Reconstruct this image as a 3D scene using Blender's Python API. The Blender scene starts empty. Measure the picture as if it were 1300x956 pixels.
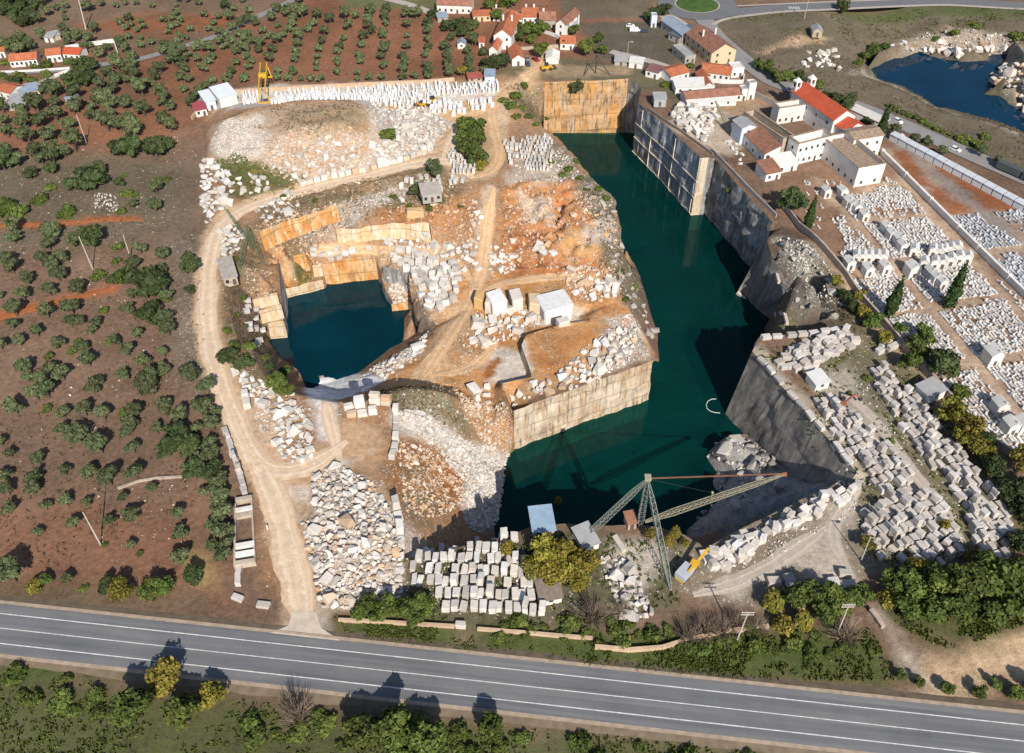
import bpy, bmesh, math, random
import numpy as np
from mathutils import Vector, Matrix
from mathutils.bvhtree import BVHTree
from mathutils.geometry import delaunay_2d_cdt

# ------------------------------------------------------------------ camera, light, exposure
sc = bpy.context.scene
COL = sc.collection
CAM_H, FPX, PCX, PCY, FW = 165.0, 1080.0, 650.0, 433.0, 1300.0
TILT = math.atan(FPX / 1200.0)                      # camera looks down by this angle
cd = bpy.data.cameras.new('camera'); cam = bpy.data.objects.new('camera', cd); COL.objects.link(cam)
cd.sensor_fit = 'HORIZONTAL'; cd.sensor_width = 36.0; cd.lens = 36.0 * FPX / FW
cd.shift_y = -(478.0 - PCY) / FW
cd.clip_start = 1.0; cd.clip_end = 6000.0
cam.location = (0, 0, CAM_H); cam.rotation_euler = (math.pi / 2 - TILT, 0, 0)
sc.camera = cam
SUN_EL, SUN_AZ = math.radians(38.0), math.radians(16.0)
w = bpy.data.worlds.new('World'); sc.world = w; w.use_nodes = True
nt = w.node_tree
sky = nt.nodes.new('ShaderNodeTexSky'); sky.sky_type = 'NISHITA'; sky.sun_disc = False
sky.sun_elevation = SUN_EL; sky.sun_rotation = math.pi - SUN_AZ; sky.altitude = 300
nt.links.new(sky.outputs[0], nt.nodes['Background'].inputs[0]); nt.nodes['Background'].inputs[1].default_value = 0.08
ld = bpy.data.lights.new('sun', 'SUN'); ld.energy = 4.2; ld.angle = math.radians(0.5); ld.color = (1.0, 0.93, 0.82)
sun = bpy.data.objects.new('sun', ld); COL.objects.link(sun)
sun.rotation_euler = (math.pi / 2 - SUN_EL, 0, SUN_AZ)
sc.view_settings.view_transform = 'Standard'; sc.view_settings.look = 'None'
sc.view_settings.exposure = 0.42; sc.view_settings.gamma = 1.0; sc.view_settings.use_curve_mapping = False
try:
    sc.cycles.max_bounces = 5; sc.cycles.diffuse_bounces = 2; sc.cycles.glossy_bounces = 2
    sc.cycles.transparent_max_bounces = 6; sc.cycles.use_denoising = True; sc.cycles.caustics_reflective = False
except Exception: pass

# ------------------------------------------------------------------ helpers: surveying, noise, meshes
rnd = random.Random(7); nrs = np.random.RandomState(11)
_c, _s = math.cos(TILT), math.sin(TILT)
def ray(x, y):
    u, v = (x - PCX) / FPX, (PCY - y) / FPX
    return Vector((u, _c + v * _s, -_s + v * _c))
def at(x, y, z=0.0):                                 # surveyed point of the photo at height z
    d = ray(x, y); k = (z - CAM_H) / d.z
    return Vector((d.x * k, d.y * k, z))
def inv(x, y, z=0.0):
    h = z - CAM_H; f = y * _c - h * _s
    return PCX + FPX * x / f, PCY - FPX * (y * _s + h * _c) / f
def zat(p, row):                                     # height above p that shows at a given row
    v = (PCY - row) / FPX
    return CAM_H + (v * p.y * _c - p.y * _s) / (_c + v * _s)
def _h(ix, iy, s):
    n = (ix.astype(np.int64) * 374761393 + iy.astype(np.int64) * 668265263 + s * 974711) & 0x7fffffff
    n = ((n ^ (n >> 13)) * 1274126177) & 0x7fffffff
    return ((n ^ (n >> 16)) & 0xffff) / 32767.5 - 1.0
def noise2(x, y, s=0):
    x = np.asarray(x, float); y = np.asarray(y, float)
    ix, iy = np.floor(x), np.floor(y); fx, fy = x - ix, y - iy
    fx = fx * fx * (3 - 2 * fx); fy = fy * fy * (3 - 2 * fy)
    a, b, c, d = _h(ix, iy, s), _h(ix + 1, iy, s), _h(ix, iy + 1, s), _h(ix + 1, iy + 1, s)
    return (a * (1 - fx) + b * fx) * (1 - fy) + (c * (1 - fx) + d * fx) * fy
def fbm(x, y, s=0, o=3):
    r = 0; a = 1.0
    for k in range(o):
        r = r + a * noise2(x * 2 ** k, y * 2 ** k, s + k * 17); a *= .5
    return r
def in_poly(px, py, poly):
    px = np.asarray(px, float); py = np.asarray(py, float); ins = np.zeros(px.shape, bool); n = len(poly)
    for i in range(n):
        x0, y0 = poly[i][0], poly[i][1]; x1, y1 = poly[(i + 1) % n][0], poly[(i + 1) % n][1]
        if y0 == y1: continue
        c = ((y0 > py) != (y1 > py)) & (px < (x1 - x0) * (py - y0) / (y1 - y0) + x0)
        ins ^= c
    return ins
def seg_dist(px, py, line, closed=False):
    d = np.full(np.shape(px), 1e9); n = len(line)
    for i in range(n if closed else n - 1):
        ax, ay = line[i][0], line[i][1]; bx, by = line[(i + 1) % n][0], line[(i + 1) % n][1]
        dx, dy = bx - ax, by - ay; L = dx * dx + dy * dy + 1e-9
        t = np.clip(((px - ax) * dx + (py - ay) * dy) / L, 0, 1)
        d = np.minimum(d, np.hypot(px - ax - t * dx, py - ay - t * dy))
    return d
def tag(o, label=None, cat=None, group=None, kind=None):
    if label: o['label'] = label
    if cat: o['category'] = cat
    if group: o['group'] = group
    if kind: o['kind'] = kind
    return o
def link(name, me, mat=None, parent=None):
    o = bpy.data.objects.new(name, me); COL.objects.link(o)
    if mat is not None and me is not None and not me.materials: me.materials.append(mat)
    if parent is not None: o.parent = parent
    return o
def empty(name, loc, rz=0.0):
    o = bpy.data.objects.new(name, None); COL.objects.link(o); o.location = loc; o.rotation_euler = (0, 0, rz)
    o.empty_display_size = .5
    return o
class MB:                                            # collects faces, builds ONE mesh object
    def __init__(s): s.v = []; s.f = []
    def add(s, vs, fs):
        b = len(s.v); s.v.extend([tuple(p) for p in vs]); s.f.extend([tuple(i + b for i in q) for q in fs]); return s
    def box(s, x0, x1, y0, y1, z0, z1, M=None):
        v = [Vector(p) for p in ((x0, y0, z0), (x1, y0, z0), (x1, y1, z0), (x0, y1, z0), (x0, y0, z1), (x1, y0, z1), (x1, y1, z1), (x0, y1, z1))]
        if M is not None: v = [M @ p for p in v]
        return s.add(v, [(0, 3, 2, 1), (4, 5, 6, 7), (0, 1, 5, 4), (1, 2, 6, 5), (2, 3, 7, 6), (3, 0, 4, 7)])
    def bar(s, a, b, w, h=None):                     # square bar between two points
        a = Vector(a); b = Vector(b); h = h or w; d = (b - a)
        if d.length < 1e-6: return s
        d.normalize(); up = Vector((0, 0, 1)) if abs(d.z) < .95 else Vector((0, 1, 0))
        r = d.cross(up).normalized() * w / 2; u = r.cross(d).normalized() * h / 2
        return s.add([a - r - u, a + r - u, a + r + u, a - r + u, b - r - u, b + r - u, b + r + u, b - r + u],
                     [(0, 1, 2, 3), (7, 6, 5, 4), (0, 4, 5, 1), (1, 5, 6, 2), (2, 6, 7, 3), (3, 7, 4, 0)])
    def tube(s, a, b, r0, r1, n=8, cap=True):
        a = Vector(a); b = Vector(b); d = (b - a).normalized()
        up = Vector((0, 0, 1)) if abs(d.z) < .95 else Vector((1, 0, 0))
        x = d.cross(up).normalized(); y = d.cross(x)
        vs = [c + (x * math.cos(t) + y * math.sin(t)) * r for c, r in ((a, r0), (b, r1)) for t in [2 * math.pi * k / n for k in range(n)]]
        fs = [(k, (k + 1) % n, n + (k + 1) % n, n + k) for k in range(n)]
        if cap: fs += [tuple(range(n - 1, -1, -1)), tuple(range(n, 2 * n))]
        return s.add(vs, fs)
    def prism(s, pts, z0, z1):                       # pts counter-clockwise
        n = len(pts)
        vs = [(p[0], p[1], z0) for p in pts] + [(p[0], p[1], z1) for p in pts]
        return s.add(vs, [tuple(range(n - 1, -1, -1)), tuple(range(n, 2 * n))] + [(i, (i + 1) % n, n + (i + 1) % n, n + i) for i in range(n)])
    def mesh(s, name):
        me = bpy.data.meshes.new(name); me.from_pydata(s.v, [], s.f); me.update(); return me
    def build(s, name, mat, parent=None, smooth=False):
        me = s.mesh(name)
        if smooth: me.polygons.foreach_set('use_smooth', [True] * len(me.polygons))
        return link(name, me, mat, parent)

# ------------------------------------------------------------------ materials (all procedural)
def _mat(name):
    m = bpy.data.materials.new(name); m.use_nodes = True; t = m.node_tree
    return m, t, t.nodes['Principled BSDF']
def N(t, typ, **kw):
    n = t.nodes.new(typ)
    for k, v in kw.items():
        if k.startswith('i_'):
            key = k[2:]; key = int(key) if key.isdigit() else key.replace('_', ' ')
            n.inputs[key].default_value = v
        else: setattr(n, k, v)
    return n
def noise_node(t, scale, vec, detail=4.0, rough=.55):
    n = N(t, 'ShaderNodeTexNoise'); n.inputs['Scale'].default_value = scale
    n.inputs['Detail'].default_value = detail; n.inputs['Roughness'].default_value = rough
    t.links.new(vec, n.inputs['Vector']); return n.outputs[0]
def ramp(t, fac, stops):
    r = N(t, 'ShaderNodeValToRGB'); e = r.color_ramp.elements
    while len(e) < len(stops): e.new(.5)
    for q, (p, c) in zip(e, stops): q.position = p; q.color = (*c, 1) if len(c) == 3 else c
    t.links.new(fac, r.inputs[0]); return r.outputs[0]
def mixc(t, fac, a, b, mode='MIX'):
    n = N(t, 'ShaderNodeMix', data_type='RGBA', blend_type=mode)
    for sock, val in ((n.inputs[0], fac), (n.inputs[6], a), (n.inputs[7], b)):
        if isinstance(val, (int, float)): sock.default_value = val
        elif isinstance(val, tuple): sock.default_value = (*val, 1) if len(val) == 3 else val
        else: t.links.new(val, sock)
    return n.outputs[2]
def math_n(t, op, a, b=0.0):
    n = N(t, 'ShaderNodeMath', operation=op)
    for sock, val in ((n.inputs[0], a), (n.inputs[1], b)):
        if isinstance(val, (int, float)): sock.default_value = val
        else: t.links.new(val, sock)
    return n.outputs[0]
def mapr(t, v, a, b, c=0.0, d=1.0):
    n = N(t, 'ShaderNodeMapRange'); t.links.new(v, n.inputs[0])
    for i, q in enumerate((a, b, c, d)): n.inputs[i + 1].default_value = q
    return n.outputs[0]
def bump(t, bs, h, strength=.5, dist=.3):
    b = N(t, 'ShaderNodeBump'); b.inputs['Strength'].default_value = strength; b.inputs['Distance'].default_value = dist
    t.links.new(h, b.inputs['Height']); t.links.new(b.outputs[0], bs.inputs['Normal'])
def pos(t): return N(t, 'ShaderNodeNewGeometry').outputs['Position']
def objc(t): return N(t, 'ShaderNodeTexCoord').outputs['Object']
def orand(t): return N(t, 'ShaderNodeObjectInfo').outputs['Random']

def mat_plain(name, col, var=.15, scale=1.0, rough=.8, rnd_v=.0, world=True, bmp=.0, spec=.3):
    m, t, b = _mat(name); p = pos(t) if world else objc(t)
    n = noise_node(t, scale, p)
    c = ramp(t, n, [(.25, tuple(x * (1 - var) for x in col)), (.75, tuple(min(1, x * (1 + var)) for x in col))])
    if rnd_v:
        k = mapr(t, orand(t), 0, 1, 1 - rnd_v, 1 + rnd_v)
        h = N(t, 'ShaderNodeHueSaturation'); t.links.new(c, h.inputs['Color']); t.links.new(k, h.inputs['Value']); c = h.outputs[0]
    t.links.new(c, b.inputs['Base Color']); b.inputs['Roughness'].default_value = rough
    b.inputs['Specular IOR Level'].default_value = spec
    if bmp: bump(t, b, noise_node(t, scale * 3, p), bmp, .2)
    return m
def mat_ground():
    m, t, b = _mat('ground_earth_rock'); p = pos(t)
    ca = N(t, 'ShaderNodeVertexColor', layer_name='Col'); cb = N(t, 'ShaderNodeVertexColor', layer_name='Mix')
    sep = N(t, 'ShaderNodeSeparateColor'); t.links.new(cb.outputs[0], sep.inputs[0])
    stone, grass, streak = sep.outputs[0], sep.outputs[1], sep.outputs[2]
    n1 = noise_node(t, .09, p, 5); n2 = noise_node(t, .7, p, 5, .6); n3 = noise_node(t, 3.2, p, 3, .6)
    v = math_n(t, 'ADD', math_n(t, 'MULTIPLY', n1, .5), math_n(t, 'ADD', math_n(t, 'MULTIPLY', n2, .8), math_n(t, 'MULTIPLY', n3, .7)))
    k = mapr(t, v, .68, 1.34, .42, 1.5)
    c = mixc(t, 1.0, ca.outputs[0], ramp(t, k, [(0, (0, 0, 0)), (1, (1, 1, 1))]), 'MIX')
    mul = N(t, 'ShaderNodeVectorMath', operation='SCALE'); t.links.new(ca.outputs[0], mul.inputs[0]); t.links.new(k, mul.inputs['Scale'])
    c = mul.outputs[0]
    # green weeds in patches
    gm = math_n(t, 'MULTIPLY', mapr(t, noise_node(t, .35, p, 5, .65), .42, .62), grass)
    c = mixc(t, gm, c, mixc(t, n3, (.045, .065, .018), (.13, .14, .05)))
    # loose stones: irregular chips, more of them where the map says stony
    dn_ = N(t, 'ShaderNodeTexNoise'); dn_.inputs['Scale'].default_value = 2.2; t.links.new(p, dn_.inputs['Vector'])
    ds = N(t, 'ShaderNodeVectorMath', operation='SCALE'); ds.inputs['Scale'].default_value = .9; t.links.new(dn_.outputs[1], ds.inputs[0])
    dp = N(t, 'ShaderNodeVectorMath', operation='ADD'); t.links.new(p, dp.inputs[0]); t.links.new(ds.outputs[0], dp.inputs[1])
    sa = None; sc1 = None
    for sc_, off in ((2.1, .10), (1.1, .30)):
        vo = N(t, 'ShaderNodeTexVoronoi', feature='F1'); vo.inputs['Scale'].default_value = sc_; t.links.new(dp.outputs[0], vo.inputs['Vector'])
        tone = N(t, 'ShaderNodeSeparateColor'); t.links.new(vo.outputs['Color'], tone.inputs[0])
        cc = ramp(t, tone.outputs[0], [(0, (.40, .34, .27)), (.35, (.58, .52, .45)), (.7, (.66, .61, .56)), (.88, (.46, .29, .17)), (1, (.74, .71, .68))])
        on = math_n(t, 'LESS_THAN', tone.outputs[1], math_n(t, 'MULTIPLY', math_n(t, 'SUBTRACT', stone, off), 1.1))
        s1 = math_n(t, 'MULTIPLY', math_n(t, 'MULTIPLY', mapr(t, vo.outputs['Distance'], .6, .4), on), .85)
        c = mixc(t, s1, c, cc); sa = s1 if sa is None else math_n(t, 'MAXIMUM', sa, s1)
    # red clay / ochre streaks
    wv = mapr(t, noise_node(t, .16, p, 6, .7), .45, .62)
    c = mixc(t, math_n(t, 'MULTIPLY', wv, streak), c, mixc(t, n2, (.30, .10, .03), (.62, .30, .11)))
    t.links.new(c, b.inputs['Base Color']); b.inputs['Roughness'].default_value = .95; b.inputs['Specular IOR Level'].default_value = .1
    hgt = math_n(t, 'ADD', math_n(t, 'MULTIPLY', sa, .5), math_n(t, 'ADD', math_n(t, 'MULTIPLY', n2, .5), math_n(t, 'MULTIPLY', n3, .25)))
    bump(t, b, hgt, .7, .55)
    return m
def mat_cut(name, base, tints, stain, cut, rows=6.0, cols=5.0, stain_amt=.6, joint=.05, streak_scale=.35, groove=-.8):
    """sawn quarry face: uv = metres along / metres up; saw joints, drips and mineral stains"""
    m, t, b = _mat(name); uv = N(t, 'ShaderNodeUVMap').outputs[0]; p = pos(t)
    br = N(t, 'ShaderNodeTexBrick', offset=.37, offset_frequency=2, squash=1.0)
    br.inputs['Scale'].default_value = 1; br.inputs['Brick Width'].default_value = cols; br.inputs['Row Height'].default_value = rows
    br.inputs['Mortar Size'].default_value = joint; br.inputs['Mortar Smooth'].default_value = .3
    br.inputs['Color1'].default_value = (0, 0, 0, 1); br.inputs['Color2'].default_value = (1, 1, 1, 1)
    wob = N(t, 'ShaderNodeVectorMath', operation='SCALE'); wob.inputs['Scale'].default_value = .5
    nz = N(t, 'ShaderNodeTexNoise'); nz.inputs['Scale'].default_value = .3; t.links.new(uv, nz.inputs['Vector']); t.links.new(nz.outputs[1], wob.inputs[0])
    ad = N(t, 'ShaderNodeVectorMath', operation='ADD'); t.links.new(uv, ad.inputs[0]); t.links.new(wob.outputs[0], ad.inputs[1])
    t.links.new(ad.outputs[0], br.inputs['Vector'])
    mp = N(t, 'ShaderNodeMapping'); mp.inputs['Scale'].default_value = (1, .16, 1); t.links.new(uv, mp.inputs[0])
    n1 = noise_node(t, streak_scale, mp.outputs[0], 5, .65); n2 = noise_node(t, 1.0, mp.outputs[0], 4, .6)
    n3 = noise_node(t, .5, p, 5, .65)
    c = ramp(t, n1, [(0, tints[0]), (.38, tints[0]), (.5, base), (.62, tints[1]), (1, tints[1])])
    c = mixc(t, mapr(t, br.outputs[0], 0, 1, .0, .45), c, mixc(t, n3, base, tints[1]))
    c = mixc(t, mapr(t, n3, .3, .75, .0, .5), c, base)
    st = math_n(t, 'MULTIPLY', mapr(t, n2, .50, .60), mapr(t, n1, .40, .54))
    c = mixc(t, math_n(t, 'MULTIPLY', st, stain_amt), c, stain)
    mq = N(t, 'ShaderNodeMapping'); mq.inputs['Scale'].default_value = (1, .3, 1); t.links.new(ad.outputs[0], mq.inputs[0])
    blot = mapr(t, noise_node(t, .16, mq.outputs[0], 5, .6), .46, .62)
    c = mixc(t, math_n(t, 'MULTIPLY', blot, .6), c, tints[0])
    blo2 = mapr(t, noise_node(t, .24, mq.outputs[0], 4, .6), .5, .62)
    c = mixc(t, math_n(t, 'MULTIPLY', blo2, .55), c, tints[1])
    fine = noise_node(t, 2.0, mq.outputs[0], 4, .65)
    c = mixc(t, mapr(t, fine, .35, .7, .0, .22), c, stain)
    c = mixc(t, math_n(t, 'MULTIPLY', math_n(t, 'MULTIPLY', br.outputs[1], mapr(t, n3, .35, .6, .35, 1.0)), .75), c, cut)
    t.links.new(c, b.inputs['Base Color']); b.inputs['Roughness'].default_value = .8; b.inputs['Specular IOR Level'].default_value = .25
    hh = math_n(t, 'ADD', math_n(t, 'MULTIPLY', n3, .6), math_n(t, 'ADD', math_n(t, 'MULTIPLY', n2, .35), math_n(t, 'MULTIPLY', br.outputs[1], groove)))
    bump(t, b, hh, .6, .4)
    return m
def mat_water(name, deep, tint, fac=.55):
    m, t, b = _mat(name); p = pos(t)
    n = noise_node(t, .05, p, 3)
    c = ramp(t, n, [(.3, tuple(x * .8 for x in deep)), (.7, tuple(x * 1.25 for x in deep))])
    t.links.new(c, b.inputs['Base Color']); b.inputs['Roughness'].default_value = .06; b.inputs['IOR'].default_value = 1.33
    bump(t, b, noise_node(t, 1.5, p, 3), .06, .1)
    tr = N(t, 'ShaderNodeBsdfTransparent'); tr.inputs[0].default_value = (*tint, 1)
    mx = N(t, 'ShaderNodeMixShader'); mx.inputs[0].default_value = fac
    t.links.new(tr.outputs[0], mx.inputs[1]); t.links.new(b.outputs[0], mx.inputs[2])
    t.links.new(mx.outputs[0], t.nodes['Material Output'].inputs[0]); return m
def mat_stone(name, cols, bmp=.5, scale=1.0, rough=.8):
    """quarried marble: tone differs from block to block"""
    m, t, b = _mat(name); p = pos(t); r = orand(t)
    geo = N(t, 'ShaderNodeNewGeometry')
    rr = math_n(t, 'FRACT', math_n(t, 'ADD', r, geo.outputs['Random Per Island']))
    k = len(cols)
    c = ramp(t, rr, [(i / max(1, k - 1), q) for i, q in enumerate(cols)])
    n = noise_node(t, .8 * scale, p, 5, .65); n2 = noise_node(t, 3 * scale, p, 3, .6)
    c = mixc(t, mapr(t, n, .45, .75, 0, .55), c, mixc(t, n2, (.28, .22, .16), (.54, .48, .42)))
    t.links.new(c, b.inputs['Base Color']); b.inputs['Roughness'].default_value = rough; b.inputs['Specular IOR Level'].default_value = .3
    bump(t, b, math_n(t, 'ADD', n, math_n(t, 'MULTIPLY', n2, .5)), bmp, .25)
    return m
def mat_leaf(name, dark, light, var=.3):
    m, t, b = _mat(name); p = objc(t)
    geo = N(t, 'ShaderNodeNewGeometry'); r = orand(t)
    n = noise_node(t, .9, p, 3)
    f = math_n(t, 'ADD', math_n(t, 'MULTIPLY', geo.outputs['Random Per Island'], .6), math_n(t, 'MULTIPLY', n, .5))
    c = ramp(t, f, [(.15, dark), (.85, light)])
    h = N(t, 'ShaderNodeHueSaturation'); t.links.new(c, h.inputs['Color'])
    t.links.new(mapr(t, r, 0, 1, 1 - var, 1 + var), h.inputs['Value'])
    t.links.new(mapr(t, math_n(t, 'FRACT', math_n(t, 'MULTIPLY', r, 7.3)), 0, 1, .485, .515), h.inputs['Hue'])
    t.links.new(h.outputs[0], b.inputs['Base Color']); b.inputs['Roughness'].default_value = .65; b.inputs['Specular IOR Level'].default_value = .2
    return m
# ------------------------------------------------------------------ terrain: surveyed lines (photo x, photo y, height)
WZ, FZ = -24.0, -31.0
LINES, WALLS, SPOTS = [], [], []
def brk(*pts, rough=.0): LINES.append(([at(*p) for p in pts], rough))
def spot(*pts): SPOTS.extend(at(*p) for p in pts)
def deep(z0, z1, pts): SPOTS.extend(Vector((*at(x, y, z0).xy, z1)) for x, y in pts)
def wall(name, mat, top=None, base=None, zb=None, bat=.5, amp=.25, cell=None, rough=.25):
    """sheer face, rock on the left when walking along the points, pit on the right"""
    def offs(P, sgn):
        out = []
        for i, p in enumerate(P):
            a = P[max(0, i - 1)]; b = P[min(len(P) - 1, i + 1)]; d = (b - a).xy.normalized()
            out.append(Vector((p.x - d.y * bat * sgn, p.y + d.x * bat * sgn, p.z)))
        return out
    if base is not None and isinstance(top[0], tuple):
        T = [at(*p) for p in top]; B = [at(*p) for p in base]
    elif base is not None:                                  # base line seen; top is vertical above it at height(s) top
        B = [at(*p) for p in base]; T = offs(B, 1); tz = top if isinstance(top, list) else [top] * len(T)
        for p, z in zip(T, tz): p.z = z
    else:                                                   # top line seen; base vertical below
        T = [at(*p) for p in top]; B = offs(T, -1); bz = zb if isinstance(zb, list) else [zb] * len(B)
        for p, z in zip(B, bz): p.z = z
        zb = None
    if zb is not None:
        for i, p in enumerate(B):
            if zb == FZ and p.z <= WZ + .01: p.z = FZ
    WALLS.append(dict(name=name, mat=mat, T=T, B=B, amp=amp, cell=cell, rough=rough))
M_BACK = mat_cut('ochre_cut_marble', (.52, .33, .17), [(.62, .28, .06), (.54, .44, .34)], (.085, .06, .045), (.16, .10, .06), 7.5, 70, .85, .12, .5)
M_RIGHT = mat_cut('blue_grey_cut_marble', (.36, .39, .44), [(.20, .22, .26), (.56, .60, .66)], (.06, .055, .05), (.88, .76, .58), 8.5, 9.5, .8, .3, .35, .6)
M_BUTT = mat_cut('cream_cut_marble', (.62, .52, .40), [(.68, .60, .48), (.50, .36, .22)], (.14, .10, .07), (.25, .18, .12), 9, 8, .5)
M_ISLE = mat_cut('island_cut_marble', (.56, .47, .36), [(.68, .60, .50), (.46, .29, .15)], (.10, .075, .055), (.13, .095, .065), 5.0, 11, .8, .13, .55)
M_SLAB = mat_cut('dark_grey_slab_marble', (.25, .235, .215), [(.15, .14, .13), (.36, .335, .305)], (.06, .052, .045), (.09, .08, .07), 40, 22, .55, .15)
M_RECESS = mat_cut('weathered_grey_marble', (.30, .29, .28), [(.13, .12, .11), (.50, .52, .56)], (.05, .045, .04), (.36, .28, .20), 30, 3.2, .85, .12, .6)
M_ORANGE = mat_cut('orange_stained_marble', (.62, .34, .11), [(.60, .20, .03), (.72, .58, .42)], (.16, .10, .06), (.16, .09, .05), 5.4, 60, .7, .12, .6)
M_CREAM = mat_cut('pale_ochre_marble', (.64, .50, .34), [(.66, .40, .16), (.68, .60, .50)], (.20, .13, .08), (.18, .12, .08), 4, 40, .6, .12, .6)

# main pit, walked clockwise
wall('quarry_face', M_BACK, base=[(690, 168, WZ), (720, 167, WZ), (760, 165.5, WZ), (792, 163.4, WZ)], top=[0, 0, 0, 0], zb=FZ, amp=.5, cell=(9, 7))
wall('quarry_face', M_RECESS, base=[(792, 163.4, WZ), (806, 171, WZ), (803, 191.4, WZ)], top=[0, -1, -1.5], zb=FZ, amp=.8)
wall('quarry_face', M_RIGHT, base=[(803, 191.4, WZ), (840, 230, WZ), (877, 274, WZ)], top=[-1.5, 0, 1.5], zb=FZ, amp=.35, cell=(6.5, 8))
wall('quarry_face', M_BUTT, base=[(877, 274, WZ), (888, 273, WZ)], top=[1.5, 1.5], zb=FZ, amp=.3)
wall('quarry_face', M_RECESS, base=[(888, 273, WZ), (894, 271, WZ), (934, 320, WZ), (962, 352, WZ)], top=[1.5, .6, 0, 0], zb=FZ, amp=.9)
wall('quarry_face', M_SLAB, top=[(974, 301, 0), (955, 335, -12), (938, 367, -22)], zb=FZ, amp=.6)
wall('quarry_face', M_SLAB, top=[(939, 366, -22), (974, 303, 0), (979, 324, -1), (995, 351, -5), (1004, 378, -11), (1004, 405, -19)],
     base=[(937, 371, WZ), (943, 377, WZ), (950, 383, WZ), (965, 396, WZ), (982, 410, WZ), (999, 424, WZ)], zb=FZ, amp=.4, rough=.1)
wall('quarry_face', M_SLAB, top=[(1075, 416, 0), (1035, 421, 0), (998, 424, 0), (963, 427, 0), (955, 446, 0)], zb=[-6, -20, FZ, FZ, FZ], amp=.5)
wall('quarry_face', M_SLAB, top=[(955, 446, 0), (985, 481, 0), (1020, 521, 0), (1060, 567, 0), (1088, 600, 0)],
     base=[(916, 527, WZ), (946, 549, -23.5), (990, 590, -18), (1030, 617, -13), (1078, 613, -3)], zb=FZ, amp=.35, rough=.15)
wall('quarry_face', M_RECESS, top=[(1078, 606, 0), (1000, 643, 0), (940, 672, 0), (895, 695, 0), (864, 677, 0), (823, 667, 0), (795, 667, 0), (748, 668, 0), (722, 664, 0),
     (677, 668, 0), (655, 677, 0), (625, 685, 0), (560, 699, 0), (515, 709, 0)],
     zb=[-3, -12, -17, FZ, FZ, FZ, FZ, FZ, FZ, FZ, FZ, -22, -10, -3], amp=.4)
# peninsula
def vb(x, y, z, zz=WZ): p = at(x, y, z); return (*inv(p.x, p.y, zz), zz)
wall('quarry_face', M_ISLE, base=[(653, 571, WZ), (735, 540, WZ), vb(831, 459, -7.5), vb(822, 438, -8), vb(810, 416, -8.5)], top=[-8, -8, -7.5, -8, -8.5], zb=FZ, amp=.3, cell=(6, 4.6))

wall('quarry_face', M_ISLE, top=[(637, 487, -8), (644, 505, -8), (651, 523, -8)], base=[(640, 506, -13), (646, 535, -17), (652, 570, WZ)], zb=FZ, amp=.3, cell=(6, 4.6))
wall('quarry_face', M_RECESS, top=[(792, 316, -8), (785, 284, -3.5), (782, 254, -2), (772, 244, -2), (749, 224, -2), (737, 209, -2), (728, 198, -2), (716, 184, -2), (704, 172, -3), (692, 164, -5)], zb=FZ, bat=1.2, amp=.7, rough=.6)
brk((835, 437, WZ), (835, 424, WZ), (826, 398, WZ), (819, 370, WZ), (806, 340, WZ), (799, 325, WZ), (795, 318, -20)); brk((808, 413, -9), (798, 392, -8), (790, 365, -8), (784, 338, -7), (789, 318, -7)); spot( (812, 395, -17), (806, 365, -17), (798, 338, -17), (824, 412, -21))
# sawn trench in the peninsula
wall('quarry_face', M_ISLE, top=[(741, 407, -8), (702, 415, -8), (668, 425, -8), (662, 438, -8), (668, 456, -8), (676, 478, -8), (640, 486, -8)], zb=-12.2, amp=.15, bat=.35, rough=.05)
# left pond, walked clockwise
wall('quarry_face', M_CREAM, base=[(363, 379.5, WZ), (388, 373, WZ), (412, 367, WZ)], top=[-20, -20, -20], zb=FZ, amp=.25)
wall('quarry_face', M_ORANGE, base=[(376, 343.4, -20), (391, 340.6, -20)], top=[-14, -14], amp=.3)
wall('quarry_face', M_ORANGE, base=[(391, 340.6, -20), (399, 352, -20)], top=[-14, -14], amp=.2)
wall('quarry_face', M_CREAM, base=[(399, 352, -20), (411, 350.5, -20)], top=[-14.3, -14.3], amp=.2)
wall('quarry_face', M_ORANGE, base=[(413.5, 361, WZ), (446, 358, WZ), (480, 355, WZ)], top=[-14.4, -14, -13.8], zb=FZ, amp=.3, cell=(5, 5))
wall('quarry_face', M_RECESS, base=[(480, 355, WZ), (486, 372, WZ), (498, 396, WZ)], top=[-13.8, -20, -20.7], zb=FZ, amp=.3)
wall('quarry_face', M_ORANGE, base=[(498, 396, WZ), (519, 393.5, WZ)], top=[-20.7, -20.7], zb=FZ, amp=.2)
wall('quarry_face', M_RECESS, base=[(519, 393.5, WZ), (523, 404, WZ), (530, 421, WZ)], top=[-20.7, -19, -20], zb=FZ, amp=.3)
wall('quarry_face', M_RECESS, top=[(486, 338, -13.5), (519, 345, -13.5), (521, 376, -13.5)], zb=-20, amp=.3)
wall('quarry_face', M_ORANGE, base=[(337, 319, -8), (355, 309, -8), (382, 299, -8), (432, 281, -8)], top=[-.5, -.8, -1, -1.6], bat=.8, amp=.3, cell=(5, 5))
wall('quarry_face', M_CREAM, top=[(427, 292, -6), (475, 287, -5.6), (510, 283, -5.4), (544, 284, -5)], base=[(429, 311, -11), (475, 305, -11), (511, 303, -11), (548, 308, -10.5)], amp=.4, cell=(4, 4))
wall('quarry_face', M_CREAM, base=[(324, 393, -11.5), (355, 386, -11.5)], top=[-7.5, -7.5], amp=.2)
wall('quarry_face', M_CREAM, base=[(333, 411, -17), (361, 404, -17)], top=[-11.8, -11.8], amp=.2)
wall('quarry_face', M_CREAM, base=[(342, 431, WZ), (365, 429, WZ)], top=[-17.3, -17.3], zb=FZ, amp=.2)
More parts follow.
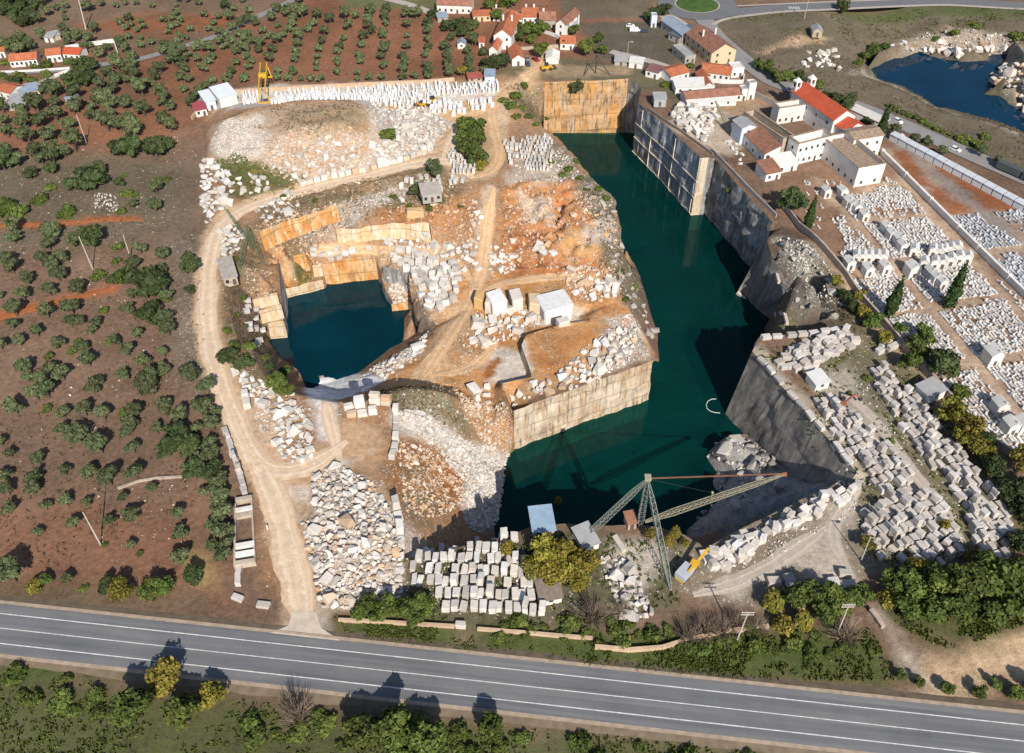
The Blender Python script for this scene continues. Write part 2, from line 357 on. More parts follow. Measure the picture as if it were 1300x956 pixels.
wall('quarry_face', M_RECESS, base=[(366, 428, WZ), (366, 404, WZ), (365.5, 381, WZ), (360, 363, -20)], top=[-17.3, -11.8, -7.6, -8.5], zb=FZ, amp=.3)

# slopes, banks and heaps
brk((653, 572, WZ), (644, 576, WZ), (640, 592, WZ), (637, 610, WZ), (631, 640, WZ), (627, 668, WZ), (618, 684, -22))            # rubble shore, main pit
brk((948, 549, WZ), (920, 555, WZ), (903, 571, WZ), (899, 584, WZ), (912, 600, WZ), (925, 612, WZ), (905, 640, WZ), (890, 657, WZ), (872, 672, WZ))
brk((935, 560, -18), (950, 575, -17), (968, 575, -16), (985, 566, -17))
brk((985, 566, -17), (965, 608, -15), (935, 640, -14)); brk((915, 575, -19), (935, 605, -20), (960, 580, -19))
spot((1000, 625, -11), (930, 662, -15), (1040, 618, -9), (905, 678, -18), (980, 595, -18))
brk((998, 424, WZ), (1012, 427, WZ)); brk((1030, 385, -5), (1058, 395, -2), (1078, 410, 0)); brk((1018, 416, -15), (1040, 412, -9), (1078, 414, 0)); spot((1040, 388, -1.5), (1060, 400, -1), (1022, 392, -5))
brk((974, 303, 0), (986, 292, .5), (995, 290, 0)); brk((979, 324, -1), (998, 326, 1), (1018, 340, .5), (1045, 365, 0)); brk((995, 351, -5), (1012, 352, 1), (1035, 366, 2))
brk((1002, 300, 3.5), (1030, 322, 4.5), (1055, 348, 2.5), (1075, 385, 0))
brk((529, 424, WZ), (512, 434, WZ), (495, 443, WZ), (473, 460, WZ), (455, 473, WZ), (430, 482, WZ), (410, 488, WZ), (390, 494, WZ), (383, 480, WZ), (372, 466, WZ), (352, 450, WZ), (342, 433, WZ))
brk((554, 418, -13.5), (532, 440, -15), (508, 455, -16), (480, 470, -18), (455, 482, -21)); brk((557, 436, -12.5), (530, 465, -13), (500, 478, -14))
brk((522, 378, -15), (530, 377, -13.5), (545, 395, -14), (556, 415, -14)); brk((523, 404, -19), (540, 400, -16), (553, 416, -17))
spot((505, 465, -15), (470, 478, -18), (445, 490, -21), (500, 360, -20), (512, 380, -20))
brk((396, 506, 0), (430, 511, 0), (455, 511, 0), (480, 505, 1), (500, 498, 1.5), (520, 494, 1.5), (545, 495, 1), (565, 500, -1), (585, 508, -6), (600, 516, -10))   # crest
brk((440, 497, -20), (470, 489, -17), (500, 480, -14), (545, 485, -12.5), (585, 495, -12), (625, 508, -12.5))
brk((490, 540, 0), (500, 560, 0), (500, 592, 0), (488, 615, 0), (498, 640, 0), (505, 675, 0), (512, 708, 0))
spot((560, 540, -5), (600, 550, -13), (625, 545, -15), (560, 575, -9), (600, 590, -16), (540, 620, -7), (580, 640, -15), (530, 650, -5), (560, 670, -10), (600, 665, -19), (520, 540, -1), (620, 620, -21))
brk((330, 470, 0), (346, 490, 0), (375, 512, 0), (396, 508, 0)); brk((318, 440, -1), (330, 470, 0)); spot((350, 465, -12), (370, 490, -10), (335, 440, -14))
brk((300, 270, 0), (288, 300, 0), (285, 340, 0), (290, 390, 0), (300, 430, -.5), (312, 455, 0)); spot((312, 390, -5), (318, 420, -8), (327, 345, -3), (305, 330, -1), (340, 360, -6))
brk((324, 293, 0), (370, 262, 0), (430, 240, 0), (500, 226, 0), (560, 215, 0), (604, 232, 0)); spot((440, 255, -1.5), (480, 250, -3), (520, 255, -3.5), (570, 250, -2.5), (550, 270, -4), (480, 272, -4))
spot((400, 300, -8), (360, 322, -9.5), (440, 318, -12), (350, 330, -11), (357, 336, -13), (356, 350, -18), (520, 318, -12), (570, 318, -11.5), (400, 318, -11), (560, 300, -9))
brk((612, 240, -.5), (622, 232, 0), (636, 240, -.5)); brk((614, 262, -3), (632, 262, -3)); brk((608, 300, -7.5), (628, 300, -7.5)); brk((600, 350, -11.5), (622, 350, -11))
spot((590, 270, -4.5), (590, 320, -10), (600, 390, -12), (570, 430, -12.5), (620, 400, -12), (640, 470, -12.2), (610, 480, -12.2), (650, 430, -12.2), (690, 408, -12.2), (655, 450, -12.2), (570, 470, -12.5), (660, 470, -12.2), (735, 400, -12.2), (672, 420, -12.2), (628, 485, -12.2), (660, 415, -12.2)); brk((692, 381, -10), (725, 376, -10)); brk((740, 400, -12), (745, 402, -8.5))
brk((645, 245, -1), (680, 232, -1), (705, 225, -1)); brk((650, 300, -7), (690, 300, -5), (735, 285, -3), (760, 275, -2)); brk((640, 345, -11), (690, 340, -9.5), (740, 340, -8), (775, 330, -6))
brk((660, 380, -11), (700, 374, -10.5), (745, 385, -9), (775, 385, -8)); brk((748, 404, -8), (770, 415, -8), (800, 422, -8)); spot((680, 360, -10.5), (740, 360, -9), (720, 450, -8), (700, 500, -8), (760, 470, -8))
brk((720, 262, -2), (712, 275, -7), (705, 290, -6)); brk((735, 262, -2), (742, 250, -2)); brk((690, 265, -2), (700, 285, -4)); spot((670, 270, -4.5), (760, 300, -3), (640, 275, -5), (660, 325, -9.5), (725, 320, -6.5))
brk((690, 104, 0), (668, 104, 0), (655, 118, 0), (660, 138, 0), (676, 152, -1), (690, 164, -4.5)); spot((672, 120, -6), (684, 146, -14))
# spoil mound
brk((258, 160, 0), (262, 205, 0), (290, 240, 0), (330, 258, 0), (380, 238, 0), (440, 222, 0), (505, 205, 0), (552, 186, 0), (572, 165, 0), (545, 138, 0), (490, 126, 0), (400, 123, 0), (320, 128, 0), (275, 138, 0), (258, 160, 0))
brk((285, 153, 8), (325, 136, 10.5), (380, 127, 12), (440, 128, 12), (468, 137, 10.5), (480, 163, 7)); brk((300, 190, 5), (350, 185, 7), (420, 190, 6), (470, 190, 4), (520, 180, 1.5), (545, 165, 1)); spot((380, 157, 12), (430, 155, 11), (320, 225, 1), (300, 215, 1.5), (500, 150, 2.5))
# boulder heap by the track
brk((385, 660, 0), (400, 610, 0), (430, 590, 0), (480, 620, 0), (488, 616, 0)); brk((395, 700, 0), (405, 740, 0), (420, 775, 0), (480, 768, 0), (512, 730, 0)); spot((430, 640, 2), (450, 680, 3.5), (430, 710, 2.5), (480, 680, 3), (490, 720, 1.5), (460, 740, 1.5), (420, 620, .8))
# lake in the far corner
LK = [(1097, 92), (1105, 82), (1120, 75), (1142, 66), (1165, 62), (1190, 60), (1205, 56), (1200, 64), (1178, 72), (1195, 77), (1215, 72), (1245, 72), (1278, 71), (1272, 85), (1262, 95), (1248, 104), (1262, 112), (1282, 120),
      (1290, 130), (1300, 142), (1325, 160), (1330, 182), (1290, 162), (1262, 153), (1235, 146), (1210, 138), (1190, 136), (1168, 121), (1145, 108), (1120, 102)]
brk(*[(x, y, -7) for x, y in LK], (*LK[0], -7)); brk((1090, 96, 0), (1096, 78, 0), (1116, 66, 0), (1142, 56, 0), (1180, 47, 0), (1212, 38, 0), (1250, 44, 0), (1290, 52, 0), (1310, 80, 3), (1320, 110, 3), (1345, 150, 0), (1350, 195, 0), (1292, 168, 0), (1240, 153, 0), (1190, 142, 0), (1150, 119, 0), (1120, 107, 0), (1090, 96, 0))
spot((1190, 66, -4), (1225, 62, -1), (1255, 62, -2), (1275, 98, 1), (1290, 112, -1)); deep(-7, -13, ((1150, 85), (1220, 100), (1300, 160), (1180, 100), (1230, 125), (1108, 90), (1120, 86), (1120, 97), (1135, 76), (1135, 98), (1160, 70), (1165, 110), (1185, 125), (1200, 80), (1235, 84), (1255, 84), (1262, 77), (1240, 98), (1210, 130), (1235, 140), (1260, 145), (1265, 125), (1280, 145), (1290, 155), (1310, 170), (1190, 115)))
spot(*[(x, y, FZ) for x, y in ((730, 250), (780, 200), (850, 300), (890, 400), (850, 480), (780, 600), (700, 640), (870, 600), (960, 430), (930, 350), (420, 400), (400, 450), (450, 430), (500, 420), (380, 400), (840, 430))])
for q in ((-700, 20), (700, 20), (-700, 900), (700, 900), (-4000, -1500), (4000, -1500), (-4000, 6000), (4000, 6000), (0, -1500), (0, 6000)): SPOTS.append(Vector((*q, 0)))
for X in range(-420, 421, 120):
    for Y in (45, 480, 620): SPOTS.append(Vector((X, Y, 0)))
for X in (-420, -300, 300, 420):
    for Y in range(100, 460, 60): SPOTS.append(Vector((X, Y, 0)))
spot(*[(x, y, 0) for x, y in ((100, 60), (60, 200), (200, 250), (180, 400), (230, 560), (100, 560), (40, 400), (250, 640), (200, 720), (340, 700), (350, 560), (262, 320), (258, 400), (285, 500), (420, 560), (700, 790), (900, 790), (1100, 760), (1200, 640),
    (1120, 500), (1250, 560), (1180, 330), (1120, 240), (1060, 300), (960, 200), (900, 130), (860, 100), (840, 60), (700, 60), (560, 60), (450, 60), (1000, 60), (1050, 100), (1150, 170), (1250, 220), (1030, 480), (1000, 450), (760, 95), (830, 115), (640, 90), (600, 130), (600, 190), (660, 190), (690, 195), (560, 740), (650, 730), (800, 700), (950, 700), (1050, 660))])

def resample(P, step, amp, seed):
    out = [P[0].copy()]
    for i in range(len(P) - 1):
        a, b = P[i], P[i + 1]; L = (b - a).length; n = max(1, int(L / step))
        nx, ny = -(b - a).y / (L + 1e-6), (b - a).x / (L + 1e-6)
        for k in range(1, n + 1):
            q = a.lerp(b, k / n)
            if k < n and amp > 0:
                o = amp * float(fbm(q.x * .4, q.y * .4, seed, 2)); q.x += nx * o; q.y += ny * o
            out.append(q)
    return out
def terrain():
    # coarse surveyed surface
    V, E = [], []
    def addline(P):
        b = len(V); V.extend(P); E.extend((b + i, b + i + 1) for i in range(len(P) - 1)); return b
    for P, r in LINES: addline(P)
    for i, W in enumerate(WALLS):
        n = max(2, int(max(sum((W['T'][k + 1] - W['T'][k]).length for k in range(len(W['T']) - 1)), 2) / 1.6))
        def even(P, sd):
            L = [0]
            for k in range(len(P) - 1): L.append(L[-1] + (P[k + 1] - P[k]).xy.length)
            out = []
            for j in range(n + 1):
                if len(P) == len(W['T']) == len(W['B']):     # keep corners paired: same parameter on both lines
                    LT = W['cum']; s = LT[-1] * j / n
                    k = max(0, min(len(P) - 2, int(np.searchsorted(LT, s, 'right')) - 1)); f = (s - LT[k]) / max(1e-6, LT[k + 1] - LT[k])
                q = P[k].lerp(P[k + 1], min(1, max(0, f)))
                if 0 < j < n:
                    a, b = P[k], P[k + 1]; d = (b - a).xy
                    if d.length > 1e-3:
                        d.normalize(); o = W['rough'] * float(fbm(q.x * .35, q.y * .35, sd, 3)); q.x += -d.y * o; q.y += d.x * o
                if sd == 55: q.z += .55 * float(fbm(q.x * .3, q.y * .3, 31, 3))
                out.append(q)
            return out
        c = [0]
        for k in range(len(W['T']) - 1): c.append(c[-1] + max(.05, (W['T'][k + 1] - W['T'][k]).length, (W['B'][k + 1] - W['B'][k]).xy.length))
        W['cum'] = c; W['Tn'] = even(W['T'], 55 if W['mat'] in (M_ORANGE, M_CREAM) else 5); W['Bn'] = even(W['B'], 5); W['len'] = c[-1]
        W['foot'] = [(p.x, p.y) for p in W['Tn']] + [(p.x, p.y) for p in W['Bn'][::-1]]
        addline(W['Tn']); addline(W['Bn'])
    base_V, base_E = list(V), list(E)
    V.extend(SPOTS)
    def cdt(V, E):
        r = delaunay_2d_cdt([p.xy for p in V], E, [], 0, 1e-4)
        vs, es, fs, ov = r[0], r[1], r[2], r[3]
        z = np.zeros(len(vs)); arr = np.array([(p.x, p.y, p.z) for p in V])
        for i, o in enumerate(ov):
            if o: z[i] = V[o[0]].z
            else:
                d = np.hypot(arr[:, 0] - vs[i].x, arr[:, 1] - vs[i].y); j = np.argsort(d)[:2]; z[i] = arr[j, 2].mean()
        return np.array([(p.x, p.y) for p in vs]), z, fs
    xy, z, fs = cdt(V, E)
    bv = BVHTree.FromPolygons([(x, y, q) for (x, y), q in zip(xy, z)], [tuple(f) for f in fs])
    # fine points
    pts = []
    def grid(x0, x1, y0, y1, st, skip=None):
        gx, gy = np.meshgrid(np.arange(x0, x1, st), np.arange(y0, y1, st)); gx = gx.ravel() + nrs.uniform(-.35, .35, gx.size) * st; gy = gy.ravel() + nrs.uniform(-.35, .35, gy.size) * st
        if skip: k = ~((gx > skip[0]) & (gx < skip[1]) & (gy > skip[2]) & (gy < skip[3])); gx, gy = gx[k], gy[k]
        pts.append(np.stack([gx, gy], 1))
    INN = (-112, 92, 100, 345)
    grid(*INN, 1.2); grid(-300, 300, 48, 470, 3.2, INN)
    pts = np.concatenate(pts)
    # only what the picture can see, with a margin
    h = -CAM_H; f = pts[:, 1] * _c - h * _s; px = PCX + FPX * pts[:, 0] / f; py = PCY - FPX * (pts[:, 1] * _s + h * _c) / f
    pts = pts[(px > -90) & (px < 1390) & (py > -60) & (py < 1050)]
    keep = np.ones(len(pts), bool)
    for W in WALLS: keep &= ~in_poly(pts[:, 0], pts[:, 1], W['foot'])
    pts = pts[keep]
    zz = np.zeros(len(pts))
    for i, (x, y) in enumerate(pts):
        hit = bv.ray_cast(Vector((x, y, 500)), Vector((0, 0, -1)))[0]; zz[i] = hit.z if hit else 0
    V = base_V + [Vector((x, y, q)) for (x, y), q in zip(pts, zz)] + SPOTS
    xy, z, fs = cdt(V, base_E)
    F = np.array([tuple(f) for f in fs if len(f) == 3]); cx = xy[F].mean(1)
    drop = np.zeros(len(F), bool)
    for W in WALLS: drop |= in_poly(cx[:, 0], cx[:, 1], W['foot'])
    a, b, c = xy[F[:, 0]], xy[F[:, 1]], xy[F[:, 2]]
    ccw = ((b[:, 0] - a[:, 0]) * (c[:, 1] - a[:, 1]) - (b[:, 1] - a[:, 1]) * (c[:, 0] - a[:, 0])) > 0
    F[~ccw] = F[~ccw][:, ::-1]
    return xy, z, F[~drop], bv
TXY, TZ, TF, COARSE = terrain()
pinned = np.zeros(len(TXY), bool)
_k = {}
for W in WALLS:
    for p in W['Tn'] + W['Bn']: _k[(round(p.x, 2), round(p.y, 2))] = 1
for i, (x, y) in enumerate(TXY):
    if (round(x, 2), round(y, 2)) in _k: pinned[i] = True
def chit(x, y):
    o = cam.location; h = COARSE.ray_cast(Vector((0, 0, CAM_H)), ray(x, y))[0]
    return h if h is not None else at(x, y, 0)

# ------------------------------------------------------------------ what covers the ground (a map in world coordinates)
TCOL = np.tile(np.array([.198, .128, .090]), (len(TXY), 1)); TMIX = np.zeros((len(TXY), 3)); TROUGH = np.full(len(TXY), .12)
def warp(s=1.0): return fbm(TXY[:, 0] * .25, TXY[:, 1] * .25, 3, 3) * s
WARP = warp(1.0)
def paint(poly, col=None, soft=2.0, a=1.0, stone=None, grass=None, streak=None, rough=None, line=None, wob=1.2):
    P = [chit(*p) for p in poly]
    if line: d = seg_dist(TXY[:, 0], TXY[:, 1], P) - line / 2
    else:
        d = seg_dist(TXY[:, 0], TXY[:, 1], P, True); d = np.where(in_poly(TXY[:, 0], TXY[:, 1], P), -d, d)
    m = np.clip(.5 - (d + WARP * wob) / soft, 0, 1) * a
    global TCOL, TROUGH
    if col is not None: TCOL = TCOL * (1 - m[:, None]) + np.array(col) * m[:, None]
    for i, q in enumerate((stone, grass, streak)):
        if q is not None: TMIX[:, i] = TMIX[:, i] * (1 - m) + q * m
    if rough is not None: TROUGH = TROUGH * (1 - m) + rough * m
SOIL, RED, TRACK, DUST, CLAY, RUST, GREY, DRY, DARK, SAND = (.135, .093, .068), (.25, .108, .06), (.52, .38, .25), (.84, .83, .82), (.50, .27, .13), (.30, .11, .04), (.30, .27, .24), (.19, .15, .10), (.075, .06, .045), (.55, .36, .21)
# fields left
paint([(-60, 60), (300, 60), (420, -30), (860, -30), (700, 105), (260, 105), (250, 160), (200, 190), (60, 190), (-60, 200)], RED, 14, .75, wob=5)
paint([(-60, 640), (250, 640), (290, 760), (-60, 760)], RED, 12, .5, wob=5)
paint([(-60, 200), (250, 200), (250, 300), (-60, 330)], (.165, .13, .095), 12, .9, stone=.14, grass=.25, wob=5)
paint([(215, 300), (262, 300), (262, 520), (225, 470)], (.19, .15, .115), 6, .9, stone=.22, grass=.1)
paint([(-60, -30), (330, -30), (270, 60), (-60, 70)], (.20, .13, .095), 10, .8, grass=.35, wob=5)
paint([(80, 35), (200, 15), (330, 22), (330, 40), (180, 45)], (.28, .10, .05), 9, .8, wob=5)
paint([(-20, 288), (60, 284), (120, 280), (170, 276)], (.36, .13, .055), 2, 1, line=3.0, wob=.5, stone=0, grass=0)
paint([(-20, 412), (30, 392), (70, 385), (110, 374), (140, 366)], (.38, .13, .055), 2, 1, line=4, wob=.6)
paint([(-60, 738), (60, 738), (170, 752), (255, 758), (250, 775), (-60, 770)], (.12, .09, .06), 6, .7, grass=.4)
paint([(232, 700), (262, 690), (280, 740), (240, 745)], (.34, .24, .11), 4, .8)
paint([(430, -30), (620, -30), (600, 10), (540, 12), (440, 10)], (.14, .15, .075), 6, .9, grass=.5)
# far fields
paint([(730, 28), (840, 28), (870, 70), (850, 92), (760, 72)], (.115, .095, .075), 3, 1, grass=.25)
paint([(690, -30), (830, -30), (825, 22), (720, 24)], (.15, .125, .095), 4, .9, grass=.35)
paint([(905, 15), (1310, 5), (1400, 60), (1400, 260), (1230, 195), (1000, 110), (905, 62)], (.165, .13, .098), 6, 1, grass=.35, stone=.08, rough=.25)
paint([(1060, 14), (1240, 3), (1330, 10), (1330, 22), (1080, 26)], (.09, .11, .045), 5, .8, grass=.7)
paint([(960, 66), (1000, 50), (1040, 40), (1055, 48), (1015, 60), (975, 68)], (.46, .32, .21), 2.5, 1, grass=0)
paint([(1020, 40), (1045, 36), (1050, 46), (1025, 48)], (.07, .09, .035), 2, .9, grass=.8)
paint([(1130, 58), (1180, 40), (1220, 36), (1290, 45), (1310, 75), (1270, 72), (1190, 60), (1140, 68)], (.32, .27, .22), 5, .9, stone=.5, grass=.1, streak=.25, rough=.7)
paint([(1250, 100), (1275, 80), (1320, 80), (1330, 170), (1300, 142), (1280, 115)], (.30, .26, .22), 4, .9, stone=.5, grass=.1, rough=1.0)
paint([(1085, 92), (1110, 100), (1160, 120), (1190, 138), (1290, 168)], (.45, .40, .33), 2.5, .8, line=3, stone=.3)
# village side
paint([(600, 100), (690, 70), (880, 95), (980, 150), (960, 200), (890, 150), (830, 115), (690, 100)], (.15, .13, .085), 4, .9, grass=.5)
paint([(690, 84), (800, 84), (806, 96), (700, 100)], (.42, .30, .20), 2, .9)
paint([(845, 170), (860, 140), (905, 130), (960, 130), (975, 165), (925, 200), (890, 185)], (.50, .40, .32), 3, .9, stone=.2)
paint([(912, 140), (935, 120), (985, 120), (975, 135), (940, 150)], (.40, .26, .17), 2, .9)
# quarry interior
paint([(262, 140), (330, 120), (640, 95), (700, 110), (720, 180), (790, 260), (822, 448), (657, 512), (640, 600), (620, 680), (520, 720), (400, 780), (330, 740), (320, 560), (275, 400), (275, 280)], (.38, .225, .125), 4, .85, stone=.3, streak=.25)
paint([(278, 300), (300, 280), (330, 320), (345, 430), (375, 500), (330, 490), (290, 430), (278, 380)], (.19, .14, .095), 3, .95, stone=.25, grass=.3)
paint([(250, 125), (330, 110), (620, 104), (640, 125), (600, 150), (320, 136)], (.66, .60, .54), 3, 1, stone=.5)
paint([(540, 135), (640, 120), (690, 75), (710, 80), (650, 120), (640, 200), (600, 215), (560, 160), (470, 128)], SAND, 3, 1, stone=.05)
paint([(268, 160), (300, 148), (360, 135), (420, 130), (470, 138), (490, 160), (420, 178), (350, 190), (320, 200), (270, 200)], (.38, .29, .21), 5, 1, stone=.3, grass=.12, rough=.5)
paint([(278, 160), (325, 148), (345, 175), (322, 208), (285, 210), (265, 185)], (.58, .52, .46), 4, 1, stone=.75, grass=0, rough=.4)
paint([(345, 175), (480, 172), (560, 170), (560, 190), (480, 210), (380, 235), (330, 215)], (.46, .34, .25), 4, 1, stone=.6, grass=.0, rough=.6)
paint([(360, 140), (440, 134), (475, 148), (470, 165), (400, 175), (360, 165)], (.29, .22, .14), 5, .8, stone=.22, grass=.15, rough=.5)
paint([(268, 205), (300, 195), (335, 210), (385, 225), (375, 240), (320, 256), (285, 245)], (.10, .105, .05), 3, .9, grass=.8, stone=.1)
paint([(470, 130), (545, 135), (575, 160), (545, 195), (470, 215), (440, 220), (470, 185)], (.55, .49, .42), 3, 1, stone=.8, rough=.5)
paint([(330, 258), (380, 240), (470, 222), (560, 205), (600, 225), (560, 280), (440, 285), (320, 300)], (.20, .145, .095), 4, 1, stone=.25, grass=.45, rough=.5)
paint([(420, 262), (500, 232), (520, 240), (450, 285), (400, 305), (385, 300)], (.36, .33, .29), 3, .9, stone=.5, grass=.1)
paint([(480, 262), (600, 250), (600, 285), (548, 285), (480, 285)], (.40, .18, .075), 4, .85, stone=.3, streak=.8, grass=.15, rough=.9)
paint([(340, 318), (430, 305), (560, 308), (600, 330), (580, 350), (480, 322), (400, 325), (350, 335)], SAND, 3, 1, stone=.25, streak=.8)
paint([(354, 342), (392, 332), (400, 352), (357, 360)], (.05, .085, .02), 1.2, 1, grass=.6, stone=0)
paint([(486, 322), (560, 325), (584, 345), (575, 395), (550, 412), (520, 372), (486, 340)], (.46, .30, .18), 3, 1, stone=.5, streak=.3, rough=.4)
paint([(486, 346), (516, 350), (519, 385), (499, 392)], (.40, .27, .18), 1.5, 1, stone=.6)
paint([(522, 375), (532, 375), (556, 415), (530, 424)], (.30, .255, .20), 1.5, 1, stone=.1, rough=.1)
paint([(560, 350), (610, 345), (690, 340), (770, 350), (800, 392), (822, 448), (660, 515), (620, 510), (560, 500), (470, 485), (560, 420)], (.52, .28, .12), 4, 1, stone=.26, streak=.8, rough=.35)
paint([(640, 235), (720, 225), (770, 260), (790, 320), (760, 345), (640, 345), (630, 290)], (.44, .20, .085), 4, 1, stone=.35, streak=.8, rough=2.0)
paint([(640, 335), (700, 330), (720, 345), (690, 352), (640, 352)], (.38, .15, .07), 4, .9, streak=.5, stone=.1)
paint([(655, 245), (690, 255), (700, 285), (670, 270)], (.62, .50, .40), 3, .8, stone=.4, streak=.1)
paint([(706, 245), (724, 243), (720, 265), (702, 262)], (.40, .15, .06), 2, .9, streak=.3, stone=.1)
paint([(740, 225), (775, 245), (785, 280), (800, 330), (820, 370), (810, 410), (790, 385), (765, 330), (755, 280), (730, 250)], (.19, .155, .115), 3, 1, stone=.35, grass=.4, streak=.1, rough=.7)
paint([(655, 195), (700, 185), (735, 220), (710, 235), (640, 232)], (.50, .42, .34), 3, 1, stone=.5, grass=.1)
paint([(690, 170), (716, 185), (745, 226), (720, 232), (700, 200)], (.22, .19, .14), 2, .9, stone=.5, grass=.4)
paint([(640, 105), (690, 105), (694, 165), (660, 140)], (.24, .18, .12), 3, 1, grass=.35, stone=.3)
paint([(620, 440), (668, 430), (675, 476), (638, 488), (615, 478)], (.66, .58, .50), 2, 1, stone=.1, streak=0, rough=.05)
paint([(660, 430), (668, 412), (740, 404), (745, 388), (700, 395), (650, 415)], (.62, .53, .44), 2, 1, stone=.15, streak=0)
paint([(700, 440), (720, 430), (730, 445), (712, 456)], (.40, .17, .06), 1.5, .8)
paint([(690, 465), (705, 455), (715, 468), (700, 476)], (.34, .13, .05), 1.5, .8)
paint([(560, 395), (600, 360), (640, 352), (640, 368), (590, 385), (575, 410)], (.60, .34, .15), 2, .8, streak=.6)
paint([(540, 450), (600, 410), (620, 425), (600, 470), (560, 480)], (.50, .33, .19), 3, .7, stone=.35)
paint([(470, 488), (545, 470), (575, 490), (560, 496), (500, 492)], (.56, .33, .16), 2, .8)
paint([(612, 480), (622, 458), (634, 455), (630, 478)], (.34, .14, .05), 1.2, 1, stone=0, streak=0)
paint([(640, 495), (700, 482), (760, 440), (820, 425), (825, 452), (657, 515)], (.52, .33, .18), 3, .9, stone=.25, streak=.35)
paint([(770, 405), (812, 412), (824, 452), (770, 474), (762, 450)], (.42, .37, .31), 3, 1, stone=.75, rough=.4)
paint([(612, 350), (614, 300), (622, 240)], (.56, .42, .31), 2, 1, line=5.5, stone=.15, streak=.05, rough=.05, wob=.4)
paint([(585, 395), (565, 430), (545, 470), (530, 485)], (.58, .40, .25), 2, 1, line=9, stone=.05, streak=.05, rough=.05)
paint([(455, 480), (480, 462), (520, 442), (545, 420), (535, 445), (500, 472), (470, 486)], (.52, .45, .38), 2.5, 1, stone=.85, streak=0, rough=.5)
paint([(384, 495), (400, 482), (440, 470), (470, 476), (490, 480), (450, 500), (400, 510)], (.86, .86, .87), 2, 1, stone=.0, streak=0, rough=.12)
paint([(470, 500), (520, 490), (570, 495), (600, 520), (620, 560), (570, 545), (500, 525)], (.23, .20, .135), 4, 1, stone=.35, grass=.5, rough=.3)
paint([(496, 520), (540, 525), (590, 560), (645, 575), (640, 600), (600, 590), (540, 560), (500, 550)], (.60, .55, .50), 3, 1, stone=.5, streak=0, grass=0, rough=.6)
paint([(575, 495), (640, 510), (650, 570), (620, 570), (590, 530)], (.44, .25, .12), 3, 1, stone=.6, streak=.5, rough=.4)
paint([(505, 560), (545, 570), (600, 610), (590, 640), (550, 660), (515, 650), (500, 610)], (.27, .11, .04), 3, 1, stone=.4, streak=.4, grass=.1, rough=.6)
paint([(515, 590), (540, 600), (570, 645), (530, 668), (512, 640)], (.25, .19, .12), 4, .9, stone=.4, grass=.4)
paint([(600, 590), (640, 585), (632, 660), (600, 672), (585, 640)], (.62, .58, .54), 3, 1, stone=.5, rough=.6)
paint([(388, 620), (430, 590), (480, 620), (505, 660), (550, 690), (512, 720), (510, 770), (410, 775), (392, 700)], (.50, .42, .35), 3, 1, stone=.7, rough=.4)
# plateau round the derrick and the block yards
paint([(512, 712), (640, 690), (720, 672), (870, 690), (860, 770), (700, 800), (520, 790)], (.13, .11, .075), 4, 1, stone=.2, grass=.5)
paint([(770, 690), (830, 680), (850, 720), (800, 760), (770, 720)], (.46, .40, .34), 4, .9, stone=.2, grass=.05)
paint([(860, 700), (900, 690), (1080, 605), (1120, 640), (1100, 740), (960, 770), (860, 750)], (.24, .195, .15), 4, 1, stone=.25, grass=.25)
paint([(920, 745), (1000, 700), (1040, 660), (1080, 620), (1090, 650), (1060, 690), (1090, 740), (1040, 740), (1000, 715), (930, 760)], (.50, .43, .36), 3, .85, stone=.1, grass=0)
paint([(955, 446), (1075, 416), (1150, 420), (1260, 560), (1310, 690), (1250, 710), (1110, 720), (1085, 610)], (.20, .165, .11), 4, 1, stone=.2, grass=.5)
paint([(1035, 475), (1075, 462), (1100, 500), (1130, 560), (1190, 640), (1220, 690), (1190, 680), (1130, 600), (1080, 530), (1040, 500)], (.44, .385, .32), 3, .9, stone=.1, grass=.05)
paint([(958, 450), (1000, 497), (1058, 562), (1086, 600)], (.44, .37, .30), 2, .9, line=7, stone=.25, grass=.05)
paint([(978, 300), (1040, 320), (1075, 385), (1050, 395), (1010, 375)], (.28, .26, .23), 3, 1, stone=.45, grass=.2, rough=1.9)
paint([(1000, 350), (1030, 385), (1078, 408), (1020, 418), (1004, 395)], (.17, .145, .125), 2, 1, stone=.15, grass=.1, rough=2.4)
paint([(1040, 330), (1075, 370), (1110, 405), (1080, 420), (1050, 380)], (.20, .17, .11), 3, 1, grass=.5, stone=.2, rough=.5)
paint([(895, 570), (950, 548), (1000, 590), (1080, 612), (940, 668), (880, 680)], (.26, .255, .25), 3, 1, stone=.2, rough=2.2)
# cemetery
CEM = [(975, 215), (1075, 200), (1125, 180), (1330, 410), (1330, 600), (1280, 575), (1230, 540), (1035, 310), (985, 260)]
paint(CEM, (.27, .165, .11), 2, 1, stone=.1, grass=.05, rough=.02)
paint([(1130, 195), (1150, 185), (1310, 270), (1310, 400), (1185, 255)], (.36, .26, .20), 2, 1, rough=.02)
for P in ([(1128, 196), (1145, 188), (1185, 235), (1165, 240)], [(1155, 183), (1215, 215), (1298, 262), (1255, 270), (1190, 215)], [(1172, 243), (1190, 238), (1235, 268), (1205, 275)]): paint(P, (.30, .12, .06), 1.5, 1)
paint([(1130, 172), (1190, 222), (1260, 280), (1330, 345)], (.30, .26, .23), 1, 1, line=5, wob=.2)
for P in ([(1035, 230), (1130, 330), (1200, 415), (1310, 545)], [(1125, 190), (1175, 265), (1310, 415)], [(1085, 245), (1145, 232)], [(1075, 352), (1135, 332), (1235, 320)], [(1125, 402), (1195, 390), (1265, 378)], [(1215, 465), (1310, 450)], [(1035, 310), (1120, 420), (1250, 560)], [(1170, 330), (1310, 310)], [(1100, 280), (1170, 275)]):
    paint(P, (.46, .34, .25), 1.2, .95, line=4, wob=.2, stone=0)
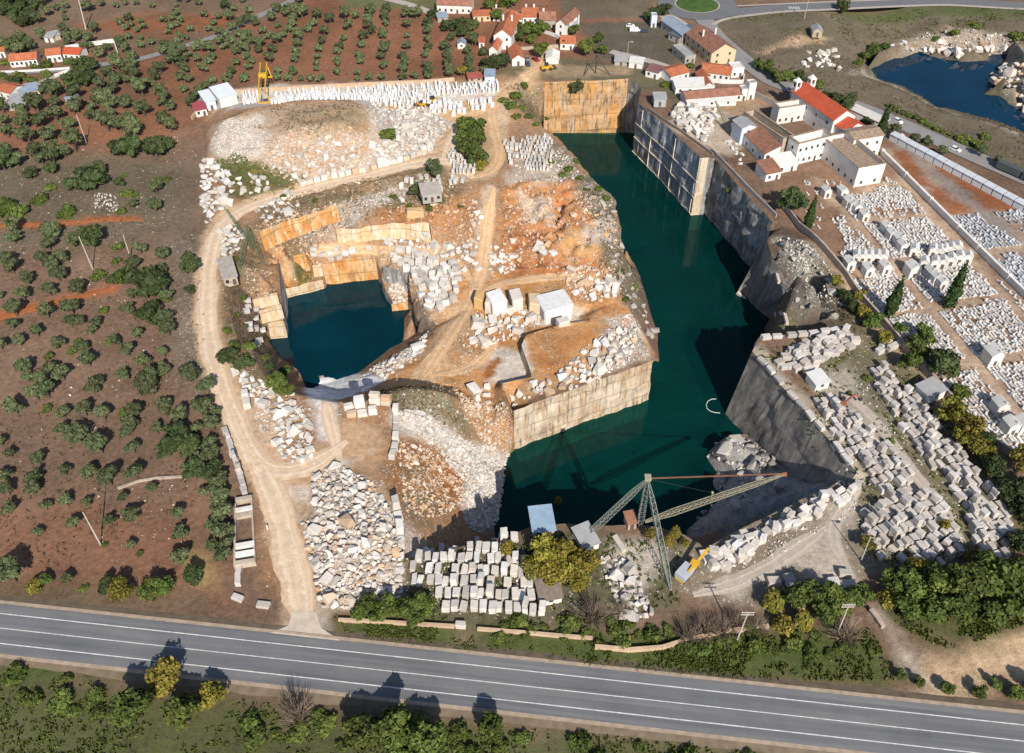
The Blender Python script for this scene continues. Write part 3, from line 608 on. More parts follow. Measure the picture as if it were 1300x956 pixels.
# dirt tracks
TRK = [(700, 62), (672, 92), (640, 118), (632, 150), (632, 200), (615, 222), (590, 222), (560, 200), (520, 208), (470, 222), (420, 232), (370, 244), (320, 258), (288, 274), (270, 300), (263, 340), (262, 390), (266, 440), (285, 490), (305, 540), (325, 585), (352, 620), (362, 680), (385, 760), (385, 800)]
paint(TRK, TRACK, 1.3, 1, line=7.5, stone=.03, streak=.08, grass=0, rough=.04, wob=.5)
paint([(575, 165), (560, 195), (560, 205)], TRACK, 2.5, 1, line=6, stone=.03, wob=.5)
paint([(340, 585), (400, 560), (420, 530), (470, 535), (492, 560), (480, 600), (430, 595), (400, 620), (390, 700), (350, 700), (330, 620)], (.52, .35, .22), 3, 1, stone=.06, grass=0, streak=.3, rough=.08)
paint([(330, 500), (355, 540), (365, 590), (340, 580), (315, 530)], (.52, .38, .27), 3, 1, stone=.05, grass=0, rough=.05)
paint([(395, 500), (425, 500), (430, 540), (430, 565), (405, 560)], DUST, 3, .85, stone=.1); paint([(340, 622), (400, 618), (430, 590), (470, 575), (420, 600), (395, 640)], DUST, 3, .75, stone=.02)
paint([(345, 640), (385, 620), (395, 700), (408, 770), (410, 812), (350, 812), (375, 770), (350, 700)], (.54, .42, .31), 3, .9, stone=.03, grass=0, rough=.04)
paint([(375, 785), (405, 785), (425, 820), (345, 810)], (.62, .56, .50), 2, .9)
# roadside, bottom
paint([(-60, 765), (330, 800), (345, 815), (-60, 780)], (.17, .125, .09), 2, .8, grass=.3)
paint([(420, 780), (540, 792), (850, 805), (1100, 800), (1140, 866), (900, 866), (640, 838), (440, 812)], (.075, .095, .03), 3, 1, grass=.8, stone=0)
paint([(560, 795), (600, 800), (610, 835), (580, 832)], (.24, .17, .12), 2, .9, grass=.1)
paint([(-80, 845), (420, 905), (1400, 990), (1400, 1100), (-80, 1100)], (.10, .10, .05), 4, 1, grass=.8, stone=0)
paint([(-80, 835), (150, 850), (150, 860), (-80, 850)], (.06, .09, .025), 2, 1, grass=.9)
paint([(1168, 846), (1190, 836), (1240, 814), (1320, 800), (1320, 858), (1250, 862), (1215, 882), (1180, 900), (1160, 880)], (.50, .36, .23), 2.5, 1, grass=.0, stone=.05, rough=.08)
paint([(1108, 775), (1130, 812), (1160, 866), (1180, 990), (1220, 990), (1185, 866), (1140, 810), (1118, 775)], (.40, .33, .27), 2, 1, grass=0)
paint([(1150, 800), (1200, 825), (1310, 790), (1310, 760), (1200, 770), (1120, 770)], (.07, .085, .03), 3, .8, grass=.8)
paint([(-60, 60), (120, 55), (200, 130), (120, 140), (-60, 140)], (.16, .10, .07), 5, .5, grass=.2)

# level beds under the paved roads
for L_, w_ in (([(893, 24), (909, 47), (931, 65), (955, 86), (985, 108), (1030, 119), (1086, 134), (1140, 156), (1220, 192), (1330, 240)], 13), ([(899, 16), (952, 15), (1040, 9), (1120, 5), (1240, 5), (1370, 9)], 20), ([(865, -5), (905, 15)], 44), ([(775, 66), (823, 77), (866, 92)], 9), ([(845, 20), (862, 30), (885, 48)], 12),
               ([(-30, 95), (51, 91), (88, 89), (135, 81), (176, 77), (234, 59), (274, 48), (318, 26), (344, 14), (374, 0), (400, -14)], 9), ([(10, 130), (40, 112), (62, 100), (85, 92)], 8), ([(440, -12), (500, 1), (547, 17)], 9)):
    paint(L_, None, 3, 1, rough=0.0, line=w_, wob=0, stone=0)
paint([(655, 262), (700, 255), (705, 280), (665, 285)], (.60, .48, .36), 2, .85, streak=.05)
paint([(700, 300), (750, 290), (765, 320), (720, 335)], (.56, .33, .14), 2, .8, streak=.5)
paint([(640, 300), (690, 290), (700, 310), (650, 320)], (.30, .10, .035), 2, .7, streak=.2)
paint([(735, 285), (775, 278), (780, 310), (748, 315)], (.58, .52, .46), 2, .8, streak=.0, stone=.6)
_n = fbm(TXY[:, 0] * .22, TXY[:, 1] * .22, 21, 4)
_rg = 1 - 2 * np.abs(fbm(TXY[:, 0] * .13, TXY[:, 1] * .13, 77, 4)); _n = np.where(TROUGH > .9, .5 * _n + .7 * _rg, _n)
_under = TZ < WZ - 1
TZ = TZ + np.where(pinned | _under, 0, np.clip(TROUGH, 0, 2) * _n * .9)
# slow change of soil tone
_t = 1 + .16 * fbm(TXY[:, 0] * .03, TXY[:, 1] * .03, 40, 3)
TCOL *= _t[:, None]
M_GROUND = mat_ground()
def mk_ground():
    me = bpy.data.meshes.new('ground'); me.from_pydata([(x, y, q) for (x, y), q in zip(TXY, TZ)], [], [tuple(int(i) for i in f) for f in TF]); me.update()
    for nm, A in (('Col', TCOL), ('Mix', TMIX)):
        at_ = me.color_attributes.new(nm, 'FLOAT_COLOR', 'POINT')
        at_.data.foreach_set('color', np.concatenate([A, np.ones((len(A), 1))], 1).astype(np.float32).ravel())
    me.polygons.foreach_set('use_smooth', [True] * len(me.polygons))
    return tag(link('ground', me, M_GROUND), kind='structure')
GROUND = mk_ground()
# sawn faces
ALLV = [tuple(v) for v in np.column_stack([TXY, TZ])]; ALLF = [tuple(int(i) for i in f) for f in TF]
def mk_wall(W, seed):
    T, B = W['Tn'], W['Bn']; n = len(T) - 1
    H = max((a - b).length for a, b in zip(T, B)); m = max(2, int(H / 1.6)); vs, uvs = [], []
    L = W['len']
    for j in range(m + 1):
        for i in range(n + 1):
            f = j / m; p = B[i].lerp(T[i], f)
            if 0 < i < n and 0 < j:
                d = (T[min(n, i + 1)] - T[i - 1]).xy
                if d.length < .05: d = (B[min(n, i + 1)] - B[i - 1]).xy
                d.normalize(); s = L * i / n; hz = (T[i] - B[i]).length * f
                o = W['amp'] * float(fbm(s * .25 + seed * 9, hz * .25, seed, 3))
                if W['cell']: o += .3 * float(_h(np.array(int(s / W['cell'][0])), np.array(int(hz / W['cell'][1])), seed))
                if j == m: o = 0
                p = p + Vector((d.y, -d.x, 0)) * o
            vs.append(p); uvs.append((L * i / n, (T[i] - B[i]).length * f))
    fs = [(j * (n + 1) + i, j * (n + 1) + i + 1, (j + 1) * (n + 1) + i + 1, (j + 1) * (n + 1) + i) for j in range(m) for i in range(n)]
    me = bpy.data.meshes.new(W['name']); me.from_pydata(vs, [], fs); uv = me.uv_layers.new(name='UVMap')
    li = np.zeros(len(me.loops), int); me.loops.foreach_get('vertex_index', li); uv.data.foreach_set('uv', np.array(uvs, np.float32)[li].ravel())
    me.update(); b = len(ALLV); ALLV.extend(tuple(v) for v in vs); ALLF.extend(tuple(i + b for i in f) for f in fs)
    return tag(link(W['name'], me, W['mat']), kind='structure')
for i, W in enumerate(WALLS): mk_wall(W, i + 1)
# sawing ledges left standing proud of the blue-grey face
def ledges(W):
    T, B = W['Tn'], W['Bn']; n = len(T) - 1; m = MB()
    def P(i, f):
        d = (T[min(n, i + 1)] - T[max(0, i - 1)]).xy.normalized(); q = B[i].lerp(T[i], f); return Vector((q.x + d.y * .22, q.y - d.x * .22, q.z))
    for f in (.235, .47, .69):
        for i in range(n): m.bar(P(i, f), P(i + 1, f), .5, .38)
    k = max(1, int(10.5 / (W['len'] / n)))
    for j, i in enumerate(range(k // 2, n, k)):
        lo, hi = ((.245, .68) if j % 2 else (.245, .46)); m.bar(P(i, lo), P(i, hi), .4, .34)
        if j % 3 == 0: m.bar(P(i, .7), P(i, .96), .35, .3)
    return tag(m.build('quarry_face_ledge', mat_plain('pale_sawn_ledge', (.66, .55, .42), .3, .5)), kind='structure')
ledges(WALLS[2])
# water
def sheet(name, x0, x1, y0, y1, z, mat):
    return tag(MB().add([(x0, y0, z), (x1, y0, z), (x1, y1, z), (x0, y1, z)], [(0, 1, 2, 3)]).build(name, mat), kind='structure')
M_WATER = mat_water('quarry_water', (.001, .040, .040), (.10, .42, .34), .5)
xs_ = -8.0
sheet('quarry_water', xs_, 130, 112, 352, WZ, M_WATER)
sheet('pond_water', -100, xs_, 112, 352, WZ, mat_water('pond_water', (.001, .034, .056), (.06, .32, .40), .6))
lk = at(1200, 100, -7)
sheet('lake_water', 96, 330, 280, 430, -6.4, mat_water('lake_water', (.001, .032, .075), (.05, .22, .33), .75))
BV = BVHTree.FromPolygons(ALLV, ALLF)
def hit(x, y):
    h = BV.ray_cast(Vector((0, 0, CAM_H)), ray(x, y))[0]
    return h if h is not None else at(x, y, 0)
def gz(x, y):
    h = BV.ray_cast(Vector((x, y, 300)), Vector((0, 0, -1)))[0]
    return h.z if h is not None else 0.0
# ------------------------------------------------------------------ vegetation
def leaf_cards(n, lobes, size, rs, flat=1.0, droop=0.0):
    """n small leaf-sprays spread through the outer part of several lobes"""
    L = np.array(lobes); pr = L[:, 3] ** 2; k = rs.choice(len(L), n, p=pr / pr.sum())
    d = rs.normal(size=(n, 3)); d /= np.linalg.norm(d, axis=1)[:, None]; d[:, 2] = np.where(d[:, 2] < -.35, -d[:, 2] * .5, d[:, 2])
    r = L[k, 3] * rs.uniform(.72, 1.08, n) ** .8
    c = L[k, :3] + d * r[:, None] * np.array([1, 1, flat])
    nrm = d + rs.normal(scale=.55, size=(n, 3)); nrm /= np.linalg.norm(nrm, axis=1)[:, None]
    t = np.cross(nrm, rs.normal(size=(n, 3))); t /= np.linalg.norm(t, axis=1)[:, None]; b = np.cross(nrm, t)
    s = size * rs.uniform(.6, 1.35, n)[:, None]
    v = np.stack([c - t * s - b * s * .35, c + t * s * .2 - b * s * .6, c + t * s + b * s * .3, c - t * s * .3 + b * s * .6], 1).reshape(-1, 3)
    return v, np.arange(4 * n).reshape(-1, 4)
def blob(c, r, rs, amp=.25, nu=9, nv=6, flat=1.0):
    vs, fs = [], []
    for j in range(nv + 1):
        th = math.pi * j / nv
        for i in range(nu):
            ph = 2 * math.pi * i / nu; q = r * (1 + rs.uniform(-amp, amp))
            vs.append((c[0] + q * math.sin(th) * math.cos(ph), c[1] + q * math.sin(th) * math.sin(ph), c[2] + q * flat * math.cos(th)))
    for j in range(nv):
        for i in range(nu): fs.append((j * nu + i, (j + 1) * nu + i, (j + 1) * nu + (i + 1) % nu, j * nu + (i + 1) % nu))
    return vs, fs
def crown_mesh(name, seed, n=420, R=1.0, h0=.55, lobes=7, size=.16, flat=.85, spread=.55, core=.62, tall=1.0):
    """unit crown (radius about 1, starting at height h0), scaled per tree"""
    rs = np.random.RandomState(seed); Ls = [(0, 0, h0 + .75 * tall, .62)]
    for i in range(lobes):
        a = 2 * math.pi * (i + rs.uniform(-.3, .3)) / lobes; q = spread * rs.uniform(.7, 1.15)
        Ls.append((math.cos(a) * q, math.sin(a) * q, h0 + tall * rs.uniform(.3, 1.15), rs.uniform(.32, .52)))
    v, f = leaf_cards(n, Ls, size, rs, flat); m = MB(); m.add(v, f)
    for L in Ls: m.add(*blob(L[:3], L[3] * core / .7 * .8, rs, .22, 8, 5, flat))
    return m.mesh(name)
def trunk_mesh(name, seed, h=.9, r=.11, limbs=3):
    rs = random.Random(seed); m = MB(); p = Vector((0, 0, -.12)); q = Vector((rs.uniform(-.06, .06), rs.uniform(-.06, .06), h * .55)); m.tube(p, q, r * 1.25, r * .85, 7)
    for i in range(limbs):
        a = 2 * math.pi * i / limbs + rs.uniform(-.4, .4); m.tube(q, q + Vector((math.cos(a) * .42, math.sin(a) * .42, h * .62)), r * .6, r * .25, 5)
    return m.mesh(name)
def cypress_mesh(name, seed):
    rs = np.random.RandomState(seed); Ls = [(rs.uniform(-.05, .05), rs.uniform(-.05, .05), z, .95 * math.sin(math.pi * min(1, (z + .6) / 6.9)) ** .7 * (1 - z / 7.6) + .1) for z in np.linspace(.5, 6.1, 13)]
    v, f = leaf_cards(900, Ls, .22, rs, 1.3); m = MB(); m.add(v, f)
    for L in Ls: m.add(*blob(L[:3], L[3] * .75, rs, .15, 8, 5, 1.2))
    return m.mesh(name)
def twig_mesh(name, seed, n=120):
    rs = random.Random(seed); m = MB()
    for i in range(n):
        a = rs.uniform(0, 2 * math.pi); e = rs.uniform(.35, 1.35); L = rs.uniform(.6, 1.25)
        d = Vector((math.cos(a) * math.cos(e), math.sin(a) * math.cos(e), math.sin(e))); b = Vector((rs.uniform(-.15, .15), rs.uniform(-.15, .15), -.05)); mid = b + d * L * .55
        m.tube(b, mid, .022, .013, 4, False)
        for k in range(3):
            e2 = d + Vector((rs.uniform(-.5, .5), rs.uniform(-.5, .5), rs.uniform(-.1, .4))); m.tube(mid, mid + e2.normalized() * L * .5, .012, .004, 3, False)
    return m.mesh(name)
ML_OLIVE = mat_leaf('olive_leaf', (.048, .063, .026), (.128, .150, .070)); ML_DARK = mat_leaf('evergreen_leaf', (.024, .040, .015), (.075, .098, .034))
ML_GREEN = mat_leaf('broad_leaf', (.034, .058, .013), (.125, .155, .034)); ML_YEL = mat_leaf('autumn_leaf', (.075, .075, .012), (.24, .20, .035)); ML_CYP = mat_leaf('cypress_leaf', (.016, .032, .010), (.045, .075, .020), .15)
M_BARK = mat_plain('bark', (.10, .08, .06), .3, 3); M_TWIG = mat_plain('bare_twigs', (.21, .16, .12), .25, 2, rnd_v=.25)
TRUNKS = [trunk_mesh('trunk', s) for s in range(3)]
CR = {'olive': [crown_mesh('olive_crown', 10 + s, 420, size=.15) for s in range(7)],
      'dark': [crown_mesh('evergreen_crown', 30 + s, 800, size=.12, lobes=9, h0=.25, spread=.6) for s in range(3)],
      'green': [crown_mesh('green_crown', 40 + s, 1100, size=.12, lobes=10, h0=.3, tall=1.15) for s in range(4)],
      'yellow': [crown_mesh('autumn_crown', 50 + s, 900, size=.12, lobes=9, h0=.3, tall=1.15, core=.5) for s in range(3)],
      'cypress': [cypress_mesh('cypress_crown', 60 + s) for s in range(2)], 'bare': [twig_mesh('twigs', 70 + s) for s in range(3)],
      'shrub': [crown_mesh('shrub_crown', 80 + s, 330, size=.15, h0=-.25, flat=.7, tall=.75) for s in range(4)]}
LM = {'olive': ML_OLIVE, 'dark': ML_DARK, 'green': ML_GREEN, 'yellow': ML_YEL, 'cypress': ML_CYP, 'bare': M_TWIG, 'shrub': ML_GREEN}
for k, ms in CR.items():
    for me in ms: me.materials.append(LM[k])
for me in TRUNKS: me.materials.append(M_BARK)
PROTO = {}
def plant(kind, name, x, y, r, label, cat, group, tall=1.0, mat=None):
    """x, y, r: crown centre and radius in the photo; stands on the terrain"""
    base = hit(x, y + r * (.55 if kind != 'shrub' else .2) if kind != 'cypress' else y); D = (Vector(base) - cam.location).length; R = r * D / FPX * 1.08
    z = max(base.z, WZ); s = R
    o = empty(name, (base.x, base.y, z - .03), rnd.uniform(0, 6.28)); tag(o, label, cat, group)
    j = rnd.uniform(.92, 1.1); o.scale = (s * rnd.uniform(.92, 1.1), s * rnd.uniform(.92, 1.1), s * j * tall)
    key = 'crown' if kind != 'bare' else 'branches'
    if kind == 'bare': link('branches', rnd.choice(CR[kind]), None, o); return o
    me = rnd.choice(CR[kind]); src = PROTO.get((me.name, mat))
    if src is None: src = link(key, me, None, o); PROTO[(me.name, mat)] = src
    else: c = src.copy(); COL.objects.link(c); c.parent = o
    if kind not in ('shrub', 'cypress'): link('trunk', rnd.choice(TRUNKS), None, o)
    return o
def decode(txt, ox, oy, sc_=220 / 1300):
    out = []
    for q in txt.split():
        a = q.split(','); x, y, r = (float(v) for v in a[:3]); out.append((ox + x * sc_, oy + y * sc_, r * sc_, a[3] if len(a) > 3 else 'o'))
    return [(x, y, r * (.86 if y < 150 else .95), k) for x, y, r, k in out]
OL = []
OL += decode("45,570,45 70,655,45 290,455,75 425,355,75 340,340,40 430,440,50 435,530,65 170,490,50 195,540,45 190,605,55 225,695,60 330,575,55 385,680,60 540,270,60,d 620,210,70,d 690,150,60,d 690,240,55,d 590,160,55,d 650,270,50,d 580,375,60 590,460,55 530,600,55 560,480,45 690,530,45 700,475,40 745,365,40 730,410,40 760,300,50 820,445,80 860,340,50 880,280,50 885,240,45 820,215,50 900,160,60 870,110,50 1000,150,55 1030,220,50 1005,95,45 970,260,40 965,200,40 950,440,60 1090,490,60 1040,450,40 850,520,45 820,595,70 920,610,50 975,560,45 1015,645,70 1070,330,75 1130,290,45 1170,235,45 1210,180,50 1210,345,55 1240,395,50 1220,430,40 1290,460,45 1240,560,50 1290,610,50 575,745,75 500,805,45 410,790,60 290,805,60 410,850,55 330,860,45 60,830,70 140,875,50 1000,770,100,d 910,780,70,d 1180,790,80,d 1260,740,60,d 30,470,55 40,120,40,s 345,140,50,s 260,145,30,s 530,110,50,s 160,230,50,s 120,270,45,d 250,250,40,s 350,215,45,s 20,220,40,s 165,35,50 60,30,45", 0, 60)
OL += decode("40,60,70,d 235,135,45,d 395,100,45,d 380,225,45,s 300,325,55,s 60,390,80,s 170,410,65,s 505,425,60,s 565,215,55,d 700,180,95,d 760,110,55,d 905,195,40,d 935,135,25,s 960,275,45,s 1010,285,30,s 1000,360,40 910,405,40,s 1185,245,55 1170,375,55 1185,170,35,s 1260,165,30,s 120,540,55 115,620,50 410,580,65 385,670,50 570,640,55 715,620,85,d 890,670,45,s 875,780,40,s 330,780,50 410,820,50 475,770,50 70,790,65 110,840,55 1230,740,50 1060,700,50 1010,810,55 1215,850,40", 0, 200)
OL += decode("220,95,50 455,70,60 600,165,60 735,65,55,s 385,180,55 190,220,50 130,330,60 110,435,45 10,220,30 365,345,60 550,320,65 610,410,45 545,420,45 780,320,40,s 735,420,40 705,480,40 20,590,50 160,560,45 290,490,50 450,575,50 545,630,40,s 640,600,45 370,665,40,s 590,560,35,s 680,710,60 880,560,45 820,560,30,s 970,325,50 1045,510,50 970,635,55 1090,715,60 1240,650,45 940,815,50 390,770,55 200,770,60 225,835,40 480,815,60 320,850,50 740,870,50 850,100,45,d 960,80,70,g 1150,140,120,d 1215,40,50,d 1005,210,40 1150,360,100,d 1260,400,60 1250,230,50,s 1270,480,60 1140,850,80 1230,790,60", 0, 340)
OL += decode("290,130,60 370,110,70 710,90,55 1130,80,90 1070,60,50 130,235,65 360,235,35,s 490,265,50 650,255,60 795,280,65 920,260,30,s 480,395,50 610,450,85 765,525,80 1030,270,60 1000,350,60 970,410,55 1010,530,55 1240,220,50 20,490,40 90,575,40 300,620,50 50,735,50 270,760,55 270,840,55 75,850,45 500,695,40 690,720,55 840,765,75 1030,720,70 1190,390,50 1150,830,40", 0, 480)
OL += decode("85,165,45 355,135,40 510,105,45 665,110,40 300,330,35 570,270,50 935,75,40 840,255,45 1000,210,60 1000,430,40 1050,490,25,s 790,420,25,s 120,650,100 270,740,50,y 360,690,45,g 525,685,40 630,750,35,s 815,740,60,d 930,770,80,y 1140,780,70,g 1250,740,70,g", 0, 620)
OL += decode("555,230,75,d 545,405,40,d 360,150,50 380,465,50 390,710,65", 150, 300)
OL += decode("560,215,75 685,310,75 650,480,80 735,510,50 720,600,65 595,620,50 475,530,70 365,460,65 470,700,100,d 390,780,80,d 560,750,80,d 700,730,60 720,820,70 640,860,60 830,80,75,d 950,135,65,d 1140,155,45,d 1250,210,60,g 1190,290,80,g 1260,330,60,g", 150, 440)
OL += decode("285,370,55 300,525,60 305,700,70 420,50,90,d 540,60,90,d 600,150,70 490,210,50 610,260,80 630,360,75 560,330,40 530,470,45 620,510,80 650,600,60 540,620,50 630,690,70 590,430,60 400,830,75,d", 180, 590)
OL += decode("430,75,30 500,60,30 660,70,50 480,95,20 360,105,40 485,230,35 495,150,25 720,235,40 710,190,25 900,185,30 970,150,35 950,225,30 875,55,25 945,35,25 1030,35,25 770,40,30 1145,55,25 985,195,25 1060,175,25 1085,215,30 1030,240,25 970,290,30 1060,295,25 1060,350,30 1140,330,30 920,340,50 945,380,45 590,290,45 525,290,40 520,340,35 680,310,45 170,310,45 40,350,50 140,360,60,d 240,355,50 320,280,40 640,370,35 690,355,25 760,420,45 815,375,35 20,20,60,d 110,40,60,d 200,30,60,d 290,60,50,d 150,110,60,d 230,120,50,d 60,90,50,d 200,180,50,d 290,160,45 340,20,45 120,170,40", 0, 0)
OL += decode("315,35,30 230,10,25 165,10,25 145,50,20 515,50,40,d 575,80,30 645,15,30 690,90,30 355,125,30 145,115,35 120,155,30 180,165,30 150,200,30 100,215,30 50,165,30 90,255,25 250,235,30 390,230,30 430,185,30 170,275,25 220,295,25 165,325,30 465,140,30 555,150,40 520,115,30 60,345,35 115,375,40 50,400,40 195,380,40 315,345,35 295,380,35 150,425,40 120,465,55 210,465,40 250,425,30 305,455,35 385,380,50 420,440,35 385,475,35 205,530,45 350,530,40 180,595,40 245,610,40 205,685,35 470,265,40 520,280,35 480,325,40 560,320,35 570,225,40 625,195,40 680,165,45 740,180,40 610,275,35 680,275,40 520,365,35 595,400,40 655,310,35 710,325,40 620,360,35 665,380,40 780,345,45 765,390,40 670,440,35 710,475,30 600,485,35 690,520,35 865,150,45 910,205,30 895,80,40 790,250,35 850,285,35 905,320,45 950,280,35 985,240,35 865,385,40 845,460,45 560,555,40 540,585,30 515,620,30 670,580,30 650,610,35 820,580,35 420,625,35 905,550,35 905,600,35 1020,555,40 985,605,35 1080,605,30 1155,605,35 1230,605,35 980,110,50 1085,115,60 1020,160,40 1010,195,35 1070,10,40 1200,120,40 1170,190,35 1135,235,35 1060,285,45 1055,345,40 1045,400,35 1040,440,35 1030,465,30 365,660,40 320,710,40 280,750,45 250,790,40", 200, 0)
OL += decode("20,130,45 115,165,45 75,255,40 55,325,40 30,385,35 20,440,30 15,490,30 10,530,25 230,130,55 310,135,35 250,210,45 220,300,30 185,365,40 170,405,35 170,460,30 175,490,30 170,555,35 420,100,50 405,175,50 400,215,40 435,250,40 365,285,45 350,350,35 335,435,35 345,475,35 320,560,30 320,605,25 410,595,35 505,595,35 540,80,40 530,140,45 535,190,30 515,275,40 530,380,55 500,445,40 520,505,40 690,110,50 760,120,50 695,200,45 695,280,30 690,360,40 660,440,40 680,485,40 665,540,45 660,585,40 750,585,35 850,190,45 850,245,45 850,310,35 850,370,40 830,425,35 840,505,40 850,550,45 855,590,35 985,370,45 995,420,45 995,480,45 1005,530,40 1010,570,40 1150,395,40 1160,450,40 1160,495,40 1165,545,40 1270,405,30 1270,490,40 1280,540,40 880,115,40,d 1000,210,60,d 1080,200,60,d 1170,200,60,d 1100,250,60,d 1180,320,50 1020,300,40 1100,555,45,y", 400, 0)
def spot_of(x, y):
    if y < 105 and x > 300: return 'olive tree in the planted rows above the slab yard', 'olive trees in the rows above the slab yard'
    if y < 70: return 'small olive tree on the far red scrubland behind the roadside cottages', 'olive trees on the far scrubland'
    if y < 215: return 'grey-green olive tree on the red soil between cottages and spoil mound', 'olive trees near the cottages'
    if y < 330: return 'olive tree on the dry stony ground beside the red earth track', 'olive trees by the red earth track'
    if y < 520: return 'round olive tree with a short dark shadow left of the pale haul road', 'olive trees left of the haul road'
    if x > 200 and y > 560: return 'dense olive tree in the belt beside the stone trough and entrance track', 'olive trees beside the entrance track'
    return 'round olive tree in the lower grove above the main road', 'olive trees in the lower grove'
oliv = sorted([t for t in OL if t[3] == 'o'], key=lambda t: -t[2])
for x, y, r, k in oliv[:296]:
    l, g = spot_of(x, y); plant('olive', 'olive_tree', x, y, r, l, 'olive tree', g)
def merge_crowns(name, items, meshes, mat, nkeep=140):
    m = MB()
    for x, y, r in items:
        b = hit(x, y + r * .5); R = r * (Vector(b) - cam.location).length / FPX * 1.08; me = rnd.choice(meshes); a = rnd.uniform(0, 6.28); c, s = math.cos(a) * R, math.sin(a) * R
        nv = len(me.vertices); co = np.zeros(nv * 3); me.vertices.foreach_get('co', co); co = co.reshape(-1, 3)
        v = np.stack([b.x + co[:, 0] * c - co[:, 1] * s, b.y + co[:, 0] * s + co[:, 1] * c, b.z + co[:, 2] * R], 1)
        m.add(v.tolist(), [tuple(p.vertices) for p in me.polygons]); m.tube(b, b + Vector((0, 0, R * .7)), R * .1, R * .07, 5)
    return m.build(name, mat)
small = [crown_mesh('far_crown', 100 + s, 110, size=.26) for s in range(4)]
if oliv[296:]: tag(merge_crowns('distant_olive_trees', [t[:3] for t in oliv[296:]], small, ML_OLIVE), 'many small dark olive trees dotting the far groves', 'olive grove', kind='stuff')
for x, y, r, k in OL:
    where = 'beside the far cottages' if y < 150 and x < 250 else 'behind the village houses' if y < 120 else 'in the olive grove' if x < 235 else 'beside the haul road'
    if k == 'd': plant('dark', 'evergreen_oak', x, y, r, 'dark green dense evergreen oak ' + where, 'tree', 'dark evergreen oaks ' + where)
    elif k == 's': plant('shrub', 'shrub', x, y, r, 'low bright green shrub ' + where, 'shrub', 'green shrubs ' + where)
    elif k == 'g': plant('green', 'leafy_tree', x, y, r, 'fresh green leafy tree ' + ('on the bank of the small pond' if x > 300 else 'in the hedge along the main road' if y > 700 else where), 'tree', 'leafy trees by the groves')
    elif k == 'y': plant('yellow', 'autumn_shrub', x, y, r, 'yellow-green autumn shrub ' + ('beside the low red-roofed shed' if y < 120 else 'in the hedge along the main road'), 'shrub', 'autumn shrubs along the grove')
TR = []
def trees(kind, name, label, cat, group, *pts, tall=1.0):
    for p in pts: plant(kind, name, p[0], p[1], p[2], label, cat, group, tall)
trees('green', 'leafy_tree', 'tall bright green tree in the clump between the two yard tracks', 'tree', 'clump of trees between the yard tracks', (592, 168, 14), (603, 178, 16), (596, 192, 15), (606, 203, 14), (590, 182, 12))
trees('yellow', 'autumn_shrub', 'yellowing bush at the foot of the tree clump by the yard track', 'shrub', None, (612, 212, 8))
trees('dark', 'evergreen_oak', 'dark bush growing out of the top of the ochre quarry face', 'tree', None, (731, 112, 9))
trees('shrub', 'shrub', 'small dark bush at the foot of the ochre quarry face', 'shrub', None, (694, 150, 4))
trees('green', 'leafy_tree', 'round green bush on the east flank of the spoil mound', 'tree', None, (493, 176, 9))
trees('olive', 'olive_tree', 'olive tree between the marble stacks south of the yard track', 'olive tree', 'olive trees among the marble stacks', (552, 220, 11), (528, 245, 9))
trees('shrub', 'shrub', 'green shrub on the slope left of the ochre quarry face', 'shrub', 'shrubs left of the ochre quarry face', (655, 122, 8), (648, 135, 8), (640, 128, 7), (665, 110, 6), (662, 138, 7), (672, 148, 6), (656, 148, 6), (680, 158, 5))
trees('shrub', 'shrub', 'green shrub on the rocky rim of the peninsula above the water', 'shrub', 'shrubs on the peninsula rim', (722, 215, 6), (735, 226, 6), (715, 222, 6), (700, 205, 5), (760, 240, 5), (770, 252, 5), (745, 240, 4), (790, 345, 4), (805, 365, 5), (795, 380, 5), (732, 205, 4))
trees('cypress', 'cypress_tree', 'slim dark cypress near the middle of the old cemetery beside the pit wall', 'cypress', None, (1128, 401, 8.5), tall=1.08)
trees('cypress', 'cypress_tree', 'slim dark cypress on the cross path of the old cemetery', 'cypress', None, (1203, 390, 8.5), tall=1.05)
trees('cypress', 'cypress_tree', 'tall cypress behind the red-roofed church beside the road', 'cypress', None, (1113, 184, 6), tall=1.4)
trees('cypress', 'cypress_tree', 'cypress close against the big tree at the top of the cemetery', 'cypress', None, (1024, 292, 7), tall=1.1)
trees('cypress', 'cypress_tree', 'cypress in the row between the church towers and the car park', 'cypress', 'cypresses by the church towers', (1003, 138, 4.5), (1016, 134, 4.5), (1011, 126, 4.5), tall=1.25)
trees('dark', 'evergreen_oak', 'big dark green tree above the upper corner of the cemetery', 'tree', None, (1003, 262, 16))
trees('dark', 'evergreen_oak', 'dark tree beside the church and its cypress', 'tree', 'dark trees behind the church', (1097, 162, 9), (1060, 130, 9), (1073, 138, 9), (1048, 126, 8), (1078, 128, 7))
trees('dark', 'evergreen_oak', 'very dark broad tree at the cemetery wall above the block yards', 'tree', None, (1193, 464, 20))
trees('green', 'leafy_tree', 'green tree in the line along the outside of the cemetery wall', 'tree', 'trees along the cemetery wall', (1163, 443, 14), (1150, 462, 12), (1170, 425, 10), (1140, 420, 9), (1215, 500, 10), (1105, 412, 10))
trees('yellow', 'autumn_shrub', 'brownish bush below the cemetery wall beside the block yards', 'shrub', 'brownish bushes below the cemetery wall', (1200, 528, 14), (1225, 548, 14), (1240, 570, 14), (1215, 560, 10), (1095, 400, 9), (1090, 375, 7), (1060, 360, 7), (1120, 432, 8))
trees('dark', 'evergreen_oak', 'dark bush in the shade below the cemetery wall', 'shrub', 'dark bushes below the cemetery wall', (1255, 595, 14), (1275, 625, 14), (1295, 650, 14), (1290, 690, 14), (1250, 560, 10), (1080, 390, 8), (1070, 378, 8), (1300, 620, 12))
trees('yellow', 'autumn_tree', 'golden autumn tree at the right edge below the cemetery wall', 'tree', None, (1290, 592, 15))
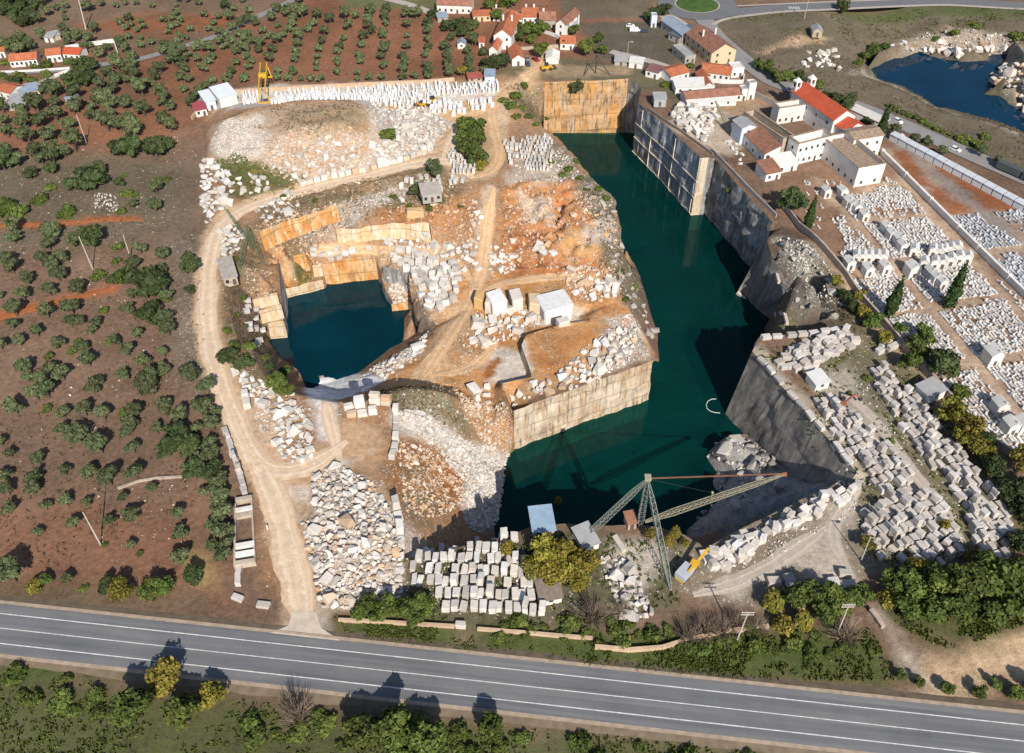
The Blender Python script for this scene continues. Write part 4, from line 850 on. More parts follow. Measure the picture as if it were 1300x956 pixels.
trees('yellow', 'autumn_tree', 'yellow-green autumn tree between the blue-roofed hut and the white hut', 'tree', 'autumn trees around the huts', (692, 702, 18), (714, 706, 18), (700, 728, 17), (725, 722, 18), (678, 722, 15), (742, 716, 16), (735, 740, 14), (705, 695, 12))
trees('yellow', 'autumn_shrub', 'bright yellow bush at the edge of the stacked block yard', 'shrub', None, (645, 697, 10))
trees('yellow', 'autumn_shrub', 'orange-yellow bush beside the foot of the derrick', 'shrub', 'autumn bushes beside the derrick', (848, 688, 8), (857, 678, 7), (824, 678, 8), (868, 690, 6), (707, 657, 5))
trees('bare', 'bare_shrub', 'leafless brown shrub on the bank above the main road', 'shrub', 'leafless shrubs above the main road', (752, 772, 26), (892, 792, 20), (915, 795, 18), (872, 802, 17), (935, 785, 16), (1072, 798, 20), (790, 770, 14), (960, 790, 15))
trees('green', 'leafy_tree', 'green tree in the hedge below the stacked block yard', 'tree', 'trees below the stacked block yard', (468, 768, 13), (492, 772, 15), (515, 772, 15), (540, 768, 13), (480, 782, 11), (528, 785, 11), (455, 780, 9))
trees('green', 'leafy_tree', 'green tree in the wood at the lower right below the block yards', 'tree', 'trees of the lower right wood', (1003, 760, 15), (1028, 752, 15), (1060, 762, 16), (1085, 756, 13), (1045, 775, 14), (1132, 742, 17), (1157, 748, 20), (1184, 738, 22), (1212, 742, 22), (1242, 736, 22), (1272, 742, 20), (1298, 736, 20), (1145, 772, 15), (1178, 776, 16), (1215, 776, 17), (1255, 776, 17), (1296, 770, 17), (1322, 750, 20))
trees('yellow', 'autumn_tree', 'yellowish tree on the edge of the lower right wood', 'tree', 'yellowish trees of the lower right wood', (980, 766, 13), (1120, 762, 13), (1165, 722, 14), (1018, 790, 12), (990, 795, 12), (1232, 712, 12), (1098, 692, 9), (1196, 668, 6))
trees('shrub', 'shrub', 'low green bush on the bank along the main road', 'shrub', 'low bushes on the bank along the main road', *[(x + rnd.uniform(-14, 14), 796 + (x - 640) * .05 + rnd.uniform(-14, 16), rnd.uniform(3, 11)) for x in range(625, 1110, 9)])
trees('yellow', 'autumn_tree', 'yellow-green tree at the near edge of the main road', 'tree', 'yellow-green trees at the near edge of the main road', (215, 862, 19), (272, 884, 15))
trees('green', 'leafy_tree', 'tall tree on the near side of the main road', 'tree', 'tall trees on the near side of the main road', (500, 925, 24), (462, 935, 20), (545, 940, 20), (622, 925, 15), (240, 905, 20), (180, 900, 18), tall=1.25)
trees('bare', 'bare_tree', 'thin leafless tree on the near side of the main road', 'tree', None, (378, 902, 22), tall=1.6)
trees('shrub', 'shrub', 'low bush on the near verge of the main road', 'shrub', 'low bushes on the near verge', *[(x + rnd.uniform(-20, 20), 850 + x * .118 + rnd.uniform(0, 50), rnd.uniform(3, 13)) for x in range(5, 1130, 11) if not (180 < x < 300)])
trees('green', 'leafy_tree', 'leafy bush south of the sandy clearing at the lower right corner', 'shrub', 'bushes south of the sandy clearing', (1165, 866, 6), (1200, 875, 7), (1240, 879, 7), (1288, 880, 8), (1142, 858, 6), (1262, 868, 6), (1305, 868, 9))
trees('dark', 'evergreen_oak', 'dark round tree on the verge of the far curved road', 'tree', None, (1067, 13, 8))
trees('dark', 'evergreen_oak', 'dark tree in the clump beside the white utility cabin near the roundabout', 'tree', 'trees near the roundabout', (832, 18, 8), (841, 15, 8), (822, 22, 6))
trees('green', 'leafy_tree', 'garden tree between the village houses', 'tree', 'garden trees between the village houses', (655, 38, 8), (668, 42, 8), (680, 42, 8), (690, 38, 7), (660, 50, 7), (675, 52, 6), (686, 68, 9), (745, 66, 10), (764, 66, 7), (728, 42, 6), (622, 12, 9), (640, 10, 8), (650, 6, 7), (630, 24, 7), (760, 52, 6), (715, 58, 5))
trees('dark', 'evergreen_oak', 'dark tree against the wall of the gabled village house', 'tree', 'dark trees by the gabled village house', (634, 83, 11), (620, 86, 9), (613, 68, 6))
trees('green', 'leafy_tree', 'green tree in the hedge along the road above the church', 'tree', 'hedge trees along the road above the church', (962, 84, 6), (970, 90, 7), (980, 95, 7), (988, 102, 7), (998, 100, 7), (1012, 100, 7), (1024, 108, 7), (1036, 112, 7), (975, 84, 6))
trees('olive', 'olive_tree', 'olive tree between the road and the white burial niches', 'olive tree', 'olive trees by the burial niches', (1134, 168, 7), (1158, 180, 6), (1172, 186, 7), (1194, 196, 7), (1243, 196, 6), (1265, 206, 6))
trees('shrub', 'shrub', 'dark shrub in the hedge along the lake side of the road', 'shrub', 'hedge shrubs along the lake side of the road', *[(1130 + k * 8.5, 135 + k * 4.2 + rnd.uniform(-2, 2), rnd.uniform(3.5, 5.5)) for k in range(12)], (1225, 178, 8), (1240, 186, 8), (1250, 175, 6))
trees('shrub', 'shrub', 'green bush on the shore of the far lake', 'shrub', 'bushes on the shore of the far lake', (1195, 134, 6), (1260, 146, 5), (1292, 48, 9), (1240, 34, 6), (1110, 65, 9), (1100, 72, 8), (1125, 60, 6), (1090, 80, 6), (1212, 42, 6), (1185, 50, 5))
trees('green', 'leafy_tree', 'bush on the ledge of the shaded grey quarry face', 'shrub', None, (925, 243, 5))
trees('shrub', 'shrub', 'bush beside the orange-roofed house by the pit', 'shrub', 'bushes beside the houses by the pit', (845, 108, 6), (855, 102, 5), (918, 116, 5), (838, 120, 4), (905, 92, 5), (876, 84, 5))
trees('shrub', 'shrub', 'shrub on the slope between the haul road and the small pond', 'shrub', 'shrubs between the haul road and the small pond', (300, 400, 6), (308, 380, 6), (295, 360, 5), (318, 440, 8), (300, 440, 8), (310, 455, 8), (335, 455, 7), (290, 420, 6), (312, 415, 5), (300, 330, 5), (285, 320, 4), (360, 250, 5), (400, 255, 4), (520, 262, 5), (500, 250, 5), (545, 265, 5), (560, 255, 5), (585, 262, 4))
trees('bare', 'bare_shrub', 'leafless scrub between the haul road and the small pond', 'shrub', 'leafless scrub by the small pond', (300, 395, 9), (308, 420, 9), (320, 400, 7), (298, 370, 7))
trees('shrub', 'shrub', 'shrub among the stacked blocks of the right hand yards', 'shrub', 'shrubs among the right hand blocks', (1100, 480, 6), (1078, 500, 4), (1170, 545, 6), (1188, 535, 5), (1185, 575, 5), (1200, 560, 5), (1130, 560, 5), (1205, 672, 6), (1215, 668, 5), (1150, 590, 4), (1040, 505, 4))
# ------------------------------------------------------------------ quarried stone: sawn blocks, slabs, boulders, rubble
WHITE = [(.56, .53, .50), (.68, .65, .62), (.46, .42, .38), (.62, .57, .51), (.74, .72, .70), (.38, .35, .32), (.66, .61, .55), (.50, .48, .46)]
WARM = [(.66, .61, .56), (.72, .67, .62), (.56, .46, .37), (.76, .73, .70), (.58, .50, .42), (.56, .33, .17), (.70, .64, .60), (.46, .42, .38), (.74, .71, .68), (.66, .56, .50)]
GREYB = [(.42, .39, .37), (.56, .53, .50), (.46, .42, .38), (.64, .61, .59), (.34, .32, .30), (.54, .47, .42), (.60, .57, .55), (.40, .36, .33)]
M_BLOCK, M_WARM, M_GREYB = mat_stone('white_marble_block', WHITE), mat_stone('warm_marble_block', WARM), mat_stone('weathered_marble_block', GREYB)
M_SLABW = mat_stone('white_marble_slab', [(.74, .74, .75), (.80, .80, .80), (.66, .67, .69), (.78, .76, .73)], .3)
def block_mesh(name, seed, jit=.07, bev=.05):
    rs = random.Random(seed); bm = bmesh.new(); bmesh.ops.create_cube(bm, size=1.0)
    for v in bm.verts: v.co += Vector((rs.uniform(-jit, jit), rs.uniform(-jit, jit), rs.uniform(-jit, jit) + .5))
    bmesh.ops.bevel(bm, geom=list(bm.edges), offset=bev, segments=1, affect='EDGES', clamp_overlap=True)
    me = bpy.data.meshes.new(name); bm.to_mesh(me); bm.free(); return me
def boulder_mesh(name, seed, n=13):
    rs = random.Random(seed); bm = bmesh.new()
    for i in range(n):
        d = Vector((rs.gauss(0, 1), rs.gauss(0, 1), rs.gauss(0, 1))).normalized(); d = Vector((max(-.75, min(.75, d.x)), max(-.75, min(.75, d.y)), max(-.7, min(.7, d.z))))
        bm.verts.new(d * rs.uniform(.5, .72) + Vector((0, 0, .35)))
    r = bmesh.ops.convex_hull(bm, input=list(bm.verts)); bmesh.ops.delete(bm, geom=[g for g in r['geom_interior'] if isinstance(g, bmesh.types.BMVert)], context='VERTS')
    bmesh.ops.bevel(bm, geom=list(bm.edges), offset=.03, segments=1, affect='EDGES', clamp_overlap=True)
    me = bpy.data.meshes.new(name); bm.to_mesh(me); bm.free(); return me
BLK = [block_mesh('sawn_block', s) for s in range(6)]; BLD = [boulder_mesh('boulder', s) for s in range(8)]; ROUGH = [block_mesh('rough_block', 30 + s, .2, .04) for s in range(7)]
STONES = {'block': [], 'boulder': [], 'slab': []}
def wpoly(P): return [hit(*p) for p in P]
def lay(kind, P, dirpx, dims, gap, mat, label, group, prob=1.0, tilt=.04, yaw=.08, tall=0.0, jit=.25, szv=.2):
    """fills an area of the yard with rows of blocks; every block rests on the terrain or on the one below"""
    W = [(p.x, p.y) for p in wpoly(P)]; a, b = hit(*dirpx[0]), hit(*dirpx[1]); d = (b - a).xy.normalized(); n = Vector((-d.y, d.x))
    c = Vector((sum(p[0] for p in W) / len(W), sum(p[1] for p in W) / len(W))); R = max((Vector(p) - c).length for p in W); ang = math.atan2(d.y, d.x)
    sx, sy = dims[0] + gap[0], dims[1] + gap[1]; u = -R
    while u < R:
        v = -R + rnd.uniform(0, sy)
        while v < R:
            q = c + d * (u + rnd.uniform(-jit, jit)) + n * (v + rnd.uniform(-jit, jit) * .6); k = rnd.uniform(1 - szv, 1 + szv)
            if rnd.random() < prob and in_poly(q.x, q.y, W):
                h = dims[2] * rnd.uniform(1 - szv, 1 + szv); z = gz(q.x, q.y); L = dims[0] * rnd.uniform(1 - szv, 1 + szv * .6); Wd = dims[1] * k
                STONES[kind].append((q.x, q.y, z - .08, L, Wd, h, ang + rnd.gauss(0, yaw), rnd.gauss(0, tilt), rnd.gauss(0, tilt), mat, label, group))
                if rnd.random() < tall: STONES[kind].append((q.x + rnd.uniform(-.2, .2), q.y + rnd.uniform(-.2, .2), z - .06 + h, L * rnd.uniform(.75, 1), Wd * .92, h * rnd.uniform(.7, 1), ang + rnd.gauss(0, yaw * 1.5), rnd.gauss(0, tilt), 0, mat, label, group))
            v += sy * (k if szv > .15 else 1)
        u += sx
def pile(P, n, size, mat, label, group, lift=0.0, kind='boulder'):
    W = [(p.x, p.y) for p in wpoly(P)]; xs = [p[0] for p in W]; ys = [p[1] for p in W]; got = 0; t = 0; placed = []
    while got < n and t < n * 40:
        t += 1; x, y = rnd.uniform(min(xs), max(xs)), rnd.uniform(min(ys), max(ys))
        if not in_poly(x, y, W): continue
        s = size[0] + (size[1] - size[0]) * rnd.random() ** 1.8
        if any((x - a) ** 2 + (y - b) ** 2 < (.52 * (s + r)) ** 2 for a, b, r in placed): continue
        placed.append((x, y, s)); got += 1; z = gz(x, y)
        if z < WZ - .5: continue
        STONES[kind].append((x, y, z - .15 * s + rnd.uniform(0, lift), s * rnd.uniform(.9, 1.5), s * rnd.uniform(.7, 1.05), s * rnd.uniform(.55, .95), rnd.uniform(0, 6.28), rnd.gauss(0, .2), rnd.gauss(0, .2), mat, label, group))
def row(P, dims, gap, mat, label, group, tall=.3, kind='block', across=False, yaw=.06):
    Q = wpoly(P)
    for a, b in zip(Q, Q[1:]):
        L = (b - a).xy.length; d = (b - a).xy.normalized(); st = (dims[1] if across else dims[0]) + gap; n = max(1, int(L / st)); ang = math.atan2(d.y, d.x) + (math.pi / 2 if across else 0)
        for i in range(n):
            p = a.xy + d * st * (i + .5); z = gz(p.x, p.y); h = dims[2] * rnd.uniform(.8, 1.15); D = [dims[0] * rnd.uniform(.85, 1.05), dims[1] * rnd.uniform(.8, 1.05)]
            STONES[kind].append((p.x, p.y, z - .06, D[0], D[1], h, ang + rnd.gauss(0, yaw), rnd.gauss(0, .03), 0, mat, label, group))
            if rnd.random() < tall: STONES[kind].append((p.x, p.y, z - .06 + h, D[0] * .95, D[1] * .9, h * .9, ang + rnd.gauss(0, yaw), 0, 0, mat, label, group))
L_ = lambda s: s
# slab yard behind the spoil mound
lay('slab', [(350, 118), (575, 108), (632, 106), (636, 118), (560, 122), (545, 133), (345, 133)], [(400, 130), (402, 115)], (1.8, .8, 1.9), (.7, .8), M_SLABW, 'white marble slab standing on edge in the long yard behind the spoil mound', 'slabs on edge behind the spoil mound', .86, .05, .1, 0, .3, .38)
lay('slab', [(535, 133), (575, 128), (625, 130), (630, 137), (575, 147), (545, 141)], [(560, 140), (562, 130)], (2.4, 1.4, 1.9), (.5, .6), M_SLABW, 'large white sawn block at the front of the slab yard', 'front blocks of the slab yard', .8)
lay('slab', [(305, 118), (330, 117), (328, 131), (310, 133)], [(320, 130), (321, 118)], (2, .8, 1.7), (.8, .6), M_SLABW, 'white slab stacked between the sawmill and the yellow gantry', 'slabs beside the sawmill', .9)
# yard below the pit rim
lay('block', [(516, 709), (560, 694), (640, 680), (658, 690), (640, 706), (668, 712), (692, 745), (690, 778), (655, 785), (600, 780), (560, 775), (545, 745), (520, 738)], [(585, 770), (592, 700)], (2.5, 1.4, 1.5), (.45, .4), M_BLOCK, 'pale sawn marble block in the crowded yard between the pit rim and the main road', 'sawn blocks between the pit rim and the main road', .9, .03, .07, .12, .32)
row([(511, 712), (552, 700)], (4, 1.4, 1.5), .2, M_BLOCK, 'long white block in the line along the pit rim', 'long white blocks along the pit rim', 0)
row([(578, 795), (603, 796)], (2.2, 1.6, 1.2), .1, M_BLOCK, 'white block in the short line on top of the roadside wall', 'white blocks on the roadside wall', 0)
# right hand yards
GR = 'weathered blocks of the right hand yards'
for P, dp in (([(1028, 508), (1052, 500), (1085, 535), (1110, 560), (1155, 618), (1150, 640), (1128, 636), (1100, 610), (1062, 560)], [(1040, 515), (1140, 630)]), ([(1075, 540), (1110, 548), (1160, 600), (1155, 620), (1120, 615)], [(1080, 545), (1150, 610)]),
              ([(1098, 470), (1120, 464), (1160, 505), (1198, 550), (1190, 560), (1150, 560), (1135, 530)], [(1105, 470), (1190, 555)]), ([(1160, 562), (1180, 555), (1205, 560), (1250, 618), (1292, 672), (1270, 680), (1225, 650), (1190, 610)], [(1175, 560), (1275, 670)]),
              ([(1095, 645), (1125, 630), (1160, 622), (1205, 650), (1222, 695), (1205, 712), (1170, 722), (1120, 712), (1100, 690)], [(1110, 640), (1190, 715)]), ([(1222, 655), (1252, 640), (1290, 688), (1275, 712), (1240, 708)], [(1235, 650), (1275, 700)]), ([(1102, 442), (1130, 431), (1146, 440), (1118, 456)], [(1105, 450), (1140, 436)])):
    lay('block', P, dp, (2.2, 1.45, 1.5), (.3, .4), M_GREYB, 'weathered grey-white block in the stacked rows between the cemetery wall and the pit', GR, .86, .03, .1, .35, .25)
lay('block', [(983, 462), (996, 446), (1030, 436), (1060, 420), (1090, 428), (1090, 445), (1050, 455), (1030, 472), (1000, 472)], [(990, 462), (1085, 432)], (2.6, 1.8, 1.6), (.2, .2), M_GREYB, 'pale block in the arc of blocks on the plateau above the dark slab face', 'arc of blocks above the dark slab face', .95, .05, .25, .3, .3)
row([(965, 430), (998, 428), (1040, 424), (1072, 419)], (3.0, 1.6, 1.4), .3, M_GREYB, 'block in the line on the far edge of the right hand plateau', 'edge blocks of the right hand plateau', .1)
row([(963, 454), (1000, 497), (1058, 562), (1083, 594)], (3.6, 1.5, 1.0), .35, M_GREYB, 'long low block in the kerb along the top of the dark slab face', 'kerb blocks along the dark slab face', 0)
lay('block', [(888, 706), (925, 690), (960, 672), (1000, 653), (1045, 630), (1075, 614), (1092, 622), (1060, 645), (1010, 672), (960, 700), (920, 722), (896, 722)], [(900, 712), (1080, 620)], (2.2, 1.6, 1.5), (.15, .15), M_BLOCK, 'white block in the long stacked bank on the near rim of the pit', 'bank of blocks on the near rim', .95, .06, .25, .6, .35)
lay('block', [(975, 742), (1000, 730), (1055, 722), (1098, 738), (1060, 750), (1000, 752)], [(980, 742), (1090, 735)], (2.8, 1.9, 1.4), (.4, .5), M_GREYB, 'shaded block in the row under the wood at the lower right', 'shaded blocks under the lower right wood', .7)
pile([(762, 705), (795, 712), (812, 740), (830, 780), (800, 790), (775, 750)], 90, (.8, 2.6), M_GREYB, 'grey broken block in the dump beside the leafless shrub', 'broken blocks beside the leafless shrub')
pile([(905, 700), (960, 690), (950, 712), (910, 728)], 40, (1, 2.4), M_BLOCK, 'rough white block spilling from the bank on the near rim', 'spilled blocks on the near rim', .6)
row([(778, 680), (790, 697)], (5, 1.2, .8), .4, M_BLOCK, 'long pale beam lying beside the derrick mast', 'pale beams by the derrick mast', 0)
# upper right pile by the village
pile([(850, 148), (862, 138), (890, 132), (908, 140), (906, 165), (893, 180), (878, 172)], 75, (1.6, 4.0), M_BLOCK, 'rough white boulder in the heap between the low white house and the blue-grey face', 'white boulders above the blue-grey face', 1.0)
pile([(920, 178), (935, 182), (945, 200), (940, 210)], 12, (1, 2.5), M_BLOCK, 'white boulder beside the old convent wall', 'white boulders beside the convent')
# central terraces
lay('block', [(488, 323), (512, 318), (545, 325), (575, 336), (584, 348), (580, 372), (572, 395), (555, 402), (540, 388), (526, 362)], [(500, 325), (575, 380)], (2.7, 2.1, 1.8), (.35, .4), M_BLOCK, 'white block heaped on the terrace above the small pond', 'white blocks above the small pond', .85, .15, .5, .25, .35)
pile([(490, 346), (514, 350), (517, 380), (502, 388)], 30, (.8, 2), M_WARM, 'rust-stained boulder on the low ledge of the small pond', 'boulders on the low pond ledge')
lay('block', [(392, 330), (475, 316), (480, 322), (440, 328), (398, 335)], [(395, 332), (475, 318)], (2.2, 1.6, 1.4), (.5, .5), M_BLOCK, 'block standing on the lip of the orange face over the small pond', 'blocks on the lip of the orange face', .6, .05, .2)
pile([(478, 298), (545, 292), (552, 315), (520, 318)], 24, (1.2, 3), M_BLOCK, 'white block under the pale ochre face', 'white blocks under the pale ochre face', 0)
pile([(545, 312), (600, 310), (612, 345), (575, 345)], 24, (1.2, 3.2), M_BLOCK, 'white block beside the foot of the ramp', 'white blocks beside the ramp')
pile([(622, 310), (655, 305), (650, 345), (622, 350)], 30, (.8, 2.4), M_WARM, 'stone heaped on the right side of the ramp', 'stones on the right side of the ramp')
pile([(600, 250), (615, 255), (605, 320), (594, 320)], 18, (.8, 2.2), M_WARM, 'stone on the left side of the ramp', 'stones on the left side of the ramp')
pile([(684, 314), (700, 314), (708, 326), (692, 328)], 5, (2.6, 3.4), M_BLOCK, 'white block in the small cluster on the red clay slope', 'white blocks on the red clay slope')
pile([(718, 340), (770, 335), (790, 370), (760, 385), (722, 370)], 46, (1, 3.6), M_WARM, 'rust and white block on the terrace below the red clay slope', 'rusty blocks below the red clay slope')
pile([(648, 505), (700, 485), (735, 450), (790, 415), (812, 430), (800, 452), (760, 482), (705, 500), (655, 520)], 85, (1.0, 3.9), M_WARM, 'boulder lying on top of the cut peninsula above the water', 'boulders on top of the cut peninsula', .2)
pile([(605, 400), (640, 395), (720, 398), (700, 408), (660, 418), (655, 432), (620, 440), (600, 440)], 60, (1.0, 3.6), M_WARM, 'tumbled white block below the row of big upright blocks', 'tumbled blocks below the upright blocks', .4)
pile([(598, 490), (618, 488), (628, 515), (605, 520)], 8, (1.4, 3), M_WARM, 'slab at the foot of the cut peninsula', 'slabs at the foot of the cut peninsula')
pile([(470, 470), (520, 442), (545, 432), (530, 455), (490, 480)], 40, (1, 2.6), M_WARM, 'white slab on the rubble bank of the small pond', 'slabs on the rubble bank of the small pond')
# by the yard tracks, top centre
lay('slab', [(640, 180), (655, 175), (660, 205), (645, 212)], [(645, 200), (648, 180)], (2.2, 1.2, 1.6), (.4, .4), M_BLOCK, 'white block stacked beside the track east of the tree clump', 'white blocks east of the tree clump', .9)
lay('slab', [(660, 178), (700, 172), (704, 215), (668, 222), (662, 205)], [(680, 210), (683, 180)], (2.0, .9, 1.4), (.55, .5), M_BLOCK, 'upright white slab on the ledge over the deep end of the pit', 'upright slabs over the deep end of the pit', .75)
lay('slab', [(568, 195), (580, 190), (592, 212), (606, 212), (606, 222), (575, 220)], [(575, 215), (577, 196)], (2.2, 1.0, 1.9), (.4, .5), M_BLOCK, 'white slab stacked at the foot of the tree clump', 'white slabs under the tree clump', .85)
lay('slab', [(503, 235), (530, 218), (560, 225), (590, 215), (598, 228), (570, 238), (530, 250), (510, 258)], [(520, 250), (523, 225)], (2.2, 1.3, 1.7), (.7, .8), M_BLOCK, 'white block between the haul road and the ruined hut', 'white blocks around the ruined hut', .6, .08, .3)
pile([(472, 132), (540, 137), (560, 150), (566, 168), (545, 190), (490, 205), (475, 190), (500, 165)], 170, (1.1, 2.8), M_BLOCK, 'rough white block in the dump on the east side of the spoil mound', 'rough blocks east of the spoil mound', .4)
row([(380, 236), (420, 226), (470, 215), (520, 201), (552, 187)], (2.4, 2.0, 2.0), .25, M_WARM, 'squared block in the line edging the haul road below the spoil mound', 'edging blocks below the spoil mound', .15)
pile([(254, 205), (272, 200), (300, 235), (285, 262), (262, 285), (256, 250)], 60, (1.3, 3.0), M_BLOCK, 'white boulder in the bank between the orchard and the haul road bend', 'white boulders at the haul road bend', .6)
pile([(300, 225), (330, 215), (345, 240), (310, 250)], 14, (1.5, 3.2), M_BLOCK, 'white boulder in the green hollow beside the spoil mound', 'white boulders in the green hollow')
pile([(345, 185), (470, 178), (545, 178), (540, 195), (440, 218), (375, 232), (340, 212)], 120, (.9, 2.4), M_WARM, 'pinkish boulder on the lower slope of the spoil mound', 'boulders on the spoil mound slope')
pile([(318, 262), (370, 245), (385, 262), (335, 285)], 28, (1, 2.6), M_BLOCK, 'white block on the bank under the haul road', 'white blocks under the haul road')
pile([(278, 290), (300, 285), (312, 302), (300, 320), (284, 325)], 26, (1.2, 2.6), M_BLOCK, 'white block around the green derrick', 'white blocks around the green derrick')
lay('block', [(306, 380), (322, 385), (335, 430), (326, 440), (315, 425)], [(318, 385), (328, 435)], (1.4, 2.6, 1.3), (.3, .3), M_GREYB, 'dark weathered block in the stack beside the stepped wall', 'weathered blocks beside the stepped wall', .9, .06, .1)
# south west: entrance yard
pile([(298, 474), (320, 478), (372, 500), (392, 540), (398, 585), (370, 588), (350, 575), (352, 535), (330, 515), (310, 492)], 110, (1.1, 2.7), M_BLOCK, 'white block in the bank between the haul road and the small pond', 'white blocks south of the small pond', .3)
row([(312, 502), (316, 528)], (2.6, 2.0, 1.8), .2, M_BLOCK, 'big white block in the short row beside the haul road', 'big white blocks beside the haul road', .3)
row([(328, 514), (346, 518)], (2.6, 2.2, 1.7), .3, M_BLOCK, 'white cube block standing alone on the sandy yard', 'white cube blocks on the sandy yard', 0)
row([(285, 545), (303, 595), (312, 632)], (2.2, 1.4, 1.5), .15, M_GREYB, 'grey-white block in the double row beside the olive belt', 'double row of blocks by the olive belt', .2); row([(294, 572), (313, 628)], (2.4, 1.3, 1.5), .1, M_GREYB, 'grey-white block in the double row beside the olive belt', 'double row of blocks by the olive belt', .2)
row([(304, 722), (302, 748)], (2.2, 1.4, 1.2), .15, M_GREYB, 'weathered block behind the roadside verge at the yard entrance', 'weathered blocks at the yard entrance', 0); row([(293, 757), (325, 768), (365, 772)], (3, 1.5, .9), .5, M_GREYB, 'low block in the kerb beside the yard entrance', 'kerb blocks at the yard entrance', 0)
row([(436, 520), (470, 512), (500, 513)], (2.8, 1.8, 1.8), .15, M_WARM, 'pale block in the wall around the round turning area', 'wall of blocks round the turning area', .55); row([(440, 528), (485, 522)], (2.4, 1.8, 1.4), .4, M_WARM, 'pale block in the wall around the round turning area', 'wall of blocks round the turning area', .2)
row([(503, 520), (503, 565), (495, 592)], (2.6, 1.6, 1.7), .15, M_BLOCK, 'white block in the wall along the east side of the turning area', 'wall of blocks east of the turning area', .3)
HEAP = [(384, 665), (400, 655), (398, 605), (425, 592), (470, 612), (488, 640), (505, 665), (512, 715), (510, 765), (470, 775), (410, 772), (400, 735), (392, 700)]
pile(HEAP, 430, (.8, 2.7), M_WARM, 'broken marble block in the great heap beside the entrance track', 'great heap of broken blocks', .8)
row([(502, 640), (508, 670), (510, 700)], (3, 2, 2), .2, M_BLOCK, 'squared block on the pit side of the great heap', 'squared blocks on the pit side of the heap', .4)
pile([(1130, 60), (1180, 50), (1200, 58), (1180, 62), (1140, 66)], 34, (1.5, 4.0), M_BLOCK, 'pale boulder on the far shore of the lake', 'boulders on the far lake shore', .5)
pile([(1015, 68), (1060, 60), (1065, 90), (1020, 85)], 24, (1.4, 3.2), M_BLOCK, 'white boulder on the field near the stone hut', 'boulders near the stone hut')
pile([(1180, 66), (1230, 68), (1275, 66), (1270, 55), (1235, 60), (1200, 60)], 26, (2, 5), M_WARM, 'ochre boulder on the rocky tongue in the lake', 'boulders on the lake tongue', 1.0)
pile([(1255, 105), (1270, 85), (1298, 85), (1310, 150), (1280, 118)], 40, (1.5, 4.5), M_WARM, 'brownish boulder on the right bank of the lake', 'boulders on the right lake bank', 1.0)
M_OCHRE = mat_stone('ochre_rock', [(.52, .26, .09), (.60, .42, .25), (.40, .17, .06), (.62, .52, .42), (.50, .33, .18)]); M_CRAG = mat_stone('grey_crag', [(.30, .28, .26), (.42, .39, .36), (.24, .22, .20), (.50, .47, .44)])
pile([(645, 245), (715, 240), (765, 270), (775, 310), (750, 335), (650, 338)], 60, (.9, 3.6), M_OCHRE, 'ochre rock sticking out of the red clay slope', 'ochre rocks of the red clay slope', -.6)
pile([(346, 318), (372, 312), (374, 330), (358, 342), (350, 335)], 12, (1.0, 3.2), M_OCHRE, 'ochre rock in the corner under the orange face by the small pond', 'ochre rocks in the corner by the small pond', -.2)
pile([(545, 255), (600, 255), (600, 310), (550, 290)], 26, (.9, 3.0), M_OCHRE, 'ochre rock on the slope left of the ramp', 'ochre rocks left of the ramp', -.4)
pile([(985, 300), (1040, 325), (1075, 385), (1060, 405), (1025, 405), (1008, 372), (990, 330)], 70, (.9, 4.0), M_CRAG, 'grey crag on the rough back of the dark promontory', 'crags on the dark promontory', -.3)
pile([(905, 575), (945, 556), (985, 580), (1000, 615), (930, 650), (895, 640), (918, 610)], 46, (1.2, 5.0), M_CRAG, 'grey rock of the low outcrop under the derrick boom', 'rocks of the outcrop under the boom', -.5)
pile([(745, 232), (778, 255), (786, 300), (815, 375), (800, 395), (775, 340), (760, 280)], 40, (.9, 3.2), M_CRAG, 'grey rock on the overgrown east flank of the peninsula', 'rocks on the east flank of the peninsula', -.2)
pile([(815, 385), (832, 420), (828, 440), (815, 420)], 10, (1.5, 4.0), M_CRAG, 'low grey rock at the waterline beside the cut peninsula', 'waterline rocks beside the peninsula', -.3)
LIM = {'block': 300, 'boulder': 300, 'slab': 290}
def px_size(t):
    D = math.sqrt(t[0] ** 2 + t[1] ** 2 + (t[2] - CAM_H) ** 2); return t[3] * t[4] / D / D
NAMES = {'block': 'sawn_block', 'boulder': 'broken_block', 'slab': 'marble_slab'}; CATS = {'block': 'marble block', 'boulder': 'broken block', 'slab': 'marble slab'}
def put(me, t, name, cat):
    o = bpy.data.objects.new(name, me); COL.objects.link(o)
    o.location = t[:3]; o.scale = t[3:6]; o.rotation_euler = (t[7], t[8], t[6]); o['label'] = t[10]; o['category'] = cat; o['group'] = t[11]; o['kind'] = 'thing'; return o
MATV = {}
def variant(kind, mat):
    k = (kind, mat.name)
    if k not in MATV:
        MATV[k] = []
        for me in (BLD if kind == 'boulder' and mat.name in ('ochre_rock', 'grey_crag') else BLD + ROUGH if kind == 'boulder' else BLK):
            c = me.copy(); c.materials.clear(); c.materials.append(mat); MATV[k].append(c)
    return MATV[k]
